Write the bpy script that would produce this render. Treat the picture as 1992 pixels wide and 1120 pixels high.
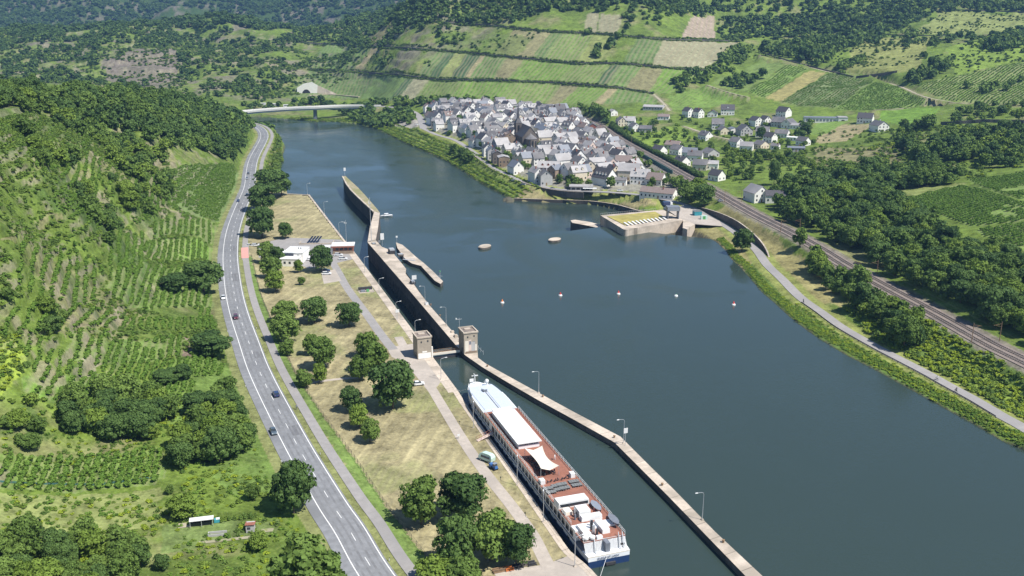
import bpy, math, random
import numpy as np
from mathutils import Vector
random.seed(7); rng=np.random.default_rng(7)
R=math.radians
for o in list(bpy.data.objects): bpy.data.objects.remove(o)
SC=bpy.context.scene; COL=SC.collection
# ---------------- camera, world, sun, exposure ----------------
FPX,YH,CZ=1850.0,20.0,128.0
TH=math.atan((560-YH)/FPX)
cam=bpy.data.cameras.new('camera'); cam.sensor_width=36; cam.lens=FPX/1992*36
cam.clip_start=1; cam.clip_end=20000
co=bpy.data.objects.new('camera',cam); COL.objects.link(co)
co.location=(0,0,CZ); co.rotation_euler=(math.pi/2-TH,0,0); SC.camera=co
SUN_EL=56.0
SD=Vector((0.86,-0.50,0)).normalized()     # horizontal direction towards the sun
w=bpy.data.worlds.new('World'); SC.world=w; w.use_nodes=True
wn=w.node_tree; bg=wn.nodes['Background']
sky=wn.nodes.new('ShaderNodeTexSky'); sky.sky_type='NISHITA'; sky.sun_disc=False
sky.sun_elevation=R(SUN_EL); sky.sun_rotation=math.atan2(SD.x,SD.y)
sky.altitude=200; sky.air_density=1.0; sky.dust_density=0.25; sky.ozone_density=3.0
wn.links.new(sky.outputs[0],bg.inputs[0]); bg.inputs[1].default_value=0.08
sl=bpy.data.lights.new('sun','SUN'); sl.energy=4.9; sl.angle=R(0.5); sl.color=(1,0.955,0.88)
so=bpy.data.objects.new('sun',sl); COL.objects.link(so)
sv=Vector((SD.x*math.cos(R(SUN_EL)),SD.y*math.cos(R(SUN_EL)),math.sin(R(SUN_EL))))
so.rotation_euler=sv.to_track_quat('Z','Y').to_euler(); so.location=(300,-200,400)
SC.view_settings.view_transform='Standard'; SC.view_settings.look='None'
SC.view_settings.gamma=1; SC.view_settings.use_curve_mapping=False
SC.view_settings.exposure=0.58
SC.cycles.max_bounces=5; SC.cycles.diffuse_bounces=2; SC.cycles.glossy_bounces=2
SC.cycles.transmission_bounces=2; SC.cycles.transparent_max_bounces=4; SC.cycles.volume_bounces=0
SC.cycles.caustics_reflective=False; SC.cycles.caustics_refractive=False
# ---------------- projection helpers (photo pixel + height -> place in the valley) ----------------
ct,st=math.cos(TH),math.sin(TH)
def ray(px,py):
    x=(np.asarray(px,float)-996)/FPX; y=(560-np.asarray(py,float))/FPX
    return x, ct+y*st, -st+y*ct
def W(px,py,z=0.0):
    x,a,b=ray(px,py); t=(CZ-z)/-b
    return np.array([x*t,a*t]).T if np.ndim(px) else (float(x*t),float(a*t))
def W3(px,py,z=0.0):
    X,Y=W(px,py,z); return Vector((X,Y,z))
def PX(X,Y,Z):
    zz=Z-CZ; d=Y*ct-zz*st; u=Y*st+zz*ct
    return 996+FPX*X/d, 560-FPX*u/d, d
# ---------------- mesh helpers ----------------
def tag(o,label=None,cat=None,group=None,kind=None):
    if label: o['label']=label
    if cat: o['category']=cat
    if group: o['group']=group
    if kind: o['kind']=kind
    return o
def empty(name,loc,rz=0.0,label=None,cat=None,group=None,sc=1.0):
    o=bpy.data.objects.new(name,None); COL.objects.link(o); o.location=loc
    o.rotation_euler=(0,0,rz); o.scale=(sc,sc,sc) if np.ndim(sc)==0 else sc
    o.empty_display_size=1
    return tag(o,label,cat,group)
def link(name,me,parent=None,loc=None,rz=None):
    o=bpy.data.objects.new(name,me); COL.objects.link(o)
    if parent: o.parent=parent
    if loc is not None: o.location=loc
    if rz is not None: o.rotation_euler=(0,0,rz)
    return o
class MB:
    def __init__(s): s.v=[];s.f=[];s.m=[]
    def add(s,vs,fs,m=0):
        n=len(s.v); s.v+= [tuple(map(float,v)) for v in vs]; s.f+=[tuple(i+n for i in f) for f in fs]; s.m+=[m]*len(fs); return s
    def box(s,x0,y0,z0,x1,y1,z1,m=0,rz=0,c=None,taper=1.0):
        cx,cy=((x0+x1)/2,(y0+y1)/2) if c is None else c
        vs=[]
        for z,k in ((z0,1),(z1,taper)):
            for x,y in ((x0,y0),(x1,y0),(x1,y1),(x0,y1)):
                dx,dy=(x-cx)*k,(y-cy)*k
                vs.append((cx+dx*math.cos(rz)-dy*math.sin(rz),cy+dx*math.sin(rz)+dy*math.cos(rz),z))
        return s.add(vs,[(3,2,1,0),(4,5,6,7),(0,1,5,4),(1,2,6,5),(2,3,7,6),(3,0,4,7)],m)
    def prism(s,poly,z0,z1,m=0,mt=None):
        a=sum(poly[i][0]*poly[(i+1)%len(poly)][1]-poly[(i+1)%len(poly)][0]*poly[i][1] for i in range(len(poly)))
        if a<0: poly=poly[::-1]
        n=len(poly)
        z0s=z0 if np.ndim(z0) else [z0]*n; z1s=z1 if np.ndim(z1) else [z1]*n
        vs=[(p[0],p[1],z) for p,z in zip(poly,z0s)]+[(p[0],p[1],z) for p,z in zip(poly,z1s)]
        s.add(vs,[tuple(range(n-1,-1,-1))]+[(i,(i+1)%n,n+(i+1)%n,n+i) for i in range(n)],m)
        s.add(vs[n:],[tuple(range(n))],m if mt is None else mt); return s
    def cyl(s,p,q,r0,r1=None,n=8,m=0,cap=True):
        r1=r0 if r1 is None else r1; p=Vector(p);q=Vector(q);d=(q-p)
        if d.length<1e-6: return s
        d.normalize(); a=d.orthogonal().normalized(); b=d.cross(a)
        vs=[]
        for c,r in ((p,r0),(q,r1)):
            for i in range(n):
                t=2*math.pi*i/n; vs.append(c+a*(r*math.cos(t))+b*(r*math.sin(t)))
        fs=[(i,(i+1)%n,n+(i+1)%n,n+i) for i in range(n)]
        if cap: fs+=[tuple(range(n-1,-1,-1)),tuple(range(n,2*n))]
        return s.add(vs,fs,m)
    def path(s,pts,r,n=6,m=0):
        for a,b in zip(pts,pts[1:]): s.cyl(a,b,r,r,n,m)
        return s
    def ball(s,c,r,n=8,k=5,m=0,sq=(1,1,1)):
        vs=[(c[0],c[1],c[2]-r*sq[2])]
        for j in range(1,k):
            a=-math.pi/2+math.pi*j/k
            for i in range(n):
                t=2*math.pi*i/n; vs.append((c[0]+r*sq[0]*math.cos(a)*math.cos(t),c[1]+r*sq[1]*math.cos(a)*math.sin(t),c[2]+r*sq[2]*math.sin(a)))
        vs.append((c[0],c[1],c[2]+r*sq[2])); L=len(vs)-1; fs=[]
        for i in range(n):
            fs.append((0,1+(i+1)%n,1+i)); fs.append((L,L-n+i,L-n+(i+1)%n))
            for j in range(k-2):
                a=1+j*n; fs.append((a+i,a+(i+1)%n,a+n+(i+1)%n,a+n+i))
        return s.add(vs,fs,m)
    def mesh(s,name,mats,smooth=False):
        me=bpy.data.meshes.new(name); me.from_pydata(s.v,[],s.f)
        for m in (mats if isinstance(mats,(list,tuple)) else [mats]): me.materials.append(m)
        if any(s.m): me.polygons.foreach_set('material_index',s.m)
        if smooth: me.polygons.foreach_set('use_smooth',[True]*len(s.f))
        me.update(); return me
    def obj(s,name,mats,parent=None,loc=None,rz=None,smooth=False):
        return link(name,s.mesh(name,mats,smooth),parent,loc,rz)
def npmesh(name,V,F,mats,midx=None,smooth=False):
    """V (n,3), F (m,4) or (m,3) arrays"""
    me=bpy.data.meshes.new(name); n,k=F.shape
    me.vertices.add(len(V)); me.vertices.foreach_set('co',np.ascontiguousarray(V,dtype=np.float32).ravel())
    me.loops.add(n*k); me.loops.foreach_set('vertex_index',F.astype(np.int32).ravel())
    me.polygons.add(n); me.polygons.foreach_set('loop_start',np.arange(0,n*k,k,dtype=np.int32))
    for m in (mats if isinstance(mats,(list,tuple)) else [mats]): me.materials.append(m)
    if midx is not None: me.polygons.foreach_set('material_index',midx.astype(np.int32))
    me.polygons.foreach_set('use_smooth',np.full(n,smooth)); me.update(calc_edges=True); return me
def vcol(me,name,C):
    a=me.color_attributes.new(name,'FLOAT_COLOR','POINT')
    c=np.ones((len(C),4),np.float32); c[:,:3]=C; a.data.foreach_set('color',c.ravel())
def vflt(me,name,A):
    a=me.attributes.new(name,'FLOAT','POINT'); a.data.foreach_set('value',np.asarray(A,np.float32).ravel())
def smoothline(P,step=3.0,it=2):
    """Catmull-Rom through P (n,k), resampled evenly"""
    P=np.asarray(P,float); Q=np.vstack([2*P[0]-P[1],P,2*P[-1]-P[-2]]); out=[]
    for i in range(1,len(Q)-2):
        p0,p1,p2,p3=Q[i-1],Q[i],Q[i+1],Q[i+2]
        for t in np.linspace(0,1,24,endpoint=False):
            out.append(0.5*((2*p1)+(-p0+p2)*t+(2*p0-5*p1+4*p2-p3)*t*t+(-p0+3*p1-3*p2+p3)*t**3))
    out.append(P[-1]); out=np.array(out)
    for _ in range(it):
        o=out.copy(); k=6
        for j in range(k,len(out)-k): o[j]=out[j-k:j+k+1].mean(0)
        out=o
    d=np.r_[0,np.cumsum(np.linalg.norm(np.diff(out[:,:2],axis=0),axis=1))]
    n=max(2,int(d[-1]/step)); t=np.linspace(0,d[-1],n+1)
    return np.array([np.interp(t,d,out[:,k]) for k in range(out.shape[1])]).T
def imline(pts,step=3.0,z=None,it=2):
    """pts of (px,py[,z]) -> smooth world polyline with z"""
    P=[]
    for p in pts:
        zz=p[2] if len(p)>2 else z; X,Y=W(p[0],p[1],zz); P.append((X,Y,zz))
    return smoothline(P,step,it)
def inpoly(X,Y,P):
    P=np.asarray(P,float); r=np.zeros(X.shape,bool); x0,y0=P[:,0].min(),P[:,1].min(); x1,y1=P[:,0].max(),P[:,1].max()
    m=(X>=x0)&(X<=x1)&(Y>=y0)&(Y<=y1); xs,ys=X[m],Y[m]; c=np.zeros(xs.shape,bool); j=len(P)-1
    for i in range(len(P)):
        xi,yi=P[i]; xj,yj=P[j]
        if yi!=yj: c^=((yi>ys)!=(yj>ys))&(xs<(xj-xi)*(ys-yi)/(yj-yi)+xi)
        j=i
    r[m]=c; return r
def segdist(X,Y,P,closed=False,maxd=60):
    """distance to polyline P (n,>=2) and interpolated third column"""
    P=np.asarray(P,float); 
    if closed: P=np.vstack([P,P[:1]])
    D=np.full(X.shape,1e9); Z=np.zeros(X.shape); S=np.zeros(X.shape)
    x0,y0=P[:,0].min()-maxd,P[:,1].min()-maxd; x1,y1=P[:,0].max()+maxd,P[:,1].max()+maxd
    m=(X>=x0)&(X<=x1)&(Y>=y0)&(Y<=y1); xs,ys=X[m],Y[m]
    d=np.full(xs.shape,1e9); z=np.zeros(xs.shape)
    for a,b in zip(P,P[1:]):
        lo=np.minimum(a,b)[:2]-maxd; hi=np.maximum(a,b)[:2]+maxd
        k=np.nonzero((xs>lo[0])&(xs<hi[0])&(ys>lo[1])&(ys<hi[1]))[0]
        if not len(k): continue
        v=b[:2]-a[:2]; L=(v**2).sum()+1e-9
        t=np.clip(((xs[k]-a[0])*v[0]+(ys[k]-a[1])*v[1])/L,0,1)
        dd=np.hypot(xs[k]-a[0]-t*v[0],ys[k]-a[1]-t*v[1]); q=dd<d[k]
        kk=k[q]; d[kk]=dd[q]
        if P.shape[1]>2: z[kk]=a[2]+t[q]*(b[2]-a[2])
    D[m]=d; Z[m]=z; return D,Z
def _h(ix,iy,s):
    n=(ix.astype(np.int64)*374761393+iy.astype(np.int64)*668265263+s*974634777)&0xFFFFFFFF
    n=((n^(n>>13))*1274126177)&0xFFFFFFFF; return ((n^(n>>16))&0xFFFF)/65535.0
def noise(X,Y,sc,s=0,octv=3):
    r=0;a=1;t=0
    for o in range(octv):
        x=X/sc*(2**o)+1000.3;y=Y/sc*(2**o)+1000.7; ix=np.floor(x);iy=np.floor(y);fx=x-ix;fy=y-iy
        fx=fx*fx*(3-2*fx);fy=fy*fy*(3-2*fy)
        v=(_h(ix,iy,s+o)*(1-fx)+_h(ix+1,iy,s+o)*fx)*(1-fy)+(_h(ix,iy+1,s+o)*(1-fx)+_h(ix+1,iy+1,s+o)*fx)*fy
        r=r+a*v;t+=a;a*=.55
    return r/t
def sstep(a,b,x):
    t=np.clip((x-a)/(b-a),0,1); return t*t*(3-2*t)
# ---------------- valley terrain: spot heights read off the photo ----------------
ZU,ZD=1.2,-6.5      # water above and below the weir
CP=[(640,1060,4),(560,900,4),(475,730,4),(430,560,4),(425,470,4),(440,420,4),(470,340,4),(490,290,4.5),(497,255,5),
(430,1020,4.5),(350,900,6),(450,800,5.5),(300,1110,5),(100,1100,9),(0,1110,12),(0,1000,13),(0,900,16),(150,850,12),(300,760,9),
(400,680,7),(300,650,12),(150,740,18),(0,750,26),(0,650,36),(100,620,32),(250,560,20),(370,530,10),(350,450,16),(250,430,27),
(100,480,42),(0,520,50),(0,400,64),(100,350,62),(200,330,50),(300,350,32),(400,370,14),(400,300,24),(300,270,46),(200,250,56),
(100,220,70),(0,220,78),(0,180,84),(100,183,76),(200,190,69),(300,198,56),(400,212,38),(460,232,20),(450,270,16),
(470,203,6),(580,182,12),(300,150,30),(150,150,32),(0,140,35),(0,95,60),(0,62,87),(150,60,88),(300,100,62),(400,60,88),(400,47,101),(250,52,97),
(500,130,40),(500,80,72),(560,55,92),(600,60,88),(600,100,58),(700,40,107),(700,90,68),(700,140,38),(660,170,18),
(560,218,-4),(640,225,-4),(600,205,3),(720,222,2),(740,207,8),(800,212,9),(720,190,10),
(1000,345,2),(940,310,2.5),(900,285,3),(840,252,6),(1100,365,2.5),(1240,378,4),(1300,390,5),(1050,300,6),(1000,260,10),(950,225,17),
(880,215,15),(1100,240,14),(1150,300,7),(1200,340,5),(1200,240,15),(1130,215,20),(830,212,13),
(1400,330,9),(1300,300,8.5),(1250,250,12),(1300,215,22),(1350,240,16),(1500,300,12),(1500,240,18),(1600,230,22),(1700,240,24),
(1700,290,18),(1600,330,14),(1450,350,9.5),(1500,400,9),(1600,170,43),(1600,130,60),(1600,100,76),(1600,50,105),
(1500,215,24),(1400,190,32),(1400,150,50),(1400,100,75),(1400,60,98),(1850,200,40),(1850,150,58),(1850,100,80),(1850,50,106),(1992,190,46),
(1992,120,72),(1992,60,100),(1800,260,30),(1992,260,36),(1850,300,26),(1992,330,30),(1750,320,20),(1750,360,17),(1992,400,26),
(1992,480,22),(1850,420,20),(1700,400,13),(1900,520,18),(1600,400,11),(1992,560,15),(1800,520,12),(1992,640,10)]
def slopepts(px,y0,z0,s,ys):
    d0=1927*(128-z0)/(y0-20)
    for y in ys:
        k=1927/(y-20); z=(z0-s*d0+s*k*128)/(1+s*k); CP.append((px,y,z))
for px,y0,z0,s in ((780,198,14,.42),(900,200,19,.42),(1000,203,21,.42),(1100,205,22,.42),(1200,200,26,.42),(1300,190,31,.40)):
    CP.append((px,y0,z0)); slopepts(px,y0,z0,s,(160,120,80,50,30))
CW=[(-420,760,62),(-420,900,30),(-430,1060,-3),(-650,1150,-3),(-360,1170,-6),(-700,800,70),(-250,300,92),(-330,420,105),(-120,100,20),(-200,200,50),
(-500,600,95),(-1200,1500,10),(-900,1250,-3),
(500,450,45),(600,700,60),(450,300,25),(250,150,12),(330,220,14),(700,1000,85),(900,1200,120),(150,100,-2),(0,90,-2),(-40,100,3),
(0,1480,150),(-100,1500,150),(200,1500,165),(500,1650,165),(900,1750,175),(100,1900,210),(700,2100,230),(1300,2000,220),(1500,1400,180),
(-350,2150,80),(-600,2300,70),(-900,2300,60),(-250,2000,120),(-1300,2200,70),(-1800,2400,60),(-1400,1900,60),
(-600,3000,40),(-1200,3000,40),(-2200,3200,60),(0,2800,220),(1000,3000,260),(2500,3000,300),
(-800,3700,260),(-1500,3800,330),(-2400,4000,380),(-200,4200,330),(-1800,4800,480),(0,5200,420),(1500,5000,380),(-3500,5000,480),(3500,5000,400),(-2800,3300,250)]
# shorelines (photo pixels at water level)
SH_R=[(2250,1018),(2100,938),(1992,875),(1950,857),(1900,827),(1850,800),(1800,772),(1750,745),(1700,717),(1650,692),(1600,662),(1568,640),(1536,615),(1510,591),(1483,568),(1460,541),(1442,521),(1424,505),(1412,487),(1394,470),(1367,456),(1344,445)]
SH_D=[(1250,412),(1200,408),(1140,398),(1050,393),(1000,390),(965,372),(925,350),(900,332),(870,314),(845,302),(820,292),(785,277),(760,264),(730,250),(700,242),(660,237),(610,236),(560,231),(520,228),(470,226),(380,224),(250,222)]
LK=[(545,345),(545,325),(548,303),(553,287),(546,268),(535,250)]   # left natural bank, downstream level
QL=lambda y:687.5+0.7393*(y-492)                                     # lock side quay edge at z=3
QE=[(1290,1300),(1153,1120),(1137,1103),(1109,1080),(1099,1070),(1025,962),(953,860),(899,783),(885,760),(687.5,492)]
QUAY=[W(x,y,3) for x,y in QE]+[W(600,379,3),W(560,376,3)]
rivU=[W(x,y,ZU) for x,y in SH_R]+[W(1330,440,ZU)]
CLW=imline([(1290,409,-1.6),(1262,411,-1.8),(1240,409,-2.2),(1200,398,-3.2),(1150,391,-4),(1100,389,-4.3),(1050,387.5,-4.6),(1000,385.5,-5)],3,it=1)
rivD=[tuple(p) for p in CLW[:,:2]]+[W(x,y,ZD) for x,y in SH_D[4:]]
RIV=rivU+rivD+[(-900,1150),(-700,1060),(-430,1010),W(470,246,ZD)]+[W(x,y,ZD) for x,y in LK[::-1]]+QUAY[::-1]+[(20,60),(140,60)]
for x,y in SH_R[::2]: CP.append((x,y,ZU+.3))
for x,y in SH_D[4:19]: CP.append((x,y,ZD+.4))
# tps in (X/Y, log Y)
cw=[(*W(a,b,c),c) for a,b,c in CP]+CW
cw=np.array(cw); 
def tf(X,Y): return np.stack([X/Y*1.3,np.log(Y)*0.9],-1)
def ker(d2): return 0.5*d2*np.log(d2+1e-12)
_c=tf(cw[:,0],cw[:,1]); n=len(_c)
_K=ker(((_c[:,None]-_c[None])**2).sum(-1))+np.eye(n)*2e-5
_P=np.c_[np.ones(n),_c]; _A=np.block([[_K,_P],[_P.T,np.zeros((3,3))]])
_w=np.linalg.solve(_A,np.r_[cw[:,2],0,0,0])
def tps(X,Y):
    sh=X.shape; q=tf(X.ravel(),Y.ravel()); out=np.zeros(len(q))
    for i in range(0,len(q),40000):
        s=q[i:i+40000]; out[i:i+40000]=ker(((s[:,None]-_c[None])**2).sum(-1))@_w[:n]+_w[n]+s@_w[n+1:]
    return out.reshape(sh)
# roads and rails: (px,py,z) centre lines
RD_L=[(486,720),(527,809),(568,891),(607,966),(653.6,1045),(698,1118)]
roadc=[(950,1420,4),(868,1300,4),(729.5,1117,4),(684,1036,4),(654,993,4),(630,954,4),(589,885,4),(556,824,4),(505,724,4),(484,665,4),(467,617,4),(455.5,572,4),(449,521,4),(448,485,4),(453.5,446,4),(468,404,4),(485,365,4),(487.5,338,4),(493,309,4),(508,281,4.2),(515,264,4.3),(509,251,4.5),(495,243,4.6),(470,238,4.8),(430,234,5)]
ROAD=imline(roadc,3,it=3)
railc=[(2350,900,9.5),(2150,780,9.5),(1992,701,9.5),(1935,674,9.5),(1885,646,9.5),(1820,610,9.5),(1756,576,9.5),(1706,549,9.5),(1642,513,9.5),(1606,490,9.5),(1560,463,9.5),(1520,442,9.5),(1463,413.6,9.5),(1395,374,9.5),(1349,350,9.5),(1313,330,9.5),(1276,309,10),(1229,284,10.5),(1191,261,11),(1161,240,12),(1120,224,14),(1080,214,17)]
RAIL=imline(railc,4,it=3)
streetc=[(2200,960,3.3),(1992,832,3.3),(1956,813,3.3),(1899,779,3.3),(1849,752,3.3),(1799,724,3.3),(1731,689,3.3),(1685,664,3.3),(1635,635,3.3),(1596,606,3.3),(1556,578,3.3),(1521,542,3.4),(1492,515,3.6),(1471,485,3.8),(1440,459,4),(1413,440,4.2),(1374,419,4.4),(1340,401,4.5),(1300,389,4.4),(1240,378,3.6),(1180,373,3),(1130,371,2.6),(1080,367,2.3),(1040,358,2),(1005,347,2),(975,333,2),(950,318,2.2),(935,306,2.5),(915,291,2.8),(885,272,3.5),(850,262,4.2),(824,250,5)]
STREET=imline(streetc,3,it=2)
rampc=[(824,250,5),(820,236,6.5),(812,222,8),(790,212,9),(760,208,9.5),(735,206,10)]
RAMP=imline(rampc,4,it=2)
lanes=[([(1345,355,8.5),(1300,345,7),(1240,330,5.5),(1200,345,4.6),(1150,358,3.2)],2.2),
 ([(1481,106,73),(1542,122,63),(1613,140,55),(1667,151,51),(1713,158,49),(1756,170,47),(1792,186,44),(1838,196,42),(1899,204,39),(1992,207,40)],2.2),
 ([(1271,183,34),(1290,200,28),(1302,215,23)],2.5),([(1375,165,44),(1420,180,38),(1455,188,35)],1.6),
 ([(1330,245,15.5),(1380,262,15),(1440,275,14.5)],2.4),
 ([(1700,214,32),(1780,209,34),(1830,208,36)],1.5),([(1820,470,17),(1900,478,19),(1945,488,20.5),(1992,506,20)],1.6)]
LANES=[]
# ---- grid: u=X/Y columns, Y rows ----
NU=860; U=np.linspace(-0.76,0.74,NU)
ys=[92.0]
while ys[-1]<6200:
    y=ys[-1]; ys.append(y+max(0.45,min(y*y/250000*2.3, 6.0 if y<2200 else 6+(y-2200)*.02)))
YR=np.array(ys); NY=len(YR)
GX=U[None]*YR[:,None]; GY=np.repeat(YR[:,None],NU,1)
# evaluate tps coarsely then bilinear upsample
cu=np.linspace(U[0],U[-1],150); cy=np.exp(np.linspace(math.log(92),math.log(6300),260))
TG=tps(cu[None]*cy[:,None],np.repeat(cy[:,None],150,1))
def bil(T,iu,iy):
    iu=np.clip(iu,0,T.shape[1]-1.001); iy=np.clip(iy,0,T.shape[0]-1.001)
    a=iu.astype(int);b=iy.astype(int);fu=iu-a;fy=iy-b
    return (T[b,a]*(1-fu)+T[b,a+1]*fu)*(1-fy)+(T[b+1,a]*(1-fu)+T[b+1,a+1]*fu)*fy
iu=(GX/GY-cu[0])/(cu[1]-cu[0]); iy=(np.log(GY)-math.log(92))/(math.log(6300)-math.log(92))*259
GZ=bil(TG,iu,iy)
# natural relief
far=sstep(500,1600,GY)
GZ+= (noise(GX,GY,60,3,4)-.5)*np.clip((GZ-8)/25,0,1)*(3+14*far)
hidg=sstep(1250,1500,GY)*sstep(-20,-220,GX+0*GY)
GZ+= (noise(GX,GY,170,9,3)-.5)*hidg*26
GZ+= (1-np.abs(noise(GX,GY,520,15,3)*2-1))**2*sstep(2700,3600,GY)*120-40*sstep(2700,3600,GY)
# stepped terraces on the steep slopes
def steps(mask,st,rise=.28):
    global GZ
    q=GZ/st+noise(GX,GY,70,83,2)*1.2; f=q-np.floor(q); g=np.clip(f/(1-rise),0,1)*.25+np.clip((f-(1-rise))/rise,0,1)*.75
    GZ=GZ+(g-f)*st*mask; return (f>1-rise)*mask
TERR=np.maximum(steps(sstep(0,-40,GX+.25*GY)*sstep(1000,850,GY)*sstep(12,18,GZ)*np.clip((noise(GX,GY,45,85,3)-.40)*7,0,1),4.5),
 .9*steps(sstep(1300,1400,GY)*sstep(2600,2300,GY)*sstep(100,-100,GX)*np.clip((noise(GX,GY,120,87,3)-.38)*7,0,1)*sstep(20,30,GZ),11))
# flat lawn platform between road and quay
LAWN=[W(QL(1400),1400,3),W(QL(492),492,3),W(600,379,3),W(548,366,3),W(505,366,3),W(484,420,3),W(476,490,3),W(484,560,3),W(510,640,3),W(560,745,3),W(640,870,3),W(720,1000,3),W(800,1120,3),W(960,1400,3)]
def blendflat(poly,z,wd):
    global GZ
    ins=inpoly(GX,GY,poly); D,_=segdist(GX,GY,poly,True,wd+2)
    k=np.where(ins,1.0,1-sstep(0,wd,D)); GZ=GZ*(1-k)+z*k
blendflat(LAWN,3.0,7)
def blendline(L,hw,wd,dz=-0.12):
    global GZ
    D,Z=segdist(GX,GY,L,False,hw+wd+3); k=1-sstep(hw,hw+wd,D); GZ=GZ*(1-k)+(Z+dz)*k
for pts,hw in lanes:
    L=imline(pts,4,it=1); LANES.append((L,hw)); blendline(L,hw+1,6)
blendline(RAMP,4.5,9,-.2)
blendline(STREET,3.6,6,-.15); blendline(RAIL,7,7,-.3)
blendline(ROAD,9.9,5,-.12)
# land left of the road stays above; carve the river
ins=inpoly(GX,GY,RIV); D,_=segdist(GX,GY,RIV,True,30)
weirline=[W(790,492,ZU),W(1167,441,ZU)]
up=(GY-weirline[0][1])<(weirline[1][1]-weirline[0][1])/(weirline[1][0]-weirline[0][0])*(GX-weirline[0][0])
wl=np.where(up,ZU,ZD)
cham=inpoly(GX,GY,[W(818,690,3),W(889,680,3),W(715,470,3),W(700,440,3),W(600,440,3),W(670,480,3)]); wl=np.where(cham,ZD,wl)
bed=wl-3.0
k=np.where(ins,sstep(0,2.5,D),0); GZ=np.where(ins,np.minimum(GZ,wl+.3)*(1-k)+bed*k,GZ)
nb=(~ins)&(D<6); GZ=np.where(nb,np.maximum(GZ,wl+.1+D*.25),GZ)
D2,Z2=segdist(GX,GY,CLW,False,9); tz=(~inpoly(GX,GY,np.vstack([CLW[:,:2],[W(1000,420,ZD)],[W(1240,470,ZD)]])))&(D2<9)
GZ=np.where(tz,np.maximum(np.minimum(GZ,Z2+D2*.45),Z2-.15),GZ)
def gz(X,Y):
    X=np.asarray(X,float);Y=np.asarray(Y,float)
    return bil(GZ,(X/Y-U[0])/(U[1]-U[0]),np.interp(Y,YR,np.arange(NY)))
def hit(px,py,lo=90,hi=6000):
    """first terrain point seen through photo pixels"""
    px=np.atleast_1d(np.asarray(px,float)); py=np.atleast_1d(np.asarray(py,float))
    x,a,b=ray(px,py); out=np.full((len(px),3),np.nan)
    ts=lo*(hi/lo)**np.linspace(0,1,700)
    for i in range(0,len(px),2000):
        s=slice(i,i+2000)
        T=ts[None]; X=x[s,None]*T;Y=a[s,None]*T;Z=CZ+b[s,None]*T
        under=Z<gz(X,np.maximum(Y,93)); j=np.argmax(under,1); ok=under.any(1)&(j>0); j=np.maximum(j,1)
        t0=ts[j-1];t1=ts[j]
        for _ in range(12):
            tm=(t0+t1)/2; u=(CZ+b[s]*tm)<gz(x[s]*tm,np.maximum(a[s]*tm,93)); t1=np.where(u,tm,t1); t0=np.where(u,t0,tm)
        out[s]=np.stack([x[s]*t1,a[s]*t1,CZ+b[s]*t1],1); out[s][~ok]=np.nan
    return out
def hit1(px,py): return Vector(hit([px],[py])[0])
def wpoly(pts):
    h=hit([p[0] for p in pts],[p[1] for p in pts]); return h[~np.isnan(h[:,0])][:,:2]
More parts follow.
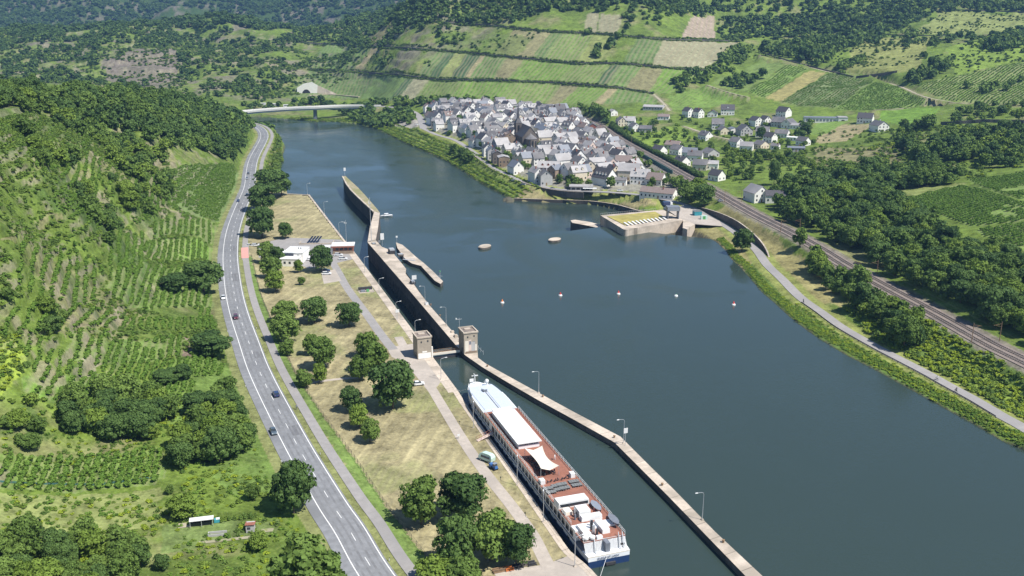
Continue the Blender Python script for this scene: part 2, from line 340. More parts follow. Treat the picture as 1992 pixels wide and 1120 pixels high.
# ---------------- materials ----------------
def mat(name,col,rough=.8,var=.12,vs=1.5,bump=0.0,metal=0.0,spec=.3,coat=0,var2=None,joint=0):
    m=bpy.data.materials.new(name); m.use_nodes=True; t=m.node_tree; b=t.nodes['Principled BSDF']
    b.inputs['Roughness'].default_value=rough; b.inputs['Metallic'].default_value=metal
    b.inputs['Specular IOR Level'].default_value=spec
    if coat: b.inputs['Coat Weight'].default_value=coat
    g=t.nodes.new('ShaderNodeNewGeometry'); n=t.nodes.new('ShaderNodeTexNoise'); n.inputs['Scale'].default_value=vs; n.inputs['Detail'].default_value=5
    t.links.new(g.outputs['Position'],n.inputs['Vector'])
    r=t.nodes.new('ShaderNodeMapRange'); r.inputs[1].default_value=.3; r.inputs[2].default_value=.7
    r.inputs[3].default_value=1-var; r.inputs[4].default_value=1+var; t.links.new(n.outputs[0],r.inputs[0])
    mx=t.nodes.new('ShaderNodeVectorMath'); mx.operation='SCALE'; mx.inputs[0].default_value=col
    t.links.new(r.outputs[0],mx.inputs['Scale'])
    out=mx.outputs[0]
    if var2 is not None:
        n2=t.nodes.new('ShaderNodeTexNoise'); n2.inputs['Scale'].default_value=vs*.12; n2.inputs['Detail'].default_value=3
        t.links.new(g.outputs['Position'],n2.inputs['Vector'])
        r2=t.nodes.new('ShaderNodeMapRange'); r2.inputs[1].default_value=.45; r2.inputs[2].default_value=.65; t.links.new(n2.outputs[0],r2.inputs[0])
        m2=t.nodes.new('ShaderNodeMix'); m2.data_type='RGBA'; t.links.new(r2.outputs[0],m2.inputs[0]); t.links.new(out,m2.inputs[6]); m2.inputs[7].default_value=(*var2,1); out=m2.outputs[2]
    if joint:
        dp=t.nodes.new('ShaderNodeVectorMath'); dp.operation='DOT_PRODUCT'; dp.inputs[1].default_value=(.5/joint,-.86/joint,0); t.links.new(g.outputs['Position'],dp.inputs[0])
        fr=t.nodes.new('ShaderNodeMath'); fr.operation='FRACT'; t.links.new(dp.outputs['Value'],fr.inputs[0])
        lt=t.nodes.new('ShaderNodeMath'); lt.operation='LESS_THAN'; lt.inputs[1].default_value=.035; t.links.new(fr.outputs[0],lt.inputs[0])
        fl=t.nodes.new('ShaderNodeMath'); fl.operation='FLOOR'; t.links.new(dp.outputs['Value'],fl.inputs[0]); wn_=t.nodes.new('ShaderNodeTexWhiteNoise'); wn_.noise_dimensions='1D'; t.links.new(fl.outputs[0],wn_.inputs['W'])
        ma_=t.nodes.new('ShaderNodeMath'); ma_.operation='MULTIPLY_ADD'; ma_.inputs[1].default_value=.22; ma_.inputs[2].default_value=.88; t.links.new(wn_.outputs['Value'],ma_.inputs[0])
        sb=t.nodes.new('ShaderNodeMath'); sb.operation='MULTIPLY_ADD'; sb.inputs[1].default_value=-.4; t.links.new(lt.outputs[0],sb.inputs[0]); t.links.new(ma_.outputs[0],sb.inputs[2])
        sc2=t.nodes.new('ShaderNodeVectorMath'); sc2.operation='SCALE'; t.links.new(out,sc2.inputs[0]); t.links.new(sb.outputs[0],sc2.inputs['Scale']); out=sc2.outputs[0]
    t.links.new(out,b.inputs['Base Color'])
    if bump:
        bp=t.nodes.new('ShaderNodeBump'); bp.inputs['Distance'].default_value=bump; t.links.new(n.outputs[0],bp.inputs['Height']); t.links.new(bp.outputs[0],b.inputs['Normal'])
    return m
M=dict(
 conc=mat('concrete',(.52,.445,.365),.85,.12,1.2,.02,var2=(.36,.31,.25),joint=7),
 conc_d=mat('weathered_shaded_concrete',(.13,.112,.098),.9,.3,.5,.03,var2=(.085,.078,.07),joint=7),  # weathered tone, darkened further to put the wall faces' shade into the colour
 paving=mat('paving',(.42,.37,.32),.9,.12,.8,var2=(.35,.31,.27)),
 asphalt=mat('asphalt',(.215,.22,.23),.85,.16,.5,var2=(.175,.18,.19)),
 asphalt_l=mat('pale_asphalt',(.29,.275,.265),.9,.10,.5,var2=(.25,.24,.235)),
 lane=mat('dirt_track',(.36,.32,.24),.95,.15,.5,var2=(.27,.26,.16)),
 white=mat('white_paint',(.70,.70,.69),.5,.04,1),
 mark=mat('road_marking',(.72,.72,.70),.7,.10,2),
 red_mark=mat('red_marking',(.62,.30,.26),.8,.1,2),
 ballast=mat('ballast',(.22,.18,.155),.95,.25,1.5,var2=(.15,.13,.115)),
 rail=mat('rail_steel',(.33,.28,.25),.5,.1,1,metal=.3),
 metal=mat('galvanised_steel',(.50,.52,.54),.5,.08,2,metal=.4),
 dark=mat('dark_metal',(.05,.05,.055),.6,.2,2),
 black=mat('black_rubber',(.02,.02,.02),.7,.2,2),
 glass=mat('window_glass',(.035,.045,.055),.12,.2,1,spec=.6),
 stone=mat('brown_stone',(.30,.225,.165),.9,.22,.8,var2=(.23,.175,.13)),
 stone_d=mat('dark_stone',(.17,.145,.125),.9,.22,.8,var2=(.12,.105,.095)),
 slate=mat('slate',(.165,.158,.16),.6,.22,.35,spec=.35,var2=(.115,.112,.118)),
 slate_l=mat('pale_slate',(.36,.345,.34),.6,.14,.35,spec=.4,var2=(.26,.25,.25)),
 slate_d=mat('dark_slate',(.075,.072,.078),.6,.15,1.0,spec=.35),
 slate_b=mat('blue_grey_slate',(.17,.185,.215),.5,.12,1.0,spec=.5),
 tile=mat('brown_tile',(.21,.165,.15),.75,.15,1.2),
 wall_w=mat('white_render',(.80,.78,.735),.85,.05,.6),
 wall_c=mat('cream_render',(.68,.60,.46),.85,.06,.6),
 wall_g=mat('grey_render',(.45,.44,.43),.85,.08,.6),
 wall_p=mat('pale_pink_render',(.66,.53,.46),.85,.06,.6),
 wood=mat('timber',(.26,.17,.10),.8,.2,2),
 brick=mat('red_brick',(.30,.12,.085),.85,.15,2),
 drytop=mat('dry_grass_top',(.30,.265,.165),.95,.25,.35,var2=(.21,.21,.09)),
 moss=mat('mossy_roof',(.34,.295,.085),.95,.3,.25,var2=(.25,.235,.09)),
 navy=mat('navy_hull',(.018,.045,.13),.35,.1,1,spec=.5,coat=.3),
 deckr=mat('red_brown_deck',(.29,.125,.085),.75,.14,1.5,var2=(.23,.105,.075)),
 deckg=mat('pale_blue_deck',(.50,.545,.61),.6,.04,1),
 shipw=mat('ship_white',(.80,.81,.82),.35,.03,.5,spec=.5,coat=.2),
 canvas=mat('cream_canvas',(.74,.68,.58),.9,.04,1),
 teal=mat('teal_paint',(.05,.28,.33),.5,.1,1),
 mint=mat('pale_mint_paint',(.50,.66,.58),.35,.05,1,coat=.3),
 blue=mat('blue_paint',(.05,.14,.36),.45,.1,1),
 dblue=mat('dark_blue_car_paint',(.025,.045,.12),.25,.1,1,coat=.8),
 maroon=mat('maroon_car_paint',(.11,.02,.03),.25,.1,1,coat=.8),
 gcar=mat('grey_car_paint',(.12,.16,.19),.25,.1,1,coat=.8,metal=.4),
 wcar=mat('white_car_paint',(.76,.77,.78),.3,.03,1,coat=.8),
 scar=mat('silver_car_paint',(.45,.47,.5),.25,.05,1,coat=.8,metal=.5),
 green=mat('green_paint',(.08,.34,.10),.5,.1,1),
 orange=mat('orange_paint',(.68,.20,.05),.5,.1,1),
 red=mat('red_paint',(.60,.06,.05),.5,.1,1),
 yellow=mat('yellow_paint',(.75,.6,.1),.5,.1,1),
 grey=mat('grey_fabric',(.17,.18,.18),.9,.15,3),
 skin=mat('skin',(.50,.32,.24),.7,.05,3),
 cloth_d=mat('dark_clothing',(.04,.045,.06),.9,.2,3), cloth_w=mat('white_clothing',(.72,.72,.72),.9,.05,3),
 solar=mat('solar_panel',(.018,.028,.055),.15,.1,1,spec=.6),
 trunk=mat('bark',(.13,.10,.075),.95,.3,4), terr=mat('dry_stone_wall',(.085,.08,.078),.95,.3,.4,var2=(.15,.135,.125)))
def leafmat(name,c1,c2):
    m=bpy.data.materials.new(name); m.use_nodes=True; t=m.node_tree; b=t.nodes['Principled BSDF']
    a=t.nodes.new('ShaderNodeAttribute'); a.attribute_name='lv'
    oi=t.nodes.new('ShaderNodeObjectInfo'); mx=t.nodes.new('ShaderNodeMix'); mx.data_type='RGBA'
    mx.inputs[6].default_value=(*c1,1); mx.inputs[7].default_value=(*c2,1)
    ad=t.nodes.new('ShaderNodeMath'); ad.operation='MULTIPLY_ADD'; ad.inputs[1].default_value=.55; t.links.new(a.outputs['Fac'],ad.inputs[0])
    m2=t.nodes.new('ShaderNodeMath'); m2.operation='MULTIPLY'; m2.inputs[1].default_value=.45; t.links.new(oi.outputs['Random'],m2.inputs[0]); t.links.new(m2.outputs[0],ad.inputs[2])
    t.links.new(ad.outputs[0],mx.inputs[0]); t.links.new(mx.outputs[2],b.inputs['Base Color'])
    b.inputs['Roughness'].default_value=.65; b.inputs['Specular IOR Level'].default_value=.10
    tr=t.nodes.new('ShaderNodeBsdfTranslucent'); t.links.new(mx.outputs[2],tr.inputs[0]); ms=t.nodes.new('ShaderNodeMixShader'); ms.inputs[0].default_value=.22
    t.links.new(b.outputs[0],ms.inputs[1]); t.links.new(tr.outputs[0],ms.inputs[2]); t.links.new(ms.outputs[0],t.nodes['Material Output'].inputs[0])
    return m
LF=dict(mid=leafmat('leaves_green',(.066,.120,.026),(.195,.285,.065)),
 dark=leafmat('leaves_dark_green',(.044,.088,.028),(.135,.215,.055)),
 lite=leafmat('leaves_bright_green',(.100,.165,.025),(.23,.32,.06)),
 vine=leafmat('vine_leaves',(.080,.160,.026),(.20,.315,.055)),
 yel=leafmat('leaves_yellow_green',(.16,.235,.022),(.33,.41,.045)))
# ---------------- ground colouring: what grows where ----------------
SOIL=np.array((.27,.235,.16)); 
C=dict(scrub=(.105,.155,.036),dark=(.045,.085,.024),mead=(.165,.24,.042),gr=(.13,.225,.038),gr2=(.135,.205,.048),vg=(.095,.155,.045),vg2=(.11,.185,.048),
 dk=(.045,.095,.035),yg=(.20,.235,.075),tan=(.27,.235,.13),tans=(.20,.19,.095),pale=(.25,.245,.15),lawn=(.295,.258,.145),dry=(.255,.23,.10),lush=(.125,.19,.045),yel=(.22,.29,.045),
 rock=(.17,.145,.125),gravel=(.34,.31,.27),tracks=(.26,.24,.17))
N1=noise(GX,GY,9,21,4); N2=noise(GX,GY,45,31,3); N3=noise(GX,GY,160,41,3)
def lerp(a,b,t): return a+(b-a)*t[...,None]
GC=lerp(np.array(C['scrub'])*.75,np.array(C['mead'])*.85,np.clip((N1*.45+N2*.55-.28)*2.4,0,1))
GC=lerp(GC,np.array(C['tans']),np.clip((noise(GX,GY,22,71,4)-.56)*5,0,.75))
GC=lerp(GC,np.array(C['dark'])*.8,sstep(1900,2500,GY)*.92)
rk=np.clip((noise(GX,GY,30,57,4)-.53)*9,0,1)*sstep(1250,1400,GY)*sstep(60,-120,GX)*.75
GC=lerp(GC,np.array(C['rock']),rk)
ROWC=np.zeros_like(GX); ROWA=np.zeros_like(GX)
VIS=[]
def paint(poly,c,amp=0,rdir=None,per=2.6,fuzz=0,world=False,vary=.18,op=1.0):
    P=np.array(poly,float) if world else wpoly(poly)
    if len(P)<3: return P
    x,y=GX,GY
    if fuzz: x=GX+(noise(GX,GY,fuzz*3,5,3)-.5)*fuzz*3; y=GY+(noise(GX,GY,fuzz*3,6,3)-.5)*fuzz*3
    m=inpoly(x,y,P); c=np.array(C[c] if isinstance(c,str) else c)
    v=(1+(N1[m]-.5)*vary*2+(N2[m]-.5)*vary*1.5)[:,None]
    GC[m]=GC[m]*(1-op)+c*v*op; ROWA[m]=amp
    if amp:
        a,b=rdir if world else wpoly(rdir); d=np.array(b)[:2]-np.array(a)[:2]; d/=np.linalg.norm(d)
        ROWC[m]=(GX[m]*-d[1]+GY[m]*d[0])/per
    return P
# lawn and banks
paint([LAWN[i] for i in range(len(LAWN))],'lawn',amp=.32,rdir=[W(560,1000,3),W(640,900,3)],per=2.3,world=True,vary=.28)
VERGE=[W(*p,3) for p in [(478,505),(489,500),(507,574),(529,628),(571,721),(593,759),(643,831),(693,899),(754,991),(832,1091),(900,1180),(850,1180),(785,1100),(720,990),(665,900),(620,830),(575,760),(545,720),(500,600),(480,520)]]
GREENV=lambda: paint(VERGE,(.14,.205,.055),world=True,vary=.3,fuzz=.5)
paint([(1344,447),(1394,470),(1442,521),(1510,591),(1560,620),(1560,590),(1500,530),(1450,470),(1400,440)],'dry',fuzz=1)
paint([(1360,415),(1480,480),(1560,560),(1600,590),(1640,600),(1610,540),(1500,450),(1420,400)],'dry',fuzz=2,vary=.3)
paint([(1470,500),(1560,590),(1650,645),(1850,755),(1992,840),(2200,960),(2200,1000),(1992,875),(1800,772),(1600,662),(1510,591),(1450,530)],(.10,.16,.035),fuzz=1)
paint([(1640,600),(1720,590),(1860,650),(1992,735),(1992,810),(1850,735),(1700,650)],'lush',fuzz=4)
paint([(1770,640),(1992,760),(1992,800),(1870,740)],'yel',fuzz=5,op=.6)
# village ground, promenade bank
paint([(822,208),(1000,204),(1130,222),(1175,245),(1250,300),(1330,360),(1345,385),(1240,380),(1100,370),(1010,350),(940,308),(880,275),(830,255)],(.23,.22,.18),fuzz=2)
paint([(1000,390),(1050,393),(1150,398),(1240,408),(1290,400),(1240,388),(1100,376),(1020,366)],(.27,.235,.12),fuzz=1,vary=.3)
paint([(660,238),(760,264),(845,302),(925,350),(1000,388),(1010,372),(960,335),(900,296),(850,270),(790,250),(700,235)],(.16,.215,.05),fuzz=2,vary=.35)
paint([(765,244),(812,247),(818,235),(775,232)],'gravel',fuzz=.5)
paint([(770,255),(830,290),(880,318),(920,345),(935,338),(890,300),(840,270)],(.20,.24,.06),fuzz=3,op=.6)
# vineyard bands above the village
Lx={'0':[(600,190),(700,192),(780,198),(900,202),(1000,205),(1100,206),(1200,203),(1300,200)],
'1':[(600,134),(686,139),(779,146),(850,155),(957,156),(1082,161),(1207,171),(1271,182),(1300,184)],
'2':[(540,78),(600,84),(707,89),(800,94),(904,102),(993,111),(1118,123),(1207,124),(1300,132),(1380,137)],
'3':[(800,36),(850,42),(957,50),(1064,61),(1157,65),(1300,77),(1440,80)],'4':[(700,5),(900,10),(1100,20),(1440,30)]}
def ly(k,x): a=np.array(Lx[k]); return float(np.interp(x,a[:,0],a[:,1]))
def band(lo,hi,plist,dflt=None):
    for xb0,xt0,xb1,xt1,c,amp in plist:
        amp=amp*1.5 if amp<.5 else amp
        bot=[(x,ly(lo,x)-1) for x in np.linspace(xb0,xb1,4)]; top=[(x,ly(hi,x)+1.5) for x in np.linspace(xt1,xt0,4)]
        paint(bot+top,c,amp,[bot[1],top[2]],per=6)
band('0','1',[(560,600,700,735,'vg',.25),(700,735,755,792,'vg2',.2),(755,792,770,806,'dk',.3),(770,806,802,835,'pale',.2),(802,835,870,900,'gr2',.3),(870,900,965,1000,'gr',.3),(965,1000,1060,1092,'gr2',.35),(1060,1092,1085,1128,'tans',.3),(1085,1128,1150,1185,'gr',.3),(1150,1185,1172,1203,'tan',.2),(1172,1203,1292,1272,'vg2',.3)])
band('1','2',[(600,630,688,725,'vg2',.2),(688,725,702,738,'tan',.15),(812,850,834,868,'vg',.35),(834,868,852,885,'dk',.25),(852,885,875,906,'yg',.25),(875,906,903,936,'dk',.4),(903,936,911,944,'tan',.2),(911,944,958,988,'vg2',.45),(958,988,985,1022,'tans',.2),(985,1022,1085,1120,'gr',.3),(1085,1120,1158,1190,'gr2',.35),(1158,1190,1178,1208,'dk',.4),(1178,1208,1213,1250,'vg2',.3),(1213,1250,1262,1290,'tans',.1),(1262,1290,1300,1378,'gr',.25)])
band('2','3',[(960,1000,1035,1072,'tans',.1),(1035,1072,1055,1095,'vg',.3),(1055,1095,1122,1156,'gr2',.4),(1122,1158,1165,1205,'yg',.1),(1212,1240,1268,1290,'vg',.3),(1268,1290,1380,1438,'pale',.8)])
paint([(1135,62),(1142,26),(1165,25),(1160,63)],'pale',.7,[(1148,60),(1154,28)],per=4)
paint([(1162,63),(1168,26),(1212,30),(1200,66)],'pale',.6,[(1170,60),(1176,30)],per=6)
paint([(1326,76),(1350,30),(1390,30),(1391,77)],(.30,.24,.19),.5,[(1350,75),(1360,30)],per=6)
paint([(720,84),(735,50),(765,48),(735,86)],'tans'); paint([(845,90),(870,55),(1040,72),(1000,108)],'scrub',fuzz=8,op=.6)
for poly,c,amp,rd in [
 ([(1300,186),(1378,165),(1440,184),(1400,206),(1310,214)],'gr',.3,[(1310,212),(1390,168)]),
 ([(1385,161),(1480,110),(1528,124),(1450,178)],'gr2',.2,[(1400,165),(1500,115)]),
 ([(1455,179),(1530,125),(1575,134),(1485,190)],'gr',.35,[(1460,180),(1545,128)]),
 ([(1487,190),(1577,136),(1610,141),(1520,198)],(.26,.235,.09),.15,[(1500,190),(1595,138)]),
 ([(1520,198),(1612,142),(1700,158),(1625,211)],'vg2',.65,[(1540,200),(1640,150)]),
 ([(1627,211),(1703,160),(1755,173),(1792,190),(1822,206),(1750,213)],'gr',.3,[(1660,205),(1740,172)]),
 ([(1780,166),(1860,148),(1992,122),(1992,200),(1900,202),(1830,193)],'gr2',.55,[(1850,196),(1960,128)]),
 ([(1640,140),(1672,78),(1815,70),(1785,140),(1700,148)],(.20,.22,.07),.1,[(1660,140),(1700,80)]),
 ([(1765,68),(1832,22),(1992,25),(1992,68)],'yg',.1,[(1800,66),(1860,25)]),
 ([(1840,95),(1990,70),(1992,118),(1860,145)],'mead',0,None),
 ([(1575,278),(1622,242),(1700,240),(1642,276)],'tan',0,None),
 ([(1702,236),(1722,212),(1830,210),(1806,244)],'gr',0,None),
 ([(1232,274),(1300,246),(1352,244),(1362,262),(1262,288)],'mead',0,None),
 ([(1590,240),(1625,232),(1650,236),(1600,262),(1570,262)],'gr',.3,[(1580,262),(1640,236)]),
 ([(1585,285),(1740,282),(1765,330),(1590,335)],'tans',0,None),
 ([(1752,388),(1870,361),(1992,396),(1992,430),(1890,441),(1800,408)],'gr',.5,[(1800,405),(1900,372)]),
 ([(1882,350),(1992,338),(1992,388),(1932,372)],'gr',.5,[(1900,362),(1992,350)]),
 ([(1905,447),(1992,432),(1992,482),(1932,470)],'gr2',.5,[(1930,465),(1992,448)]),
 ([(1730,372),(1875,355),(1880,362),(1750,388)],'yg',0,None),
 ([(330,332),(455,322),(470,345),(440,422),(362,426),(332,402)],'vg2',.45,[(345,345),(440,400)]),
 ([(300,432),(430,433),(425,470),(288,468)],'gr2',.4,[(320,435),(318,468)]),
 ([(285,472),(425,474),(420,500),(255,490)],'gr',.45,[(320,473),(316,498)]),
 ([(235,505),(425,512),(430,592),(250,602),(205,560)],'gr2',.35,[(320,530),(300,598)]),
 ([(140,642),(356,655),(358,694),(128,690)],'gr2',.4,[(240,650),(228,690)]),
 ([(356,655),(376,655),(372,692),(358,694)],(.22,.17,.13),0,None),
 ([(150,700),(195,702),(185,730),(140,722)],'pale',.4,[(160,700),(150,725)]),
 ([(40,732),(190,728),(385,742),(380,778),(45,765)],'gr',.4,[(200,730),(180,770)]),
 ([(0,882),(320,868),(312,936),(0,946)],'gr2',.4,[(200,875),(180,940)]),
 ([(0,955),(315,945),(312,1020),(180,1050),(0,1040)],(.20,.23,.08),0,None),
 ([(0,630),(35,655),(48,720),(0,765)],'yel',0,None),
 ([(310,1020),(500,1010),(540,1010),(545,1040),(420,1055),(310,1075)],(.14,.19,.06),0,None),
 ([(330,700),(430,700),(500,760),(520,860),(545,960),(450,960),(330,840)],'lush',0,None)]:
    paint(poly,c,amp,rd,per=2.4 if poly[0][1]>300 else 4.5,fuzz=1.5)
# pale terraces and rocky breaks on the left hillside
for poly in [[(70,330),(170,325),(180,345),(60,350)],[(100,362),(200,350),(205,362),(95,378)],[(145,385),(200,372),(195,392),(140,398)],[(300,385),(330,380),(320,420),(300,432)],[(235,430),(258,410),(262,420),(240,445)],
 [(160,590),(190,590),(140,650),(112,660)],[(0,460),(100,425),(105,438),(0,480)],[(180,280),(300,270),(330,330),(300,345),(200,300)],[(60,445),(110,410),(118,420),(70,452)],[(270,300),(330,290),(350,320),(300,340)]]:
    paint(poly,'tans',fuzz=3,op=.8)
paint([(200,120),(340,95),(350,150),(320,165),(230,165)],'rock',fuzz=15,op=.85)
paint([(150,60),(170,25),(240,20),(230,60)],'rock',fuzz=40,op=.6)
GC=lerp(GC,np.array((.225,.205,.14)),np.clip(TERR,0,1)*np.clip((noise(GX,GY,10,88,3)-.42)*5,0,.7))
lh=sstep(0,-60,GX+.25*GY)*sstep(900,700,GY)*np.clip((noise(GX,GY,12,63,4)-.60)*9,0,.65)*(GZ>14)
GC=lerp(GC,np.array((.25,.215,.15)),lh)
GC=lerp(GC,np.array(C['dark'])*1.2,sstep(0,-60,GX+.25*GY)*sstep(1000,800,GY)*np.clip((noise(GX,GY,16,64,4)-.56)*8,0,.5)*(GZ>14))
# dry strip, verges
def paintline(L,hw,c,op=1):
    D,_=segdist(GX,GY,L,False,hw+1); m=D<hw; GC[m]=GC[m]*(1-op)+np.array(c)*op; ROWA[m]=0
paintline(ROAD,9.5,(.20,.215,.085)); GREENV(); paintline(RAIL,8,(.17,.155,.12)); paintline(STREET,6.5,(.21,.235,.07))
for L,hw in LANES: paintline(L,hw+1.3,(.20,.19,.11))
# the paved yards by the lock
YARD=[W(*p,3) for p in [(470,476),(590,465),(640,472),(668,470),(700,505),(655,520),(640,512),(590,520),(540,500),(478,503)]]
ins2=inpoly(GX,GY,RIV); GC[ins2]=(.10,.095,.07); ROWA[ins2]=0
def soft(A): 
    return A
LW=inpoly(GX,GY,LAWN)&(np.abs(GZ-3)<.2); st_=np.array(W(560,1000,3))-np.array(W(640,900,3)); st_/=np.linalg.norm(st_)
q_=(GX*-st_[1]+GY*st_[0])/4.4; GC[LW]*=(1+.085*np.sign(np.sin(q_[LW]*6.283+noise(GX,GY,20,90,2)[LW]*2)))[:,None]
GC=lerp(GC,np.array((.19,.235,.075)),LW*np.clip((noise(GX,GY,26,91,4)-.5)*5,0,.45))
GREENV()
# ground mesh
gi=np.arange((NY-1)*(NU-1)); r_,c_=gi//(NU-1),gi%(NU-1); a_=r_*NU+c_
F=np.stack([a_,a_+1,a_+NU+1,a_+NU],1)
me=npmesh('ground',np.stack([GX,GY,GZ],-1).reshape(-1,3),F,[],smooth=True)
vcol(me,'Col',GC.reshape(-1,3)); vflt(me,'rowc',ROWC); vflt(me,'rowa',ROWA)
gm=bpy.data.materials.new('ground_cover'); gm.use_nodes=True; t=gm.node_tree; b=t.nodes['Principled BSDF']; b.inputs['Roughness'].default_value=.95; b.inputs['Specular IOR Level'].default_value=.1
def N(t,ty,**k):
    n=t.nodes.new(ty)
    for a,v in k.items(): setattr(n,a,v)
    return n
ca=N(t,'ShaderNodeAttribute',attribute_name='Col'); ra=N(t,'ShaderNodeAttribute',attribute_name='rowc'); rm=N(t,'ShaderNodeAttribute',attribute_name='rowa')
geo=N(t,'ShaderNodeNewGeometry')
ns=[]
for sc_,det in ((.9,7),(.16,5),(.03,3)):
    n=N(t,'ShaderNodeTexNoise'); n.inputs['Scale'].default_value=sc_; n.inputs['Detail'].default_value=det; n.inputs['Roughness'].default_value=.65; t.links.new(geo.outputs['Position'],n.inputs['Vector']); ns.append(n)
def M2(op,a,b_=None,c=None):
    n=N(t,'ShaderNodeMath',operation=op)
    for i,v in enumerate((a,b_,c)):
        if v is None: continue
        if isinstance(v,(int,float)): n.inputs[i].default_value=v
        else: t.links.new(v,n.inputs[i])
    return n.outputs[0]
s1=M2('MULTIPLY_ADD',ns[0].outputs[0],1.7,-.85); s2=M2('MULTIPLY_ADD',ns[1].outputs[0],2.0,-1.0)
f=M2('ADD',M2('ADD',s1,s2),1.0)
vs=N(t,'ShaderNodeVectorMath',operation='SCALE'); t.links.new(ca.outputs['Color'],vs.inputs[0]); t.links.new(f,vs.inputs['Scale'])
sn=M2('SINE',M2('MULTIPLY',M2('ADD',ra.outputs['Fac'],M2('MULTIPLY',ns[1].outputs[0],.25)),6.2832))
sa=M2('MULTIPLY',M2('MULTIPLY_ADD',sn,.5,.5),rm.outputs['Fac'])
mx=N(t,'ShaderNodeMix',data_type='RGBA'); t.links.new(sa,mx.inputs[0]); t.links.new(vs.outputs[0],mx.inputs[6]); mx.inputs[7].default_value=(.25,.225,.14,1)
# yellowed patches
ma=N(t,'ShaderNodeMix',data_type='RGBA'); t.links.new(M2('MULTIPLY',M2('GREATER_THAN',ns[0].outputs[0],.60),.22),ma.inputs[0]); t.links.new(mx.outputs[2],ma.inputs[6]); ma.inputs[7].default_value=(.24,.22,.10,1)
t.links.new(ma.outputs[2],b.inputs['Base Color'])
bp=N(t,'ShaderNodeBump'); bp.inputs['Distance'].default_value=.5; bp.inputs['Strength'].default_value=.6; t.links.new(ns[0].outputs[0],bp.inputs['Height']); t.links.new(bp.outputs[0],b.inputs['Normal'])
me.materials.append(gm); tag(link('ground',me),kind='structure')
# ---------------- water ----------------
def water(name,poly,z):
    m=bpy.data.materials.new(name); m.use_nodes=True; t=m.node_tree; b=t.nodes['Principled BSDF']
    b.inputs['Base Color'].default_value=(.032,.050,.044,1); b.inputs['Roughness'].default_value=.10; b.inputs['IOR'].default_value=1.33
    g=N(t,'ShaderNodeNewGeometry'); mp=N(t,'ShaderNodeMapping'); mp.inputs['Scale'].default_value=(1,1.6,1); t.links.new(g.outputs['Position'],mp.inputs[0])
    n1=N(t,'ShaderNodeTexNoise'); n1.inputs['Scale'].default_value=1.1; n1.inputs['Detail'].default_value=6; n1.inputs['Roughness'].default_value=.6; t.links.new(mp.outputs[0],n1.inputs['Vector'])
    n2=N(t,'ShaderNodeTexNoise'); n2.inputs['Scale'].default_value=.016; n2.inputs['Detail'].default_value=3; n2.inputs['Distortion'].default_value=1.5; t.links.new(g.outputs['Position'],n2.inputs['Vector'])
    mr=N(t,'ShaderNodeMapRange'); mr.inputs[1].default_value=.35; mr.inputs[2].default_value=.65; mr.inputs[3].default_value=.05; mr.inputs[4].default_value=.55; t.links.new(n2.outputs[0],mr.inputs[0])
    bp=N(t,'ShaderNodeBump'); bp.inputs['Distance'].default_value=.16; t.links.new(mr.outputs[0],bp.inputs['Strength']); t.links.new(n1.outputs[0],bp.inputs['Height']); t.links.new(bp.outputs[0],b.inputs['Normal'])
    mr2=N(t,'ShaderNodeMapRange'); mr2.inputs[1].default_value=.3; mr2.inputs[2].default_value=.7; mr2.inputs[3].default_value=.05; mr2.inputs[4].default_value=.20; t.links.new(n2.outputs[0],mr2.inputs[0]); t.links.new(mr2.outputs[0],b.inputs['Roughness'])
    mb=MB(); mb.add([(x,y,z) for x,y in poly],[tuple(range(len(poly)))]); o=mb.obj(name,m); 
    for p in o.data.polygons:
        if p.normal.z<0: o.data.flip_normals()
    return tag(o,kind='structure')
wa,wb=weirline
isl=W(745,486,0)
gate=W(850,690,0)
water('river_water',[(260,60),(600,60),(600,400),(240,470),wb,wa,(isl[0]+3,isl[1]),W(893,680,0),(gate[0]-9,gate[1]),(-80,gate[1]-20),(-80,60)],ZU)
water('lower_river_water',[(wb[0]+90,wb[1]+10),(wb[0]+200,900),(0,1600),(-1500,1600),(-1500,1000),W(520,450,ZD),(gate[0]-10,gate[1]+1),(gate[0]+9,gate[1]+1),wa,wb],ZD)
M['stone_l']=mat('pale_tower_stone',(.40,.345,.275),.9,.15,1.2,var2=(.33,.285,.23))
ORDS='first second third fourth fifth sixth seventh eighth ninth tenth eleventh twelfth thirteenth fourteenth'.split()
M['wear']=mat('worn_asphalt',(.185,.188,.195),.8,.2,.4)
M['patch']=mat('patched_asphalt',(.15,.152,.16),.85,.15,.6)
M['tealg']=mat('green_barrier',(.06,.15,.135),.8,.2,.6)
M['bridge']=mat('bridge_white_concrete',(.66,.65,.60),.8,.05,.5)
# ---------------- roads, rails, paths ----------------
def normals(L):
    d=np.gradient(L[:,:2],axis=0); d/=np.linalg.norm(d,axis=1)[:,None]+1e-9; return np.stack([d[:,1],-d[:,0]],1)   # points right of travel
def strip(mb,L,a,b,dz,m=0,side=0.0):
    Nn=normals(L); A=L[:,:2]+Nn*a; B=L[:,:2]+Nn*b; n=len(L); z=L[:,2]+dz
    vs=[(*p,zz) for p,zz in zip(A,z)]+[(*p,zz) for p,zz in zip(B,z)]
    fs=[(i,n+i,n+i+1,i+1) for i in range(n-1)]
    if side:
        vs+=[(*p,zz-side) for p,zz in zip(A,z)]+[(*p,zz-side) for p,zz in zip(B,z)]
        fs+=[(2*n+i,i,i+1,2*n+i+1) for i in range(n-1)]+[(n+i,3*n+i,3*n+i+1,n+i+1) for i in range(n-1)]
        fs+=[(0,2*n,3*n,n),(n-1,2*n-1,4*n-1,3*n-1)]
    return mb.add(vs,fs,m)
def cum(L): return np.r_[0,np.cumsum(np.linalg.norm(np.diff(L[:,:2],axis=0),axis=1))]
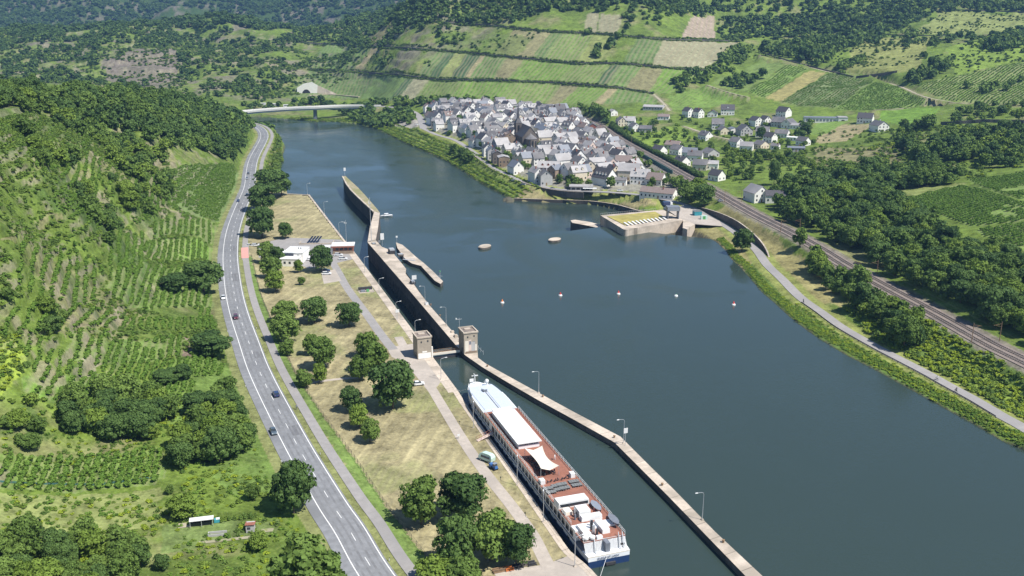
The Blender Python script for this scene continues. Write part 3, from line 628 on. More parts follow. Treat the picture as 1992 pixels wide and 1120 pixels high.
def sub(L,a,b):
    s=cum(L); t=np.linspace(a,b,max(2,int((b-a)/3)+1)); return np.array([np.interp(t,s,L[:,k]) for k in range(L.shape[1])]).T
def dashes(mb,L,off,w,ln,gap,dz,m):
    s=cum(L)[-1]; x=0
    while x+ln<s: strip(mb,sub(L,x,x+ln),off-w/2,off+w/2,dz,m); x+=ln+gap
mb=MB(); strip(mb,ROAD,-6.4,4.2,.0,0,.5); o=mb.obj('main_road',[M['asphalt']]); tag(o,kind='structure')
mb=MB(); strip(mb,ROAD,-3.75,-3.5,.02); strip(mb,ROAD,3.5,3.75,.02); dashes(mb,ROAD,0,.16,4,8,.02,0)
tag(mb.obj('road_markings',M['mark']),kind='structure')
mb=MB()
for o_ in (-2.55,-.95,.95,2.55): strip(mb,ROAD,o_-.28,o_+.28,.008)
tag(mb.obj('tyre_wear',M['wear']),kind='structure')
mb=MB(); s_=40.0
while s_<cum(ROAD)[-1]-60: l_=random.uniform(6,26); strip(mb,sub(ROAD,s_,s_+l_),*((-3.3,-.3) if random.random()<.5 else (.2,3.3)),.005); s_+=l_+random.uniform(40,110)
tag(mb.obj('asphalt_patches',M['patch']),kind='structure')
for i in range(14):
    q=sub(ROAD,60+i*62,64+i*62); Nn=normals(q); 
    for o_,sd_ in ((-6.6,'far left verge'),(4.7,'river side verge')):
        p=q[0,:2]+Nn[0]*o_; t=empty('marker_post',(p[0],p[1],3.95),0,'white roadside marker post, %s from the near end on the %s'%(ORDS[i],sd_),'marker post','marker posts along the main road'); MB().box(-.07,-.07,0,.07,.07,.75).obj('post',M['white'],t); MB().box(-.075,-.075,.75,.075,.075,.95).obj('cap',M['dark'],t)
mb=MB(); strip(mb,ROAD,6.2,9.2,.03,0,.3); tag(mb.obj('cycle_path',M['asphalt_l']),kind='structure')
def flat(name,poly,z,m,kind='structure',mats=None):
    mb=MB(); mb.prism([tuple(p) for p in poly],z-.3,z,0); o=mb.obj(name,M[m]); return tag(o,kind=kind)
def near(L,px,py,z):
    x,y=W(px,py,z); return int(np.argmin((L[:,0]-x)**2+(L[:,1]-y)**2))
i0=near(ROAD,460,504,4); i1=near(ROAD,460,482,4)
mb=MB(); strip(mb,ROAD[i0:i1+1],5.6,9.3,.05); tag(mb.obj('red_crossing_marking',M['red_mark']),kind='structure')
mb=MB(); strip(mb,STREET,-2.5,2.5,.04,0,.4); tag(mb.obj('riverside_road',M['asphalt_l']),kind='structure')
mb=MB(); strip(mb,RAMP,-4,4,.05,0,1.5); tag(mb.obj('ramp_road',M['asphalt_l']),kind='structure')
for i,(L,hw) in enumerate(LANES):
    mb=MB(); strip(mb,L,-hw*.6,hw*.6,.05); tag(mb.obj('lane',M['lane' if i else 'asphalt_l']),kind='structure')
mb=MB(); strip(mb,RAIL,-4.9,4.9,-.05,0,.5); tag(mb.obj('railway_bed',M['ballast']),kind='structure')
near_r=RAIL
for off in (-2.1,2.1):
    t=empty('railway_track',(0,0,0),0,'twin rusty rails of the %s track on grey ballast'%('river side' if off<0 else 'hill side'),'railway track','railway tracks through the valley')
    for k in (-.75,.75):
        mb=MB(); strip(mb,near_r,off+k-.09,off+k+.09,.32,0,.2); mb.obj('rail',M['rail'],t)
    mb=MB(); dashes(mb,near_r[:320],off,2.5,.35,.9,.12,0); mb.obj('sleeper_row',M['conc_d'],t)
# quay-side path and paving
SPL=imline([(775,655,3),(800,700,3),(822,727,3),(846,766,3),(896,849,3),(943,918,3),(993,981,3),(1036,1041,3),(1061,1091,3),(1110,1180,3)],3,it=1)
mb=MB(); strip(mb,SPL,-1.7,1.7,.05); tag(mb.obj('quay_path',M['paving']),kind='structure')
LNE=imline([(644,505,3),(660,532,3),(676,561,3),(713,611,3),(743,653,3),(765,680,3)],3,it=1)
mb=MB(); strip(mb,LNE,-1.9,1.9,.045); tag(mb.obj('service_lane',M['asphalt_l']),kind='structure')
flat('lock_plaza',[W(*p,3) for p in [(752,676),(806,668),(822,674),(848,706),(876,745),(858,742),(838,768),(818,742),(790,708),(762,694)]],3.035,'paving')
flat('lower_plaza',[W(*p,3) for p in [(1062,1098),(1106,1081),(1132,1101),(1150,1120),(1285,1300),(1050,1300),(960,1112),(1010,1105)]],3.035,'paving')
flat('lock_yard',[W(*p,3) for p in [(478,478),(560,462),(662,466),(682,478),(694,502),(652,512),(600,522),(560,505),(478,499)]],3.03,'asphalt_l')
tag(flat('road_entrance',[W(*p,4) for p in [(471,477),(484,476),(484,503),(471,505)]],3.98,'asphalt_l'))
flat('parking_pad',[W(*p,3) for p in [(624,528),(652,524),(664,546),(630,552)]],3.06,'paving')
mb=MB(); strip(mb,imline([(560,760,3),(600,746,3),(650,738,3),(700,734,3)],3),-.9,.9,.04); tag(mb.obj('lawn_footpath',M['paving']),kind='structure')
mb=MB()
ql=np.array([[*W(x,y,3),3] for x,y in QE]); ql=sub(ql,0,cum(ql)[-1])
kq=near(ql,885,760,3); strip(mb,ql[kq:],-2.6,0,.07); strip(mb,ql[:kq+1],-.9,0,.07); tag(mb.obj('quay_paving',M['conc']),kind='structure')
# quay walls
def wallthing(name,L,w,top,bot,label,cat,mats=('conc_d','conc'),group=None,off=0):
    mb=MB(); L=np.asarray(L,float); n=len(L)
    Nn=normals(L); A=L[:,:2]+Nn*(off-w/2);B=L[:,:2]+Nn*(off+w/2)
    t=L[:,2] if top is None else np.full(n,top); bb=(t+bot) if top is None else np.full(n,bot)
    vs=[(*p,z) for p,z in zip(A,t)]+[(*p,z) for p,z in zip(B,t)]+[(*p,z) for p,z in zip(A,bb)]+[(*p,z) for p,z in zip(B,bb)]
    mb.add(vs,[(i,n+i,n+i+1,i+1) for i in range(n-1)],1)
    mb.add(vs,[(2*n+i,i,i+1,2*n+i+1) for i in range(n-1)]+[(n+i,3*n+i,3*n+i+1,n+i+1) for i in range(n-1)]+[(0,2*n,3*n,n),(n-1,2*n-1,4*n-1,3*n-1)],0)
    return tag(mb.obj(name,[M[m] for m in mats]),label,cat,group)
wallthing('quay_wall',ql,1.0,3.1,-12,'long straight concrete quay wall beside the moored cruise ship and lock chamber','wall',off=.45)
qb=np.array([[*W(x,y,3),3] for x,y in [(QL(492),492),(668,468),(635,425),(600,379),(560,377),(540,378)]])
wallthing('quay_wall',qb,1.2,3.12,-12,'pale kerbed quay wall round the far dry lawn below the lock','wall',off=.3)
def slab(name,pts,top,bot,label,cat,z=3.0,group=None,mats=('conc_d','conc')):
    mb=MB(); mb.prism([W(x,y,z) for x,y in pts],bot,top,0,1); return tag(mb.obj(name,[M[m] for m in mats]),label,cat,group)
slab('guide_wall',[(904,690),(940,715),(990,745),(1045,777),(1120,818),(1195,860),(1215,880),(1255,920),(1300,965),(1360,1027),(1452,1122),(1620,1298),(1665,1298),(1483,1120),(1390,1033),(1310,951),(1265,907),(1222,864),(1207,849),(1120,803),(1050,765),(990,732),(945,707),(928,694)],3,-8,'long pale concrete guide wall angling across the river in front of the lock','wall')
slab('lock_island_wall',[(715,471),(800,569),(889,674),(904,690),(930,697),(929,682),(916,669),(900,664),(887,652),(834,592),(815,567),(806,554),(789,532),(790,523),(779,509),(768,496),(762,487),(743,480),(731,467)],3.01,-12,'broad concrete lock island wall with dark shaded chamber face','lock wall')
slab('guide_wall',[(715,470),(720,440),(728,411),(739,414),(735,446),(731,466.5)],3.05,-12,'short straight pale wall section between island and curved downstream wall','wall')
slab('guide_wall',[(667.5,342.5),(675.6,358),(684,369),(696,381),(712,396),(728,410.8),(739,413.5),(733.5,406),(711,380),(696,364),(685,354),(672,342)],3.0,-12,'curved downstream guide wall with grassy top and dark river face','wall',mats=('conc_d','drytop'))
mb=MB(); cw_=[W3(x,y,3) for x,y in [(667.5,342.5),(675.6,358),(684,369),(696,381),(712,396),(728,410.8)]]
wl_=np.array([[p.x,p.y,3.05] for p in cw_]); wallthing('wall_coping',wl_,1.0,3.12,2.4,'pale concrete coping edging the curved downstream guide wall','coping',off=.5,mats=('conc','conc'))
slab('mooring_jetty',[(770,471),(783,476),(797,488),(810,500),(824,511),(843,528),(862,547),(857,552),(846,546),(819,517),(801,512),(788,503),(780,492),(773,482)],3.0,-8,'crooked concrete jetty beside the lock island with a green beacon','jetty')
for (px,py,dx) in ((943,478.5,0),(1079,465,0)):
    X,Y=W(px,py,2.2); mb=MB(); P=[(X+6.2*math.cos(a)*(1 if abs(math.cos(a))<.99 else 1)*.5,Y+4.8*math.sin(a)) for a in np.linspace(0,2*math.pi,20,endpoint=False)]
    rz=R(-28 if px<1000 else -35); P=[(X+(p[0]-X)*math.cos(rz)-(p[1]-Y)*math.sin(rz),Y+(p[0]-X)*math.sin(rz)+(p[1]-Y)*math.cos(rz)) for p in P]
    t=empty('weir_pier',(0,0,0),0,'oval concrete weir pier standing in the river %s'%('nearer the lock island' if px<1000 else 'nearer the power station'),'pier','oval piers of the weir')
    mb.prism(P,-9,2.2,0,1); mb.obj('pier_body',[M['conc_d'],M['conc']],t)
    mb=MB(); Q=[(X+(p[0]-X)*.9,Y+(p[1]-Y)*.9) for p in P]; mb.prism(Q,2.2,2.45,0); mb.obj('pier_cap',M['conc'],t)
# weir sill and gate
a,b=np.array(wa),np.array(wb); n_=np.array([-(b-a)[1],(b-a)[0]]); n_/=np.linalg.norm(n_)
mb=MB(); mb.prism([tuple(a-n_*-.2),tuple(b+n_*.2),tuple(b+n_*.9),tuple(a+n_*.9)],-10,ZU-.35,0); tag(mb.obj('weir_sill',M['conc_d']),'low submerged weir sill crossing the river between island and power station','weir')
g0,g1=W(818,694,3),W(890,685,3)
mb=MB(); a,b=np.array(g0),np.array(g1); n_=np.array([-(b-a)[1],(b-a)[0]]); n_/=np.linalg.norm(n_)
mb.prism([tuple(a),tuple(b),tuple(b+n_*1.2),tuple(a+n_*1.2)],-10,2.0,0); tag(mb.obj('lock_gate',M['dark']),'dark steel upper lock gate beneath the footbridge','gate')
# footbridge at the gate
t=empty('footbridge',(g0[0],g0[1],3),math.atan2(b[1]-a[1],b[0]-a[0]),'brown railed steel footbridge crossing the lock between two stone towers','footbridge')
L_=float(np.linalg.norm(b-a))+1
MB().box(-1,0,.35,L_,1.7,.55).obj('deck',M['wood'],t)
MB().box(-1,-.25,.0,L_,-.05,.9).obj('side_beam',M['canvas'],t)
for yy,nm in ((.05,'near'),(1.65,'far')):
    mb=MB(); mb.box(-1,yy-.04,1.5,L_,yy+.04,1.6); mb.box(-1,yy-.04,1.0,L_,yy+.04,1.06)
    for k in np.arange(-1,L_,1.2): mb.box(k,yy-.04,.5,k+.08,yy+.04,1.55)
    mb.obj('railing',M['wood'],t)
# ---------------- gate towers ----------------
def tower(px,py,side,label,mural):
    x,y=W(px,py,3); ang=math.atan2(b[1]-a[1],b[0]-a[0])
    t=empty('gate_tower',(x,y,3),ang,label,'tower','stone towers at the lock gate')
    w_,l_,h=5.4,6.6,8.2
    MB().box(-w_/2,-l_/2,0,w_/2,l_/2,h).obj('wall',M['stone_l'],t)
    mb=MB(); mb.box(-w_/2-.25,-l_/2-.25,h,w_/2+.25,-l_/2+.2,h+.55); mb.box(-w_/2-.25,l_/2-.2,h,w_/2+.25,l_/2+.25,h+.55)
    mb.box(-w_/2-.25,-l_/2+.2,h,-w_/2+.2,l_/2-.2,h+.55); mb.box(w_/2-.2,-l_/2+.2,h,w_/2+.25,l_/2-.2,h+.55); mb.obj('parapet',M['conc'],t)
    MB().box(-w_/2+.2,-l_/2+.2,h,w_/2-.2,l_/2-.2,h+.15).obj('roof',M['ballast'],t)
    MB().box(-1.2,.6,h+.15,1.2,1.8,h+.5).obj('roof_hatch',M['conc'],t)
    for k,(u,z) in enumerate(((-1.2,h-1.9),(1.3,h-1.7))):
        MB().box(u-.25,-l_/2-.04,z,u+.25,-l_/2+.02,z+.7).obj('window',M['glass'],t)
    if mural:
        mb=MB()
        for (u0,z0,u1,z1,m) in ((-2.3,.6,-.9,5.2,0),(-.9,1.2,.2,5.6,1),(-.7,3.6,.1,5.0,2),(.2,.8,1.7,4.6,3),(.9,3.4,1.6,4.8,2),(-2.2,.3,2.3,1.0,4),(1.7,1,2.4,3.6,0)):
            mb.box(u0,-l_/2-.03-.004*m,z0,u1,-l_/2,z1,m,taper=.98)
        mb.obj('faded_mural',[M['canvas'],M['wall_p'],M['slate_b'],M['wall_g'],M['stone']],t)
        for k in range(3):
            mb=MB(); mb.box(w_/2+1.2,-l_/2-3+k*3,0,w_/2+1.3,-l_/2-2.9+k*3,1.8); mb.obj('railing_post',M['metal'],t)
        MB().box(w_/2+1.2,-l_/2-3,1.0,w_/2+1.28,l_/2,1.1).obj('railing',M['metal'],t)
    else:
        MB().box(-2.5,-l_/2-.06,.2,2.4,-l_/2,2.3).obj('painted_base',M['wall_w'],t)
        MB().box(w_/2,-2.9,0,w_/2+.6,-2.2,4.2).obj('downpipe_box',M['wall_w'],t)
        MB().box(-.9,-l_/2-.09,2.5,.9,-l_/2,3.0).obj('sign_panel',M['wall_w'],t)
    MB().box(-w_/2-.05,-1.5,.0,-w_/2,-.5,2.1).obj('door',M['dark'],t)
tower(822,692,-1,'stone gate tower on the lawn side of the lock footbridge',0)
tower(911,682,1,'stone gate tower with faded mural on the island end of footbridge',1)
t=empty('mast',(*W(894,660,3),3),0,'thin pale mast rising behind the mural tower','mast'); MB().cyl((0,0,0),(0,0,9),.12,.08,6).obj('pole',M['metal'],t); mb=MB(); mb.cyl((-1.2,0,8.3),(1.0,0,8.5),.06); mb.box(-1.4,-.3,8.3,-1.0,.3,8.8); mb.obj('antenna',M['white'],t)
# ---------------- power station ----------------
def wp(px,py,z): return W(px,py,z)
zt=5.2
A=wp(1222,446,zt);Bk=wp(1168,418.5,zt);Cr=wp(1290,407.5,zt);Dr=wp(1329,427.5,zt)
t=empty('power_station',(0,0,0),0,'low river power station with mossy yellow roof and white skylight fins','power station')
A2=(A[0]-5,A[1]+1.5)
nose=[ (A[0]+1.8*math.cos(q)-1.2,A[1]+1.8*math.sin(q)+1.2) for q in np.linspace(R(200),R(350),6)]
mb=MB(); mb.prism([Bk]+nose+[Dr,Cr],-12,zt,0,1)
mb.obj('wall',[M['conc'],M['conc']],t)
def lerp2(p,q,u): return (p[0]+(q[0]-p[0])*u,p[1]+(q[1]-p[1])*u)
def quad(u,v): return lerp2(lerp2(A,Dr,u),lerp2(Bk,Cr,u),v)
MB().prism([quad(.06,.22),quad(.80,.30),quad(.82,.86),quad(.05,.86)],zt,zt+.35,0).obj('green_roof',M['moss'],t)
for k in range(11):
    u=.08+.066*k; mb=MB(); p0,p1,p2,p3=quad(u,.17),quad(u+.026,.17),quad(u+.026,.33),quad(u,.33); mb.prism([p0,p1,p2,p3],zt+.36,[zt+.6,zt+.6,zt+1.0,zt+1.0],0); mb.obj('skylight',M['white'],t)
mb=MB()
for k in range(26):
    p=quad(-.0+.035*k,1.0); mb.cyl((*p,zt),(*p,zt+1.1),.06,.06,4)
p,q=quad(0,1),quad(.88,1); mb.cyl((*p,zt+1.1),(*q,zt+1.1),.06,.06,4); mb.obj('railing',M['metal'],t)
mb=MB(); p=quad(.90,.25); mb.box(p[0]-3.5,p[1]-3,zt,p[0]-2.9,p[1]+3,zt+5); mb.box(p[0]+2.9,p[1]-3,zt,p[0]+3.5,p[1]+3,zt+5); mb.box(p[0]-3.9,p[1]-3.4,zt+5,p[0]+3.9,p[1]+3.4,zt+7.4); mb.obj('gantry_house',M['slate_b'],t)
MB().box(p[0]-3.6,p[1]-3.5,zt+5.1,p[0]+3.6,p[1]-3.42,zt+7.2).obj('gantry_panel',M['scar'],t)
slab('tailrace_pier',[(1110,428.5),(1119,427),(1150,432),(1172,438),(1168,444),(1140,438),(1113,433)],-1.0,-12,'pointed concrete pier tapering out from the power station into the lower river','pier',z=-1.0)
cl=CLW.copy(); cl[:,2]+=.2
wallthing('retaining_wall',cl,1.2,None,-12,'curved dark concrete retaining wall below the village bank at the tailrace','wall',off=0)
# yard beside power station
flat('power_station_yard',[W(*p,4.6) for p in [(1296,407),(1330,400),(1400,430),(1405,440),(1352,436),(1330,430)]],4.75,'paving')
# abutment
slab('abutment_wall',[(1329,428),(1338,430),(1352,437),(1344,441),(1337,447),(1328,444)],4.9,-4,'pale stepped concrete abutment beside the power station','wall',z=4.6,mats=('conc','conc'))
# retaining wall above riverside road
i0,i1=near(STREET,1345,402,4.5),near(STREET,1484,500,3.8)
Ls=STREET[min(i0,i1):max(i0,i1)+1].copy(); s_=np.linspace(0,1,len(Ls)); Ls[:,2]=3.6+np.sin(s_*math.pi)**.6*5.2
wallthing('retaining_wall',Ls,.8,None,-7,'curving dark retaining wall holding the grass bank above the riverside road','wall',off=4.0)
# promenade wall of the village
pw=imline([(1135,376,1.8),(1090,373,1.5),(1050,366,1.2),(1015,356,1.2),(990,346,1.2),(960,332,1.4),(935,314,1.8),(918,300,2.2)],3,it=1); pw[:,2]+=1.0
wallthing('promenade_wall',pw,.7,None,-4.5,'dark stone promenade wall along the village riverside street','wall')
# vineyard terrace walls (long dark lines)
TL=[('lowest',[(600,135),(686,140),(779,147),(850,156),(957,157),(1082,162),(1207,172),(1271,183)]),
('middle',[(560,80),(600,84.5),(707,90),(800,95),(904,103),(993,112),(1118,124),(1207,124),(1300,133),(1380,138)]),
('upper',[(800,36),(850,43),(957,51),(1064,62),(1157,66),(1300,78),(1440,81)])]
TLW=[]
for nm,pts in TL:
    xs=np.linspace(pts[0][0],pts[-1][0],120); yy=np.interp(xs,[p[0] for p in pts],[p[1] for p in pts]); h=hit(xs,yy); h=h[~np.isnan(h[:,0])]
    h[:,2]+=2.0; wallthing('terrace_wall',h,1.2,None,-7,'long dark dry stone terrace wall, %s of three above the village'%nm,'wall',('terr','terr'),'terrace walls across the vineyards')
    TLW.append(h)
for nm,pts,hh in (('beside the dirt track above the villas',[(1665,152),(1690,149),(1715,146),(1745,141)],3.2),('in scrub at the right edge, long and dark',[(1830,243),(1870,241),(1920,238),(1992,240)],3.5),('over the upper meadow, thin and dark',[(1690,66),(1760,69),(1840,70),(1930,71)],1.5)
 ,('at the top right under the wood',[(1820,20),(1880,20),(1992,24)],2),('along the track on the slope right of the vineyards',[(1484,104),(1542,121),(1613,139),(1660,150)],1.8),('behind the village gardens',[(985,202),(1030,204),(1060,204),(1100,207)],2)):
    xs=np.linspace(pts[0][0],pts[-1][0],40); yy=np.interp(xs,[p[0] for p in pts],[p[1] for p in pts]); h=hit(xs,yy); h=h[~np.isnan(h[:,0])]; h[:,2]+=hh*.8
    wallthing('terrace_wall',h,.9,None,-hh*2,'dark stone terrace wall '+nm,'wall',('terr','terr'))
# rail hedge as wall of foliage comes later; noise barrier on river side
i0,i1=near(RAIL,1325,336,9.5),near(RAIL,1205,270,11)
nbw=RAIL[min(i0,i1):max(i0,i1)+1].copy(); nbw[:,2]+=2.2
wallthing('noise_barrier',nbw,.3,None,-4,'long teal green noise barrier on the village side of the railway','barrier',('tealg','tealg'),off=-6.8)
# ---------------- road bridge ----------------
t=empty('road_bridge',(0,0,0),0,'slim white concrete bridge carrying a road over the river','bridge')
BR=imline([(440,222,8),(475,216.5,8.6),(520,212.5,9.4),(570,209.5,10),(612,208,10.2),(670,205.5,10.2),(740,206,10)],4,it=1)
mb=MB(); strip(mb,BR,-5,5,0,0,1.4); mb.obj('deck',M['bridge'],t)
for off in (-5.0,5.0):
    mb=MB(); L=BR.copy(); strip(mb,L,off-.25,off+.25,1.1,0,1.3); mb.obj('parapet',M['bridge'],t)
mb=MB(); L=BR.copy(); s_=np.abs((cum(BR)/cum(BR)[-1])*2-1.1); L[:,2]-=1.4; strip(mb,L,-3,3,0,0,2.2); mb.obj('girder',M['bridge'],t)
mb=MB(); strip(mb,BR,-4.3,4.3,.05,0); mb.obj('carriageway',M['asphalt_l'],t)
X,Y=W(614,233,ZD); mb=MB(); mb.box(X-2,Y-4,-12,X+2,Y+4,7,0,taper=.85); mb.obj('pier',M['slate_b'],t)
X,Y=W(735,222,0); mb=MB(); mb.box(X-3,Y-5,-6,X+3,Y+5,8.5,0); mb.obj('abutment',M['conc'],t)
# railway/road tunnel portal
h=hit1(600,181); t=empty('tunnel_portal',(h.x,h.y,h.z-1),R(15),'pale concrete tunnel portal with dark arch in the far hillside','tunnel portal')
mb=MB(); P=[(-16,-2),(-16,9),(-6,15),(4,19),(14,15),(12,-2)]
fr=[(-16,0,-2),(-16,0,9),(-6,0,15),(6,0,17),(14,0,12),(12,0,-2)]; bk=[(x,26,z-4) for x,y,z in fr]
mb.add(fr+bk,[(0,1,2,3,4,5),(0,6,7,1),(1,7,8,2),(2,8,9,3),(3,9,10,4),(4,10,11,5)]); mb.obj('front_wall',M['bridge'],t)
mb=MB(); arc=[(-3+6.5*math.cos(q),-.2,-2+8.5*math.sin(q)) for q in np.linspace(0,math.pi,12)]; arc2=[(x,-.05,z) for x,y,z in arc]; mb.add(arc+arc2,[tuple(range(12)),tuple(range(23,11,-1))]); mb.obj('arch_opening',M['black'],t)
mb=MB(); mb.add([(14,0,12),(12,0,-2),(40,-8,-4),(42,-8,-1),(16,22,8)],[(0,1,2,3),(0,3,4)]); mb.obj('wing_wall',M['conc'],t)
LR=[(600,186),(640,183),(700,188),(760,193)]
xs=np.linspace(600,700,20); yy=np.interp(xs,[p[0] for p in LR],[p[1] for p in LR]); h=hit(xs,yy); h[:,2]+=.5; mb=MB(); strip(mb,h,-3,3,0,0,1.5); tag(mb.obj('hillside_road',M['lane']),kind='structure')
# ---------------- lamps, masts, signals ----------------
def lamp_protos():
    pm=MB(); pm.cyl((0,0,0),(0,0,7.3),.10,.07,6); pm.path([(0,0,7.3),(.15,0,7.65),(.5,0,7.8),(1.9,0,7.95)],.055,5); pm=pm.mesh('lamp_pole',M['metal'])
    hm=MB().box(1.7,-.14,7.86,2.5,.14,8.02,taper=.8).mesh('lamp_head',M['white'])
    bm=MB().box(-.35,-.35,0,.35,.35,.25,taper=.8).mesh('lamp_base',M['conc']); return pm,hm,bm
LPm,LHm,LBm=lamp_protos()
def lamp(px,py,rz,label,z=3.0,sc=1.0,grp='street lamps around the lock'):
    X,Y=W(px,py,z); t=empty('street_lamp',(X,Y,z+.03),rz,label,'street lamp',grp,sc)
    link('pole',LPm,t); link('lamp_head',LHm,t); link('base',LBm,t); return t
qd=math.atan2(ql[-1][1]-ql[0][1],ql[-1][0]-ql[0][0])-math.pi/2
for i,(px,py,s_) in enumerate([(1048,764,'nearest the mural tower'),(1213,862,'at the bend of the wall'),(1366,1011,'nearest the camera')]):
    lamp(px,py,math.pi+qd,'arched street lamp on the long guide wall, '+s_)
for px,py,s_ in [(827,589,'beside the white box on'),(868,632,'nearest the mural tower on')]: lamp(px,py,math.pi+qd,'arched street lamp %s the lock island wall'%s_)
for i,(px,py,s_) in enumerate([(712.5,530,'nearest the control house'),(741,574,'beside the fenced pump pit'),(774,622,'with a white sign, on the lock edge'),(811,660,'just behind the lawn side gate tower'),(861,738,'on the paved quay before the ship bow'),(924,832,'beside the forward part of the ship'),(1009,944,'beside the gangway side of the ship, after the van'),(1060,1016,'beside the aft sundeck of the ship'),(1121,1102,'at the ship stern on the lower plaza')]):
    lamp(px-3,py,qd+R(8 if i<5 or i==8 else 70),'arched street lamp '+s_)
for i,(px,py) in enumerate([(598,378),(631,416),(660,458)]): lamp(px,py,qd,'arched street lamp on the far lawn quay, %s'%['farthest','middle','nearest the control house'][i])
def mast(px,py,z,h,label,cat='mast',r=.14,head=True):
    X,Y=W(px,py,z); t=empty('mast',(X,Y,z),0,label,cat)
    MB().cyl((0,0,0),(0,0,h),r,r*.6,6).obj('pole',M['metal'],t)
    if head: mb=MB(); mb.box(-.7,-.1,h*.86,.7,.1,h*.88); mb.box(-.9,-.15,h*.86,-.6,.15,h*.93); mb.obj('cross_arm',M['white'],t)
    return t
mast(722.5,469,3,25,'very tall slim mast at the end of the lock island',r=.2)
mast(674,472,3,13,'white flagpole behind the lock control house roof')
def signal(px,py,z,label,h=3.2,w_=1.5,hh=1.8,m='white'):
    X,Y=W(px,py,z); t=empty('signal_board',(X,Y,z),qd,label,'signal board')
    MB().cyl((0,0,0),(0,0,h+hh*.5),.08,.08,6).obj('post',M['metal'],t); MB().box(-w_/2,-.12,h,w_/2,.0,h+hh).obj('board',M[m],t); return t
signal(744,478,3,'white signal board on the island beside the lock',h=3.5,w_=2,hh=3.6); signal(738,477,3,'small white signal board left of the bigger one on the island',h=1.6,w_=1.2,hh=1.2)
signal(806,553,3,'white notice board at the narrow end of the island',h=2.5,w_=2.2,hh=2); signal(1216,866,3,'white notice board beside the lamp at the guide wall bend',h=4,w_=1.3,hh=1.6); signal(773.5,622,3,'white sign hanging on the lock edge lamp',h=3.3,w_=1.6,hh=1.3)
signal(671,342,3,'pale signal mast at the tip of the curved downstream wall',h=4,w_=1.6,hh=2.5); signal(772,472,3,'thin sign at the far end of the crooked jetty',h=3,w_=1,hh=1); signal(892,853,3,'small white post sign at the path by the lawn',h=.8,w_=.9,hh=.7)
X,Y=W(856,541,3); t=empty('beacon',(X,Y,3),0,'small beacon with railing at the tip of the crooked jetty','beacon'); MB().cyl((0,0,0),(0,0,3.4),.12).obj('pole',M['metal'],t); MB().ball((0,0,3.5),.35).obj('light',M['green'],t); mb=MB(); mb.path([(-1,-1,1),(1,-1,1),(1,1,1),(-1,1,1),(-1,-1,1)],.04,4); mb.obj('railing',M['metal'],t)
# island machinery
for k,(px,py,l_,w_,h_,m,lab) in enumerate([(762,492,5,3,2.6,'dark','dark winch housing on the lock island beside the jetty'),(779,497,3,3,1.2,'stone_d','dark hoist frame between the island and the jetty'),(803,551,4,2,1.5,'dark','low dark machine under the white notice board on the island'),(887,655,2,1.4,1.1,'conc','small concrete box on the island wall before the mural tower'),(880,646,1.6,1.2,.8,'conc','smaller concrete box on the island wall behind another'),(830,592,1.5,1.3,1.2,'white','white box at a lamp foot on the island wall'),(727,474,3,2,.5,'dark','dark hatch at the far end of the lock island')]):
    X,Y=W(px,py,3); t=empty('machine_box',(X,Y,3),qd,lab,'machine'); mb=MB(); mb.box(-w_/2,-l_/2,0,w_/2,l_/2,h_*.7); mb.obj('body',M[m],t); mb=MB(); mb.box(-w_/2+.2,-l_/2+.3,h_*.7,w_/2-.3,l_/2-.8,h_); mb.obj('cover',M['metal' if m!='conc' else 'conc'],t)
X,Y=W(799,506,3); t=empty('gangplank',(X,Y,3),R(-20),'short white gangplank linking island and crooked jetty','gangplank'); MB().box(-4.5,-.6,0,2.5,.6,.15).obj('deck',M['metal'],t)
for s_ in (-.6,.6): MB().box(-4.5,s_-.04,.9,2.5,s_+.04,1.0).obj('handrail',M['white'],t)
# dam of mooring bollards on the guide wall
for i,(px,py) in enumerate([(1056,772),(1195,851),(1288,944),(1407,1055),(948,713),(856,615),(838,594),(894,664)]):
    X,Y=W(px,py,3); t=empty('bollard',(X,Y,3),0,'rusty mooring bollard on the lock walls, %s from the bottom of the picture'%['fourth','third','second','first','fifth','seventh','eighth','sixth'][i],'bollard','mooring bollards on the lock walls')
    MB().cyl((0,0,0),(0,0,.55),.28,.2,8).obj('stem',M['wood'],t); MB().cyl((0,0,.5),(0,0,.72),.38,.38,8).obj('cap',M['wood'],t)
# ---------------- buoys and small boat ----------------
for px,py,m,s_ in [(1090,575,'red','second'),(1203,572,'red','third'),(1427,593,'red','last'),(977,589,'orange','first'),(1315,576,'white','white')]:
    X,Y=W(px,py,ZU); t=empty('buoy',(X,Y,ZU-.4),0,('white round buoy alone between two red ones, mid river' if m=='white' else '%s topped floating buoy, %s red or orange one from the left'%('orange' if m=='orange' else 'red',s_)),'buoy','buoys in front of the weir')
    MB().ball((0,0,.45),.95,10,6,sq=(1,1,.8)).obj('float',M['white'],t)
    if m!='white': MB().cyl((0,0,1),(0,0,2.2),.55,.1,8).obj('topmark',M[m],t)
    else: MB().cyl((0,0,1),(0,0,1.5),.25,.15,8).obj('topmark',M['green'],t)
X,Y=W(752,421,ZD); t=empty('motorboat',(X,Y,ZD),R(200),'small white cabin motorboat on the lower river','motorboat')
mb=MB(); sec=[(-4,1.3),(-1,1.6),(2,1.4),(3.8,.7),(4.8,.05)]; vs=[];
for x,w_ in sec: vs+=[(x,-w_,1.0),(x,-w_*.6,-.3),(x,w_*.6,-.3),(x,w_,1.0)]
fs=[(4*i+j,4*i+4+j,4*i+5+j,4*i+1+j) for i in range(4) for j in range(3)]+[(0,1,2,3)]+[(4*i+3,4*i+7,4*i+4,4*i) for i in range(4)]
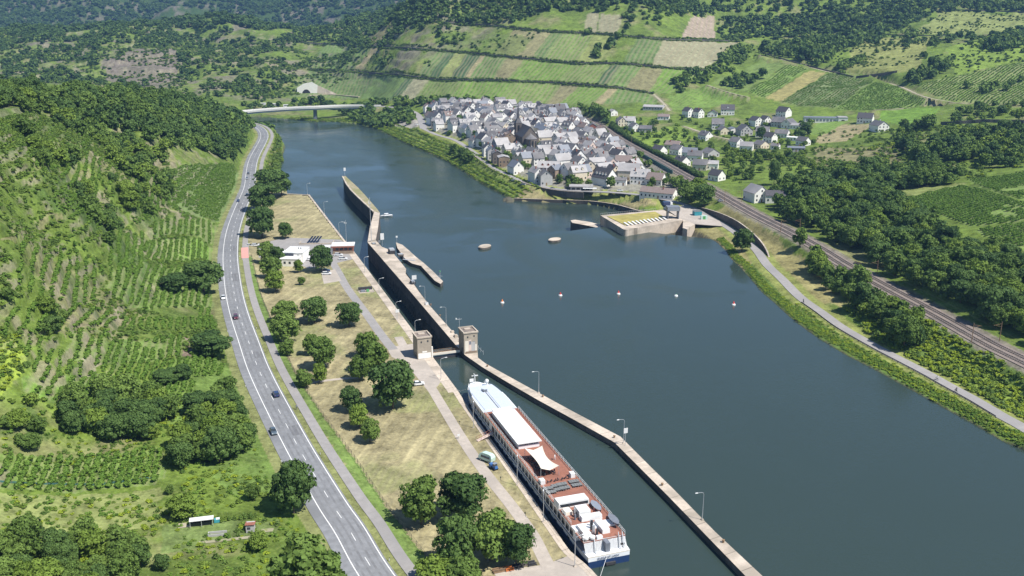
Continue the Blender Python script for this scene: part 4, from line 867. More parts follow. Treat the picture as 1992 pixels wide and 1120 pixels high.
mb.add(vs,fs); mb.obj('hull',M['white'],t); MB().box(-1.5,-1.1,1.0,1.8,1.1,2.2,taper=.8).obj('cabin',M['shipw'],t); MB().box(-1.4,-1.02,1.5,1.6,1.02,1.9,taper=.97).obj('cabin_window',M['glass'],t)
# ---------------- the river cruise ship ----------------
SH=math.radians(108.9); Sx,Sy=23.5,201.4
n_=(-math.sin(SH),math.cos(SH)); Sx+=n_[0]*.45; Sy+=n_[1]*.45; SZ=1.15; Sx*=(128-SZ)/128; Sy*=(128-SZ)/128
ship=empty('cruise_ship',(Sx,Sy,SZ),SH,'long white river cruise ship with navy stern and red brown sundeck moored at the quay','ship')
def sloc(x,y,z=0):
    return Vector((Sx+x*math.cos(SH)-y*math.sin(SH),Sy+x*math.sin(SH)+y*math.cos(SH),z+SZ))
def hw(x,B=5.7):
    if x>88: u=(x-88)/22.3; return max(.12,B*math.sqrt(max(0,1-u**2.3)))
    if x<3: return B-.25*(3-x)/3
    return B
xs_=list(np.linspace(-.6,88,24))+list(88+22.2*np.sin(np.linspace(.1,math.pi/2,12)))
def shell(z0,z1,B0,B1,m,x0=-10,x1=200,mb=None,flare=0):
    mb=mb or MB(); X_=[x for x in xs_ if x0<=x<=x1]; n=len(X_)
    vs=[]
    for z,B in ((z0,B0),(z1,B1)):
        for x in X_: vs.append((x+flare*(z-z0)*max(0,(x-88)/22),hw(x)*B,z))
        for x in X_[::-1]: vs.append((x+flare*(z-z0)*max(0,(x-88)/22),-hw(x)*B,z))
    k=2*n; mb.add(vs,[(i+1,i,k+i,k+i+1) if i<k-1 else (0,i,k+i,k) for i in range(k)]+[tuple(range(k,2*k))],m); return mb
mb=shell(-1.5,1.85,.96,.99,0); mb.obj('hull',M['navy'],ship)
mb=shell(1.85,3.0,.99,1.0,0,flare=.12); mb.obj('topsides',M['shipw'],ship)
shell(3.0,3.12,1.012,1.012,0,flare=.1).obj('rubbing_strake',M['slate_b'],ship)
mb=MB(); 
# two cabin decks
mb=shell(3.12,5.9,.975,.975,0,x0=3.5,x1=98); mb.obj('superstructure',M['shipw'],ship)
k=0
for x in np.arange(8.5,94,2.7):
    for sgn in (1,-1):
        if 70.5<x<73.5 and sgn==1: continue
        y=hw(x)*.975
        y2=hw(x+2.1)*.975
        mb=MB(); z0,z1=3.5,5.35
        a_=(x,sgn*(y+.02),z0);b_=(x+2.1,sgn*(y2+.02),z0);c_=(x+2.1,sgn*(y2+.02),z1);d_=(x,sgn*(y+.02),z1)
        mb.add([a_,b_,c_,d_,(a_[0],a_[1]-sgn*.05,z0),(b_[0],b_[1]-sgn*.05,z0),(c_[0],c_[1]-sgn*.05,z1),(d_[0],d_[1]-sgn*.05,z1)],[(0,1,2,3),(4,7,6,5)],0); mb.obj('cabin_window',M['glass'],ship)
for x in np.arange(6,100,4.3):
    for sgn in (1,-1): MB().box(x,sgn*hw(x)*.99-.02,1.75,x+1.6,sgn*hw(x)*.99+.02,2.45).obj('lower_window',M['glass'],ship)
mb=MB(); mb.box(70.8,5.3,1.8,73.2,5.62,5.2); mb.obj('boarding_doorway',M['dark'],ship)
# decks
mb=MB(); X_=[x for x in xs_ if 9.8<=x<=82]; X_=[9.8]+X_+[81.5]
def deck(x0,x1,z,th,B,m,name,y0=None,y1=None):
    X=[x0]+[x for x in xs_ if x0<x<x1]+[x1]; P=[(x,min(hw(x)*B,y1 if y1 is not None else 99)) for x in X]+[(x,max(-hw(x)*B,y0 if y0 is not None else -99)) for x in X[::-1]]
    return MB().prism(P,z-th,z,0).obj(name,M[m],ship)
deck(9.8,81.5,6.05,.15,.985,'deckr','sundeck'); deck(81.5,103.5,5.95,.5,.93,'deckg','bow_roof_deck'); deck(103.5,110.2,4.3,.3,.99,'shipw','foredeck')
deck(2.2,9.8,5.5,.2,.97,'deckr','aft_deck'); deck(-.6,2.6,3.15,.1,1.0,'shipw','stern_platform')
shell(3.1,4.6,1.0,1.0,0,x0=95,flare=.12).obj('bow_bulwark',M['shipw'],ship)
MB().box(81.5,-.12,5.95,100,.18,6.02).obj('roof_seam',M['slate_b'],ship)
for y0,y1 in ((.9,4.7),(-4.7,-.6)):
    MB().box(83,y0,5.96,98,y1,6.06,taper=.97).obj('roof_panel',M['deckg'],ship)
mb=MB(); mb.prism([(x,hw(x)*.8) for x in (100,102,104,106)]+[(x,-hw(x)*.8) for x in (106,104,102,100)],4.3,5.6,0); mb.obj('bow_house',M['shipw'],ship)
# transom
mb=MB(); mb.add([(2.4,5.4,5.6),(2.4,-5.4,5.6),(1.0,-5.4,3.15),(1.0,5.4,3.15)],[(0,3,2,1),(0,1,2,3)]); mb.obj('transom',M['shipw'],ship)
MB().box(.2,-.6,3.15,2.3,.5,5.5).obj('stern_locker',M['slate_b'],ship)
MB().box(-.62,-5.4,2.9,-.55,5.4,3.15).obj('stern_rail',M['canvas'],ship)
MB().box(-1.1,-1.6,.3,-.4,.9,1.0).obj('swim_step',M['dark'],ship)
for y in (-3.4,-4.4,3.0): mb=MB(); mb.path([(.3,y,3.15),(2.6,y-.3,6.5)],.12,6); mb.obj('davit',M['metal'],ship)
cu_=bpy.data.curves.new('ship_name','FONT'); cu_.body='ELEGANT LADY'; cu_.size=.8; cu_.extrude=.02; cu_.align_x='CENTER'; cu_.materials.append(M['navy'])
o=bpy.data.objects.new('ship_name',cu_); COL.objects.link(o); bpy.context.view_layer.update()
_m=bpy.data.meshes.new_from_object(o.evaluated_get(bpy.context.evaluated_depsgraph_get())); bpy.data.objects.remove(o); o=link('ship_name',_m,ship); o.location=(-.75,.2,2.15); o.rotation_euler=(math.pi/2,0,-math.pi/2)
# lounge with long white roof
mb=MB(); mb.box(53.4,-2.5,6.05,78.3,3.9,7.0,0); mb.box(53.7,-2.3,7.0,78.1,3.7,7.75,1); mb.obj('lounge_wall',[M['shipw'],M['shipw']],ship)
for k in range(9):
    for y,s_ in ((3.72,1),(-2.32,-1)): MB().box(54.2+k*2.65,y-.02,7.02,56.5+k*2.65,y+.02,7.7).obj('lounge_window',M['glass'],ship)
for k in range(4): MB().box(53.66,-2.1+k*1.45,7.05,53.70,-.85+k*1.45,7.7).obj('lounge_window',M['glass'],ship)
mb=MB(); mb.box(52.9,-3.0,7.75,77,4.35,8.0,0); mb.box(77,-2.4,7.7,79.2,3.7,7.95,0); mb.obj('lounge_roof',M['white'],ship)
# rails
for sgn in (1,-1):
    for x0,x1,z in ((10,81,6.05),(2.4,9.6,5.5),(104,109,4.5)):
        mb=MB()
        xx=np.arange(x0,x1,1.9)
        for x in xx: mb.cyl((x,sgn*hw(x)*.96,z),(x,sgn*hw(x)*.96,z+1.1),.05,.05,4)
        for p,q in zip(xx,xx[1:]):
            for dz in (1.1,.6): mb.cyl((p,sgn*hw(p)*.96,z+dz),(q,sgn*hw(q)*.96,z+dz),.045,.045,4,cap=False)
        mb.obj('railing',M['white'],ship)
# awning
mb=MB(); nu,nv=10,6; vs=[]
for i in range(nu+1):
    for j in range(nv+1):
        u=i/nu;v=j/nv; bow=.9*math.sin(math.pi*u); yv=(-1.2+bow*.9)+(v)*((4.0-bow)-(-1.2+bow*.9))
        vs.append((35+12.8*u,yv,8.3+.7*abs(2*u-1)**2*abs(2*v-1)-.25*math.sin(math.pi*v)))
mb.add(vs,[(i*(nv+1)+j,(i+1)*(nv+1)+j,(i+1)*(nv+1)+j+1,i*(nv+1)+j+1) for i in range(nu) for j in range(nv)]); aw=mb.obj('awning',M['canvas'],ship)
sd=aw.modifiers.new('thick','SOLIDIFY'); sd.thickness=.06
for x in (35,47.8):
    for y in (-1.2,4.0): MB().cyl((x,y,6.05),(x,y,9),.06,.06,5).obj('awning_pole',M['metal'],ship)
# deck fittings
for x,y,l_,w_,h_,m,nm in [(19.6,1.4,3.4,8.6,1.5,'white','wheelhouse'),(32.2,4.7,1.7,1.3,1.2,'white','deck_locker'),(33.2,-4.3,1.7,1.3,1.2,'white','deck_locker'),(14.0,1.4-.6,3.4,3.2,1.7,'white','engine_hatch'),(15.6,4.2,2.6,1.9,.9,'canvas','skylight_box'),
  (6.4,3.6,5.2,1.9,1.1,'white','aft_locker'),(6.9,-1.4,5.2,2.0,1.1,'white','aft_locker'),(11,-.2,1.6,5.6,1.2,'white','vent_house'),(2.9,1.1,.9,1.5,.7,'shipw','winch_housing'),(1.8,-4.4,1.1,1.1,.8,'dark','mooring_winch')]:
    z=6.05 if x>9.8 else 5.5; z=3.2 if x<2.5 else z
    MB().box(x-l_/2,y-w_/2,z,x+l_/2,y+w_/2,z+h_,0,taper=.95).obj(nm,M[m],ship)
MB().box(18.0,-2.6,7.5,18.05,5.2,7.55).obj('wheelhouse_trim',M['slate_b'],ship)
mb=MB(); mb.box(17.83,-2.4,6.5,17.95,5.2,7.2,taper=1); mb.obj('wheelhouse_window',M['glass'],ship)
for k in range(7):
    a_=random.random()*6; x=12.6+random.random()*3.4; y=2.6+random.random()*2.0-(k%3)*.9
for (x,y,r,h_,m) in ((12.8,2.9,.35,1.6,'dark'),(13.6,3.1,.3,2.2,'metal'),(5.6,1.4,.5,1.5,'metal'),(7.2,1.2,.45,1.9,'dark'),(8.4,.9,.4,1.3,'metal'),(4.4,1.0,.35,1.2,'dark'),(17.2,3.1,.3,1.3,'dark'),(11.9,3.6,.3,1.4,'slate_b')): MB().cyl((x,y,5.5),(x,y,6.05+h_),r,r*.7,8).obj('vent_pipe',M[m],ship)
for x,y in ((3.0,4.6),(2.8,3.0)): MB().cyl((x,y,6.0),(x,y,6.5),.75,.75,12).obj('raft_drum',M['white'],ship)
for x,y in ((15.5,-3.6),(8,-5.0)):
    mb=MB(); sec=[(-2.6,.2),(-1.5,.8),(0,1.0),(1.6,.85),(2.7,.15)]; vs=[]
    for u,w2 in sec: vs+=[(x+u,y-w2,6.9),(x+u,y-w2*.5,6.2),(x+u,y+w2*.5,6.2),(x+u,y+w2,6.9)]
    fs=[(4*i+j,4*i+4+j,4*i+5+j,4*i+1+j) for i in range(4) for j in range(3)]+[(4*i+3,4*i+7,4*i+4,4*i) for i in range(4)]
    bo=mb.add(vs,fs).obj('rescue_boat',M['scar'] if x>10 else M['slate_b']); tag(bo,'grey rescue boat on the right edge of the ship %s'%('beside the wheelhouse' if x>10 else 'near the stern'),'boat'); bo.location=(Sx,Sy,SZ); bo.rotation_euler=(0,0,SH)
# bow mast, radar
mb=MB(); mb.path([(108.6,.3,4.3),(109,.3,8.0)],.16,6); mb.box(108.7,-.8,7.4,108.9,1.4,7.7); mb.path([(108.8,.3,7.8),(107.6,1.0,8.8)],.12,5); mb.obj('bow_mast',M['white'],ship)
mb=MB(); mb.box(107.2,1.2,6.0,107.3,2.6,7.2); mb.obj('bow_flag',M['white'],ship)
MB().cyl((103.5,-2.3,4.3),(103.5,-2.3,7.0),.5,.35,10).obj('searchlight_post',M['white'],ship); MB().ball((103.5,-2.3,7.3),.7,10,6).obj('radar_dome',M['white'],ship)
mb=MB(); mb.box(97.5,.6,6.0,99.6,.8,6.5); mb.box(97.5,-.6,6.0,97.7,.8,6.8); mb.obj('folded_mast',M['slate_b'],ship)
for y in (-2.5,2.5): MB().cyl((107,y*.6,4.3),(107,y*.6,4.9),.3,.25,8).obj('bollard',M['dark'],ship)
# furniture on the sundeck: every piece its own thing
def shipobj(name,x,y,z,rz,label,cat,group): p=sloc(x,y,z); return empty(name,p,SH+rz,label,cat,group)
lm1=MB().box(-.33,-.95,.22,.33,.5,.32).mesh('lounger_seat',M['grey']); mb=MB(); mb.add([(-.33,.5,.3),(.33,.5,.3),(.33,1.0,.62),(-.33,1.0,.62),(-.33,.5,.22),(.33,.5,.22),(.33,1.02,.54),(-.33,1.02,.54)],[(0,1,2,3),(7,6,5,4),(0,3,7,4),(1,5,6,2),(3,2,6,7)]); lm2=mb.mesh('lounger_back',M['grey'])
mb=MB()
for x in (-.3,.3):
    for y in (-.8,.8): mb.box(x-.03,y-.03,0,x+.03,y+.03,.24)
lm3=mb.mesh('lounger_legs',M['metal'])
gname=['port rail block','port centre block','starboard centre block','starboard rail block']
for gi_,(gx,gy) in enumerate(((27.6,4.35),(28.3,1.55),(28.6,.05),(29.0,-3.55))):
    for k in range(4):
        for r_2 in range(2):
            t=shipobj('sun_lounger',gx-1.3+r_2*2.1+.2,gy-1.1+k*.72,6.06,math.pi/2,'%s grey lounger, %s row of the %s'%(['fourth','third','second','first'][k],('aft','forward')[r_2],gname[gi_]),'sun lounger','grey sun loungers on the ship deck')
            link('seat',lm1,t);link('backrest',lm2,t);link('leg_frame',lm3,t)
tm=MB().cyl((0,0,.68),(0,0,.74),.55,.55,10).mesh('table_top',M['dark']); tl=MB().cyl((0,0,0),(0,0,.7),.07,.07,6).mesh('table_stem',M['dark'])
c1=MB().box(-.24,-.24,.4,.24,.24,.47).mesh('chair_seat',M['dark']); c2=MB().box(-.24,.2,.47,.24,.26,.9).mesh('chair_back',M['dark']); mb=MB()
for x in (-.2,.2):
    for y in (-.2,.2): mb.box(x-.025,y-.025,0,x+.025,y+.025,.4)
c3=mb.mesh('chair_legs',M['dark'])
def chair(x,y,rz,lab): 
    t=shipobj('deck_chair',x,y,6.06,rz,lab,'chair','dark chairs on the ship deck'); link('seat',c1,t);link('backrest',c2,t);link('leg_frame',c3,t)
ords='first second third fourth fifth sixth seventh eighth ninth tenth eleventh twelfth thirteenth fourteenth fifteenth sixteenth seventeenth eighteenth nineteenth twentieth'.split()
ti=0
for x in (36.6,39.6,42.6,45.6):
    for y in (3.0,.2):
        t=shipobj('deck_table',x,y,6.06,0,'dark round table under the cream awning, %s from the stern side, %s row'%(ords[ti//2],'left' if y>1 else 'right'),'table','tables under the awning'); link('table_top',tm,t);link('stem',tl,t)
        for q in range(4): a_=q*math.pi/2+.5; chair(x+.85*math.cos(a_),y+.85*math.sin(a_),a_-math.pi/2,'dark chair at the %s %s table under the awning, %s side'%(ords[ti//2],'left' if y>1 else 'right',['bow','left','stern','right'][q]))
        ti+=1
for k in range(7): chair(31.7+.25*(k%2)+.1*k,3.2-k*1.05,math.pi/2*(k%3),'dark chair in the row across the deck before the loungers, %s from the left'%ords[k])
# mooring lines
for p,q,s_ in ((sloc(106,4.5,4.2),W3(886,757,3.1),'from the bow to the quay'),(sloc(-.6,.5,2.8),W3(1155,1150,1),'hanging from the stern')):
    mb=MB(); mid=(p+q)/2-Vector((0,0,.7)); mb.path([p,mid,q],.05,4); tag(mb.obj('mooring_line',M['white']),'thin white mooring line '+s_,'rope')
# gangway
p=sloc(72,5.3,3.6); q=W3(928,857,3.15); t=empty('gangway',q,math.atan2(p.y-q.y,p.x-q.x),'reddish gangway sloping from quay path up to the ship','gangway')
L_=(p-q).length; dz=p.z-q.z; mb=MB(); mb.add([(0,-.6,0),(L_,-.6,dz),(L_,.6,dz),(0,.6,0),(0,-.6,-.15),(L_,-.6,dz-.15),(L_,.6,dz-.15),(0,.6,-.15)],[(0,1,2,3),(7,6,5,4),(0,4,5,1),(3,2,6,7),(0,3,7,4)]); mb.obj('walkway',M['wall_p'],t)
for y in (-.6,.6):
    mb=MB(); mb.path([(0,y,1.0),(L_,y,dz+1)],.05,4)
    for k in range(6): mb.cyl((L_*k/5,y,dz*k/5),(L_*k/5,y,dz*k/5+1),.04,.04,4)
    mb.obj('handrail',M['brick'],t)
# ---------------- vehicles ----------------
def tyre_mesh(r=.33,w_=.22):
    mb=MB(); mb.cyl((0,-w_/2,0),(0,w_/2,0),r,r,12); a=mb.mesh('tyre',M['black']); mb=MB(); mb.cyl((0,-w_/2-.01,0),(0,w_/2+.01,0),r*.6,r*.6,10); return a,mb.mesh('rim',M['scar'])
TY,RM=tyre_mesh()
_cars={}
def car(X,Y,z,rz,col,label,kind='car',group=None):
    key=(col,kind)
    if key not in _cars:
        if kind=='car': prof=[(-2.15,.35),(-2.2,.75),(-2.05,.98),(-1.5,1.05),(.95,.98),(1.9,.82),(2.15,.62),(2.15,.35)]; gh=[(-1.75,1.02),(-1.15,1.46),(.1,1.48),(.98,.98)]; hw_=.88
        elif kind=='estate': prof=[(-2.3,.35),(-2.35,.8),(-2.25,1.02),(-1.5,1.06),(.95,1.0),(1.95,.86),(2.2,.65),(2.2,.35)]; gh=[(-2.15,1.04),(-1.95,1.55),(.1,1.56),(1.0,1.0)]; hw_=.92
        else: prof=[(-2.5,.4),(-2.55,1.1),(-2.5,1.3),(-2.0,1.3),(1.5,1.3),(2.3,1.1),(2.5,.8),(2.5,.4)]; gh=[(-2.52,1.28),(-2.45,2.1),(1.2,2.15),(2.0,1.25)]; hw_=.98
        def ext(P,h0,h1,m):
            mb=MB(); n=len(P); zt=max(p[1] for p in P); zb=min(p[1] for p in P)
            vs=[]
            for s_ in (-1,1):
                for x,zz in P: vs.append((x,s_*(h0+(h1-h0)*(zz-zb)/(zt-zb+1e-6)),zz))
            mb.add(vs,[tuple(range(n)),tuple(range(2*n-1,n-1,-1))]+[(i,n+i,n+(i+1)%n,(i+1)%n) for i in range(n)],0); return mb
        body=ext(prof,hw_,hw_*.96,0).mesh('car_body',M[col])
        gl=ext(gh,hw_*.95,hw_*.72,0).mesh('car_glass',M['glass'])
        x0,x1=gh[1][0],gh[2][0]; zt=gh[1][1]; rf=MB(); rf.box(x0-.02,-hw_*.74,zt-.03,x1+.05,hw_*.74,zt+.03); 
        if kind=='van': rf.box(gh[0][0],-hw_*.96,1.25,.4,hw_*.96,zt-.02,taper=.86)
        rf=rf.mesh('car_roof',M[col])
        hl=MB().box(-.04,-.14,-.08,.04,.14,.08).mesh('car_light',M['white']); tl_=MB().box(-.04,-.14,-.08,.04,.14,.08).mesh('tail_light',M['red'])
        _cars[key]=(body,gl,rf,hl,tl_,prof[-1][0],prof[0][0],hw_)
    body,gl,rf,hl,tl_,xf,xb,hw_=_cars[key]
    t=empty('parked_car' if group and 'parked' in group else 'car',(X,Y,z),rz,label,'van' if kind=='van' else 'car',group)
    link('body',body,t);link('windows',gl,t);link('roof',rf,t)
    for x in (-1.35,1.35):
        for y in (-hw_+.08,hw_-.08): wh=link('wheel',TY,t,(x,y,.33)); link('rim',RM,wh)
    for y in (-.6,.6): link('headlight',hl,t,(xf,y,.68)); link('tail_light',tl_,t,(xb,y,.8))
    return t
def road_at(px,py,z=4.0,L=None):
    L=ROAD if L is None else L; x,y=W(px,py,z); i=int(np.argmin((L[:,0]-x)**2+(L[:,1]-y)**2)); i=min(max(i,1),len(L)-2); d=L[i+1,:2]-L[i-1,:2]; return x,y,math.atan2(d[1],d[0])
for px,py,col,kind,rev,lab in [(537,769,'dblue','estate',0,'dark blue car driving on the main road beside the lawn trees'),(532,842,'gcar','car',1,'dark grey car on the left lane edge nearest the camera'),(459,619,'maroon','estate',1,'dark maroon car on the main road bend'),(434.5,581,'wcar','car',1,'white car on the left verge of the main road'),
 (463.5,392,'dblue','car',1,'dark small car on the main road before the big roadside trees'),(483,338,'gcar','car',0,'dark car farthest up the straight of the main road'),(480.5,348,'scar','car',1,'pale silver car following behind a dark one far up the road'),(481,380,'gcar','estate',0,'dark car in the tree shade beside the main road')]:
    x,y,a=road_at(px,py); car(x,y,4.05,a+(math.pi if rev else 0),col,lab,kind,'cars on the main road')
for px,py,col,kind,rz,lab in [(498,382,'wcar','van',.2,'white camper van half under the roadside trees'),(486,479.5,'wcar','car',.1,'white car at the lock entrance, left of two'),(498,480,'wcar','estate',.1,'white car at the lock entrance, right of two'),(512,492,'wcar','van',.15,'white van behind the roadside trees at the entrance'),
 (594.5,487,'wcar','car',2.6,'white car beside the white service building, farther one'),(600,497,'wcar','car',2.7,'white car beside the white service building, nearer one'),(603,506,'wcar','car',.1,'white car below the big yard tree, partly hidden'),(659,497.5,'wcar','estate',.05,'white car below the control house, farther one'),(667.5,505,'wcar','estate',.05,'white car below the control house, nearer one'),
 (634,528,'dblue','car',.1,'dark blue car behind the white one on the paved pad'),(636,534,'wcar','estate',.1,'white car on the paved pad beside the service lane'),(814,749,'wcar','car',.3,'white car half hidden by the big lawn tree near the plaza')]:
    X,Y=W(px,py,3); car(X,Y,3.06 if py!=480 else 3.5,rz,col,lab,kind,'cars parked around the lock')
# mint van with blue tractor by the gangway
X,Y=W(947,896,3.05); t=empty('camper_van',(X,Y,3.06),SH+.55,'rounded pale mint van on the quay path near the gangway','van')
mb=MB(); P=[(-2.4,.5),(-2.5,1.6),(-2.2,2.4),(-1.4,2.6),(1.0,2.55),(2.0,2.1),(2.4,1.3),(2.45,.5)]; n=len(P); vs=[(x,s_*(1.0 if z<1.7 else .78),z) for s_ in (-1,1) for x,z in P]
mb.add(vs,[tuple(range(n)),tuple(range(2*n-1,n-1,-1))]+[(i,n+i,n+(i+1)%n,(i+1)%n) for i in range(n)]); mb.obj('body',M['mint'],t)
MB().box(-1.8,-1.03,1.3,1.4,1.03,1.85).obj('windows',M['glass'],t)
for x in (-1.5,1.5):
    for y in (-.9,.9): wh=link('wheel',TY,t,(x,y,.35)); link('rim',RM,wh)
X,Y=W(961,912,3.05); t=empty('utility_tractor',(X,Y,3.06),SH+.3,'small blue utility tractor with bins beside the mint van','tractor')
MB().box(-1.3,-.5,.5,.6,.5,1.2,taper=.9).obj('engine_body',M['blue'],t); MB().box(-.9,-.55,1.2,-.1,.55,1.9,taper=.85).obj('cab',M['glass'],t); MB().box(.7,-.6,.3,1.7,.6,1.3).obj('rear_bin',M['blue'],t); MB().box(-.95,-.6,1.9,.0,.6,1.98).obj('cab_roof',M['scar'],t)
for x in (-.9,.4):
    for y in (-.6,.6): link('wheel',TY,t,(x,y,.33))
# ---------------- lock buildings ----------------
def bx(name,t,m,*a,**k): return MB().box(*a,**k).obj(name,M[m],t)
X,Y=W(573,512,3); t=empty('service_building',(X,Y,3),R(-4),'white flat roofed service building with solar panels at the lock yard','building')
bx('wall',t,'wall_w',-5.5,-6.5,0,3.6,1,3.8); bx('upper_wall',t,'wall_w',-6,1,0,4.2,14,5.2); bx('side_wall',t,'wall_w',-9.5,5,0,-6,10,4.2)
bx('roof',t,'white',-6.2,.8,5.2,4.4,14.2,5.45); bx('roof',t,'white',-5.7,-6.7,3.8,3.8,.8,4.0); bx('roof',t,'white',-9.7,4.8,4.2,-6.2,10.2,4.4)
for k in range(2): bx('solar_panel',t,'solar',-4.6+k*2.2,-.6,4.05,-2.5+k*2.2,2.6-2.2,4.9)
for x in (-4.6,-2.2,1.2): bx('window',t,'glass',x,.93,3.3 if x<0 else 3.0,x+1.3,1.0,4.4)
for x in (-3.6,-1,2.4): bx('window',t,'glass',x,-6.56,1.4,x+1.1,-6.5,2.6)
for x in (.6,1.8): bx('roof_vent',t,'dark',x-1,9,5.45,x-.6,9.5,6.1)
X,Y=W(668,491,3); t=empty('control_house',(X,Y,3),R(6),'lock control house of brick with flat white roof overhanging','building')
bx('wall',t,'brick',-5.2,-3,0,5.4,3.5,4.4); bx('lower_wall',t,'stone',-5.3,-3.1,0,5.5,-2.9,1.7); bx('roof',t,'white',-6,-3.8,4.4,6.2,4.2,4.75); bx('fascia',t,'brick',-6.05,-3.9,3.7,6.25,-3.8,4.4); bx('annex_wall',t,'wall_w',-10,-2.5,0,-5.3,3,3.4); bx('annex_roof',t,'white',-10.2,-2.8,3.4,-5.3,3.2,3.6)
for k in range(4): bx('window',t,'glass',-3.8+k*2.3,-3.06,2.0,-2.2+k*2.3,-3.0,3.4)
X,Y=W(655,496,3)
# solar carport with dark inclined panels
for k in range(4):
    X,Y=W(603.5+k*5.6,471,3); t=empty('solar_rack',(X,Y,3),R(-20),'dark tilted solar rack on the far lawn, %s from the left'%ords[k],'solar rack','row of dark tilted panels by the lock yard')
    mb=MB(); mb.add([(-.5,-3,.3),(.5,-3,.3),(.5,3,2.9),(-.5,3,2.9),(-.5,-3,.1),(.5,-3,.1),(.5,3,2.7),(-.5,3,2.7)],[(0,1,2,3),(7,6,5,4),(0,4,5,1),(2,6,7,3),(1,5,6,2),(0,3,7,4)]); mb.obj('panel',M['solar'],t); mb=MB(); mb.cyl((0,-2,0),(0,-2,.6),.1); mb.cyl((0,2.4,0),(0,2.4,2.4),.1); mb.obj('frame',M['metal'],t)
X,Y=W(612,474,3); t=empty('low_wall_enclosure',(X,Y,3),R(4),'low pale rectangular wall enclosure around the dark solar racks','low wall')
bx('front_wall',t,'conc',-8,-1.2,0,10,-.8,.7); bx('side_wall',t,'conc',-8.4,-1.2,0,-8,5,.7); bx('side_wall',t,'conc',10,-1.2,0,10.4,5,.7)
# pump pit with machines on the narrow lawn
X,Y=W(712,566,3); t=empty('pump_station',(X,Y,3),qd,'small fenced pump pit with dark pipes on the narrow lawn strip','pump pit')
bx('slab',t,'conc',-3.6,-3,0,3.6,3,.12); bx('pipe_rack',t,'dark',-3.2,1.4,.1,3.2,2.4,1.5); bx('control_box',t,'green',0,-1.8,.1,1.2,-.8,1.1); bx('pump',t,'slate_b',-2.6,-1.8,.1,-.6,-.2,.9)
mb=MB(); mb.path([(-3.6,-3,1.1),(3.6,-3,1.1),(3.6,3,1.1),(-3.6,3,1.1),(-3.6,-3,1.1)],.04,4); mb.obj('rail',M['metal'],t)
X,Y=W(1330,412,4.7); t=empty('site_container',(X,Y,4.75),R(10),'teal container box on the yard beside the power station','container')
t.location=(*W(1356,418,4.75),4.75); bx('body',t,'teal',-2.4,-2,0,2.4,2,2.6); bx('lid',t,'scar',-2.5,-2.1,2.6,2.5,2.1,2.8)
t=empty('site_container',(*W(1369,426,4.75),4.75),R(5),'pale green equipment cabinet behind the teal container','cabinet'); bx('body',t,'mint',-2,-1,0,2,1,2.2); bx('door',t,'green',-.8,-1.05,.1,.8,-1,2.0)
t=empty('truck',(*W(1297,401,4.6),4.7),R(20),'dark blue truck with white cab roof beside the power station','truck'); bx('cargo_body',t,'dblue',-3,-1.2,.8,2,1.2,3.0); bx('cab',t,'white',2.1,-1.15,.6,3.8,1.15,2.6,taper=.9); bx('window',t,'glass',3.6,-1,1.5,3.75,1,2.3)
for x in (-2,3):
    for y in (-1.1,1.1): wh=link('wheel',TY,t,(x,y,.5)); wh.scale=(1.5,1.2,1.5)
t=empty('equipment_platform',(*W(1300,407,4.6),4.7),R(20),'pale blue metal equipment platform at the mossy roof end','platform'); bx('deck',t,'slate_b',-3,-1.2,.9,3,1.2,1.1); bx('tank',t,'scar',-2,-.9,1.1,1.6,.9,1.9,taper=.9)
for x in (-2.8,2.8): bx('leg',t,'metal',x-.1,-1,0,x+.1,1,.9)
# fence between verge and lawn
FN=imline([(489,500,3),(493,515,3),(507,574,3),(529,628,3),(571,721,3.1),(593,759,3.1),(643,831,3.1),(693,899,3.1),(754,991,3.1),(832,1091,3.1),(900,1180,3.1)],3,it=1)
t=empty('chain_fence',(0,0,0),0,'long dark green wire fence between road verge and dry lawn','fence')
mb=MB()
for p in FN: mb.cyl((p[0],p[1],2.6),(p[0],p[1],4.9),.06,.06,4)
mb.obj('post_row',M['dark'],t)['kind']='stuff'
mb=MB()
for h_ in (3.2,3.7,4.2,4.75):
    for p,q in zip(FN,FN[1:]): mb.cyl((p[0],p[1],h_),(q[0],q[1],h_),.03,.03,3,cap=False)
mb.obj('wire_mesh',M['dark'],t)
# guard rail along the riverside road
L=STREET[near(STREET,1956,813,3.3):near(STREET,1560,583,3.6)] if near(STREET,1956,813,3.3)<near(STREET,1560,583,3.6) else STREET[near(STREET,1560,583,3.6):near(STREET,1956,813,3.3)]
t=empty('guard_rail',(0,0,0),0,'long dark guard rail on the water side of the riverside road','guard rail')
mb=MB(); G=L.copy(); G[:,2]+=.75; strip(mb,G,-3.0,-2.93,0,0,.35); mb.obj('rail',M['dark'],t)
mb=MB(); Nn=normals(L)
for i in range(0,len(L)): p=L[i,:2]-Nn[i]*3.0; mb.box(p[0]-.06,p[1]-.06,L[i,2]-.8,p[0]+.06,p[1]+.06,L[i,2]+.7)
mb.obj('post_row',M['dark'],t)['kind']='stuff'
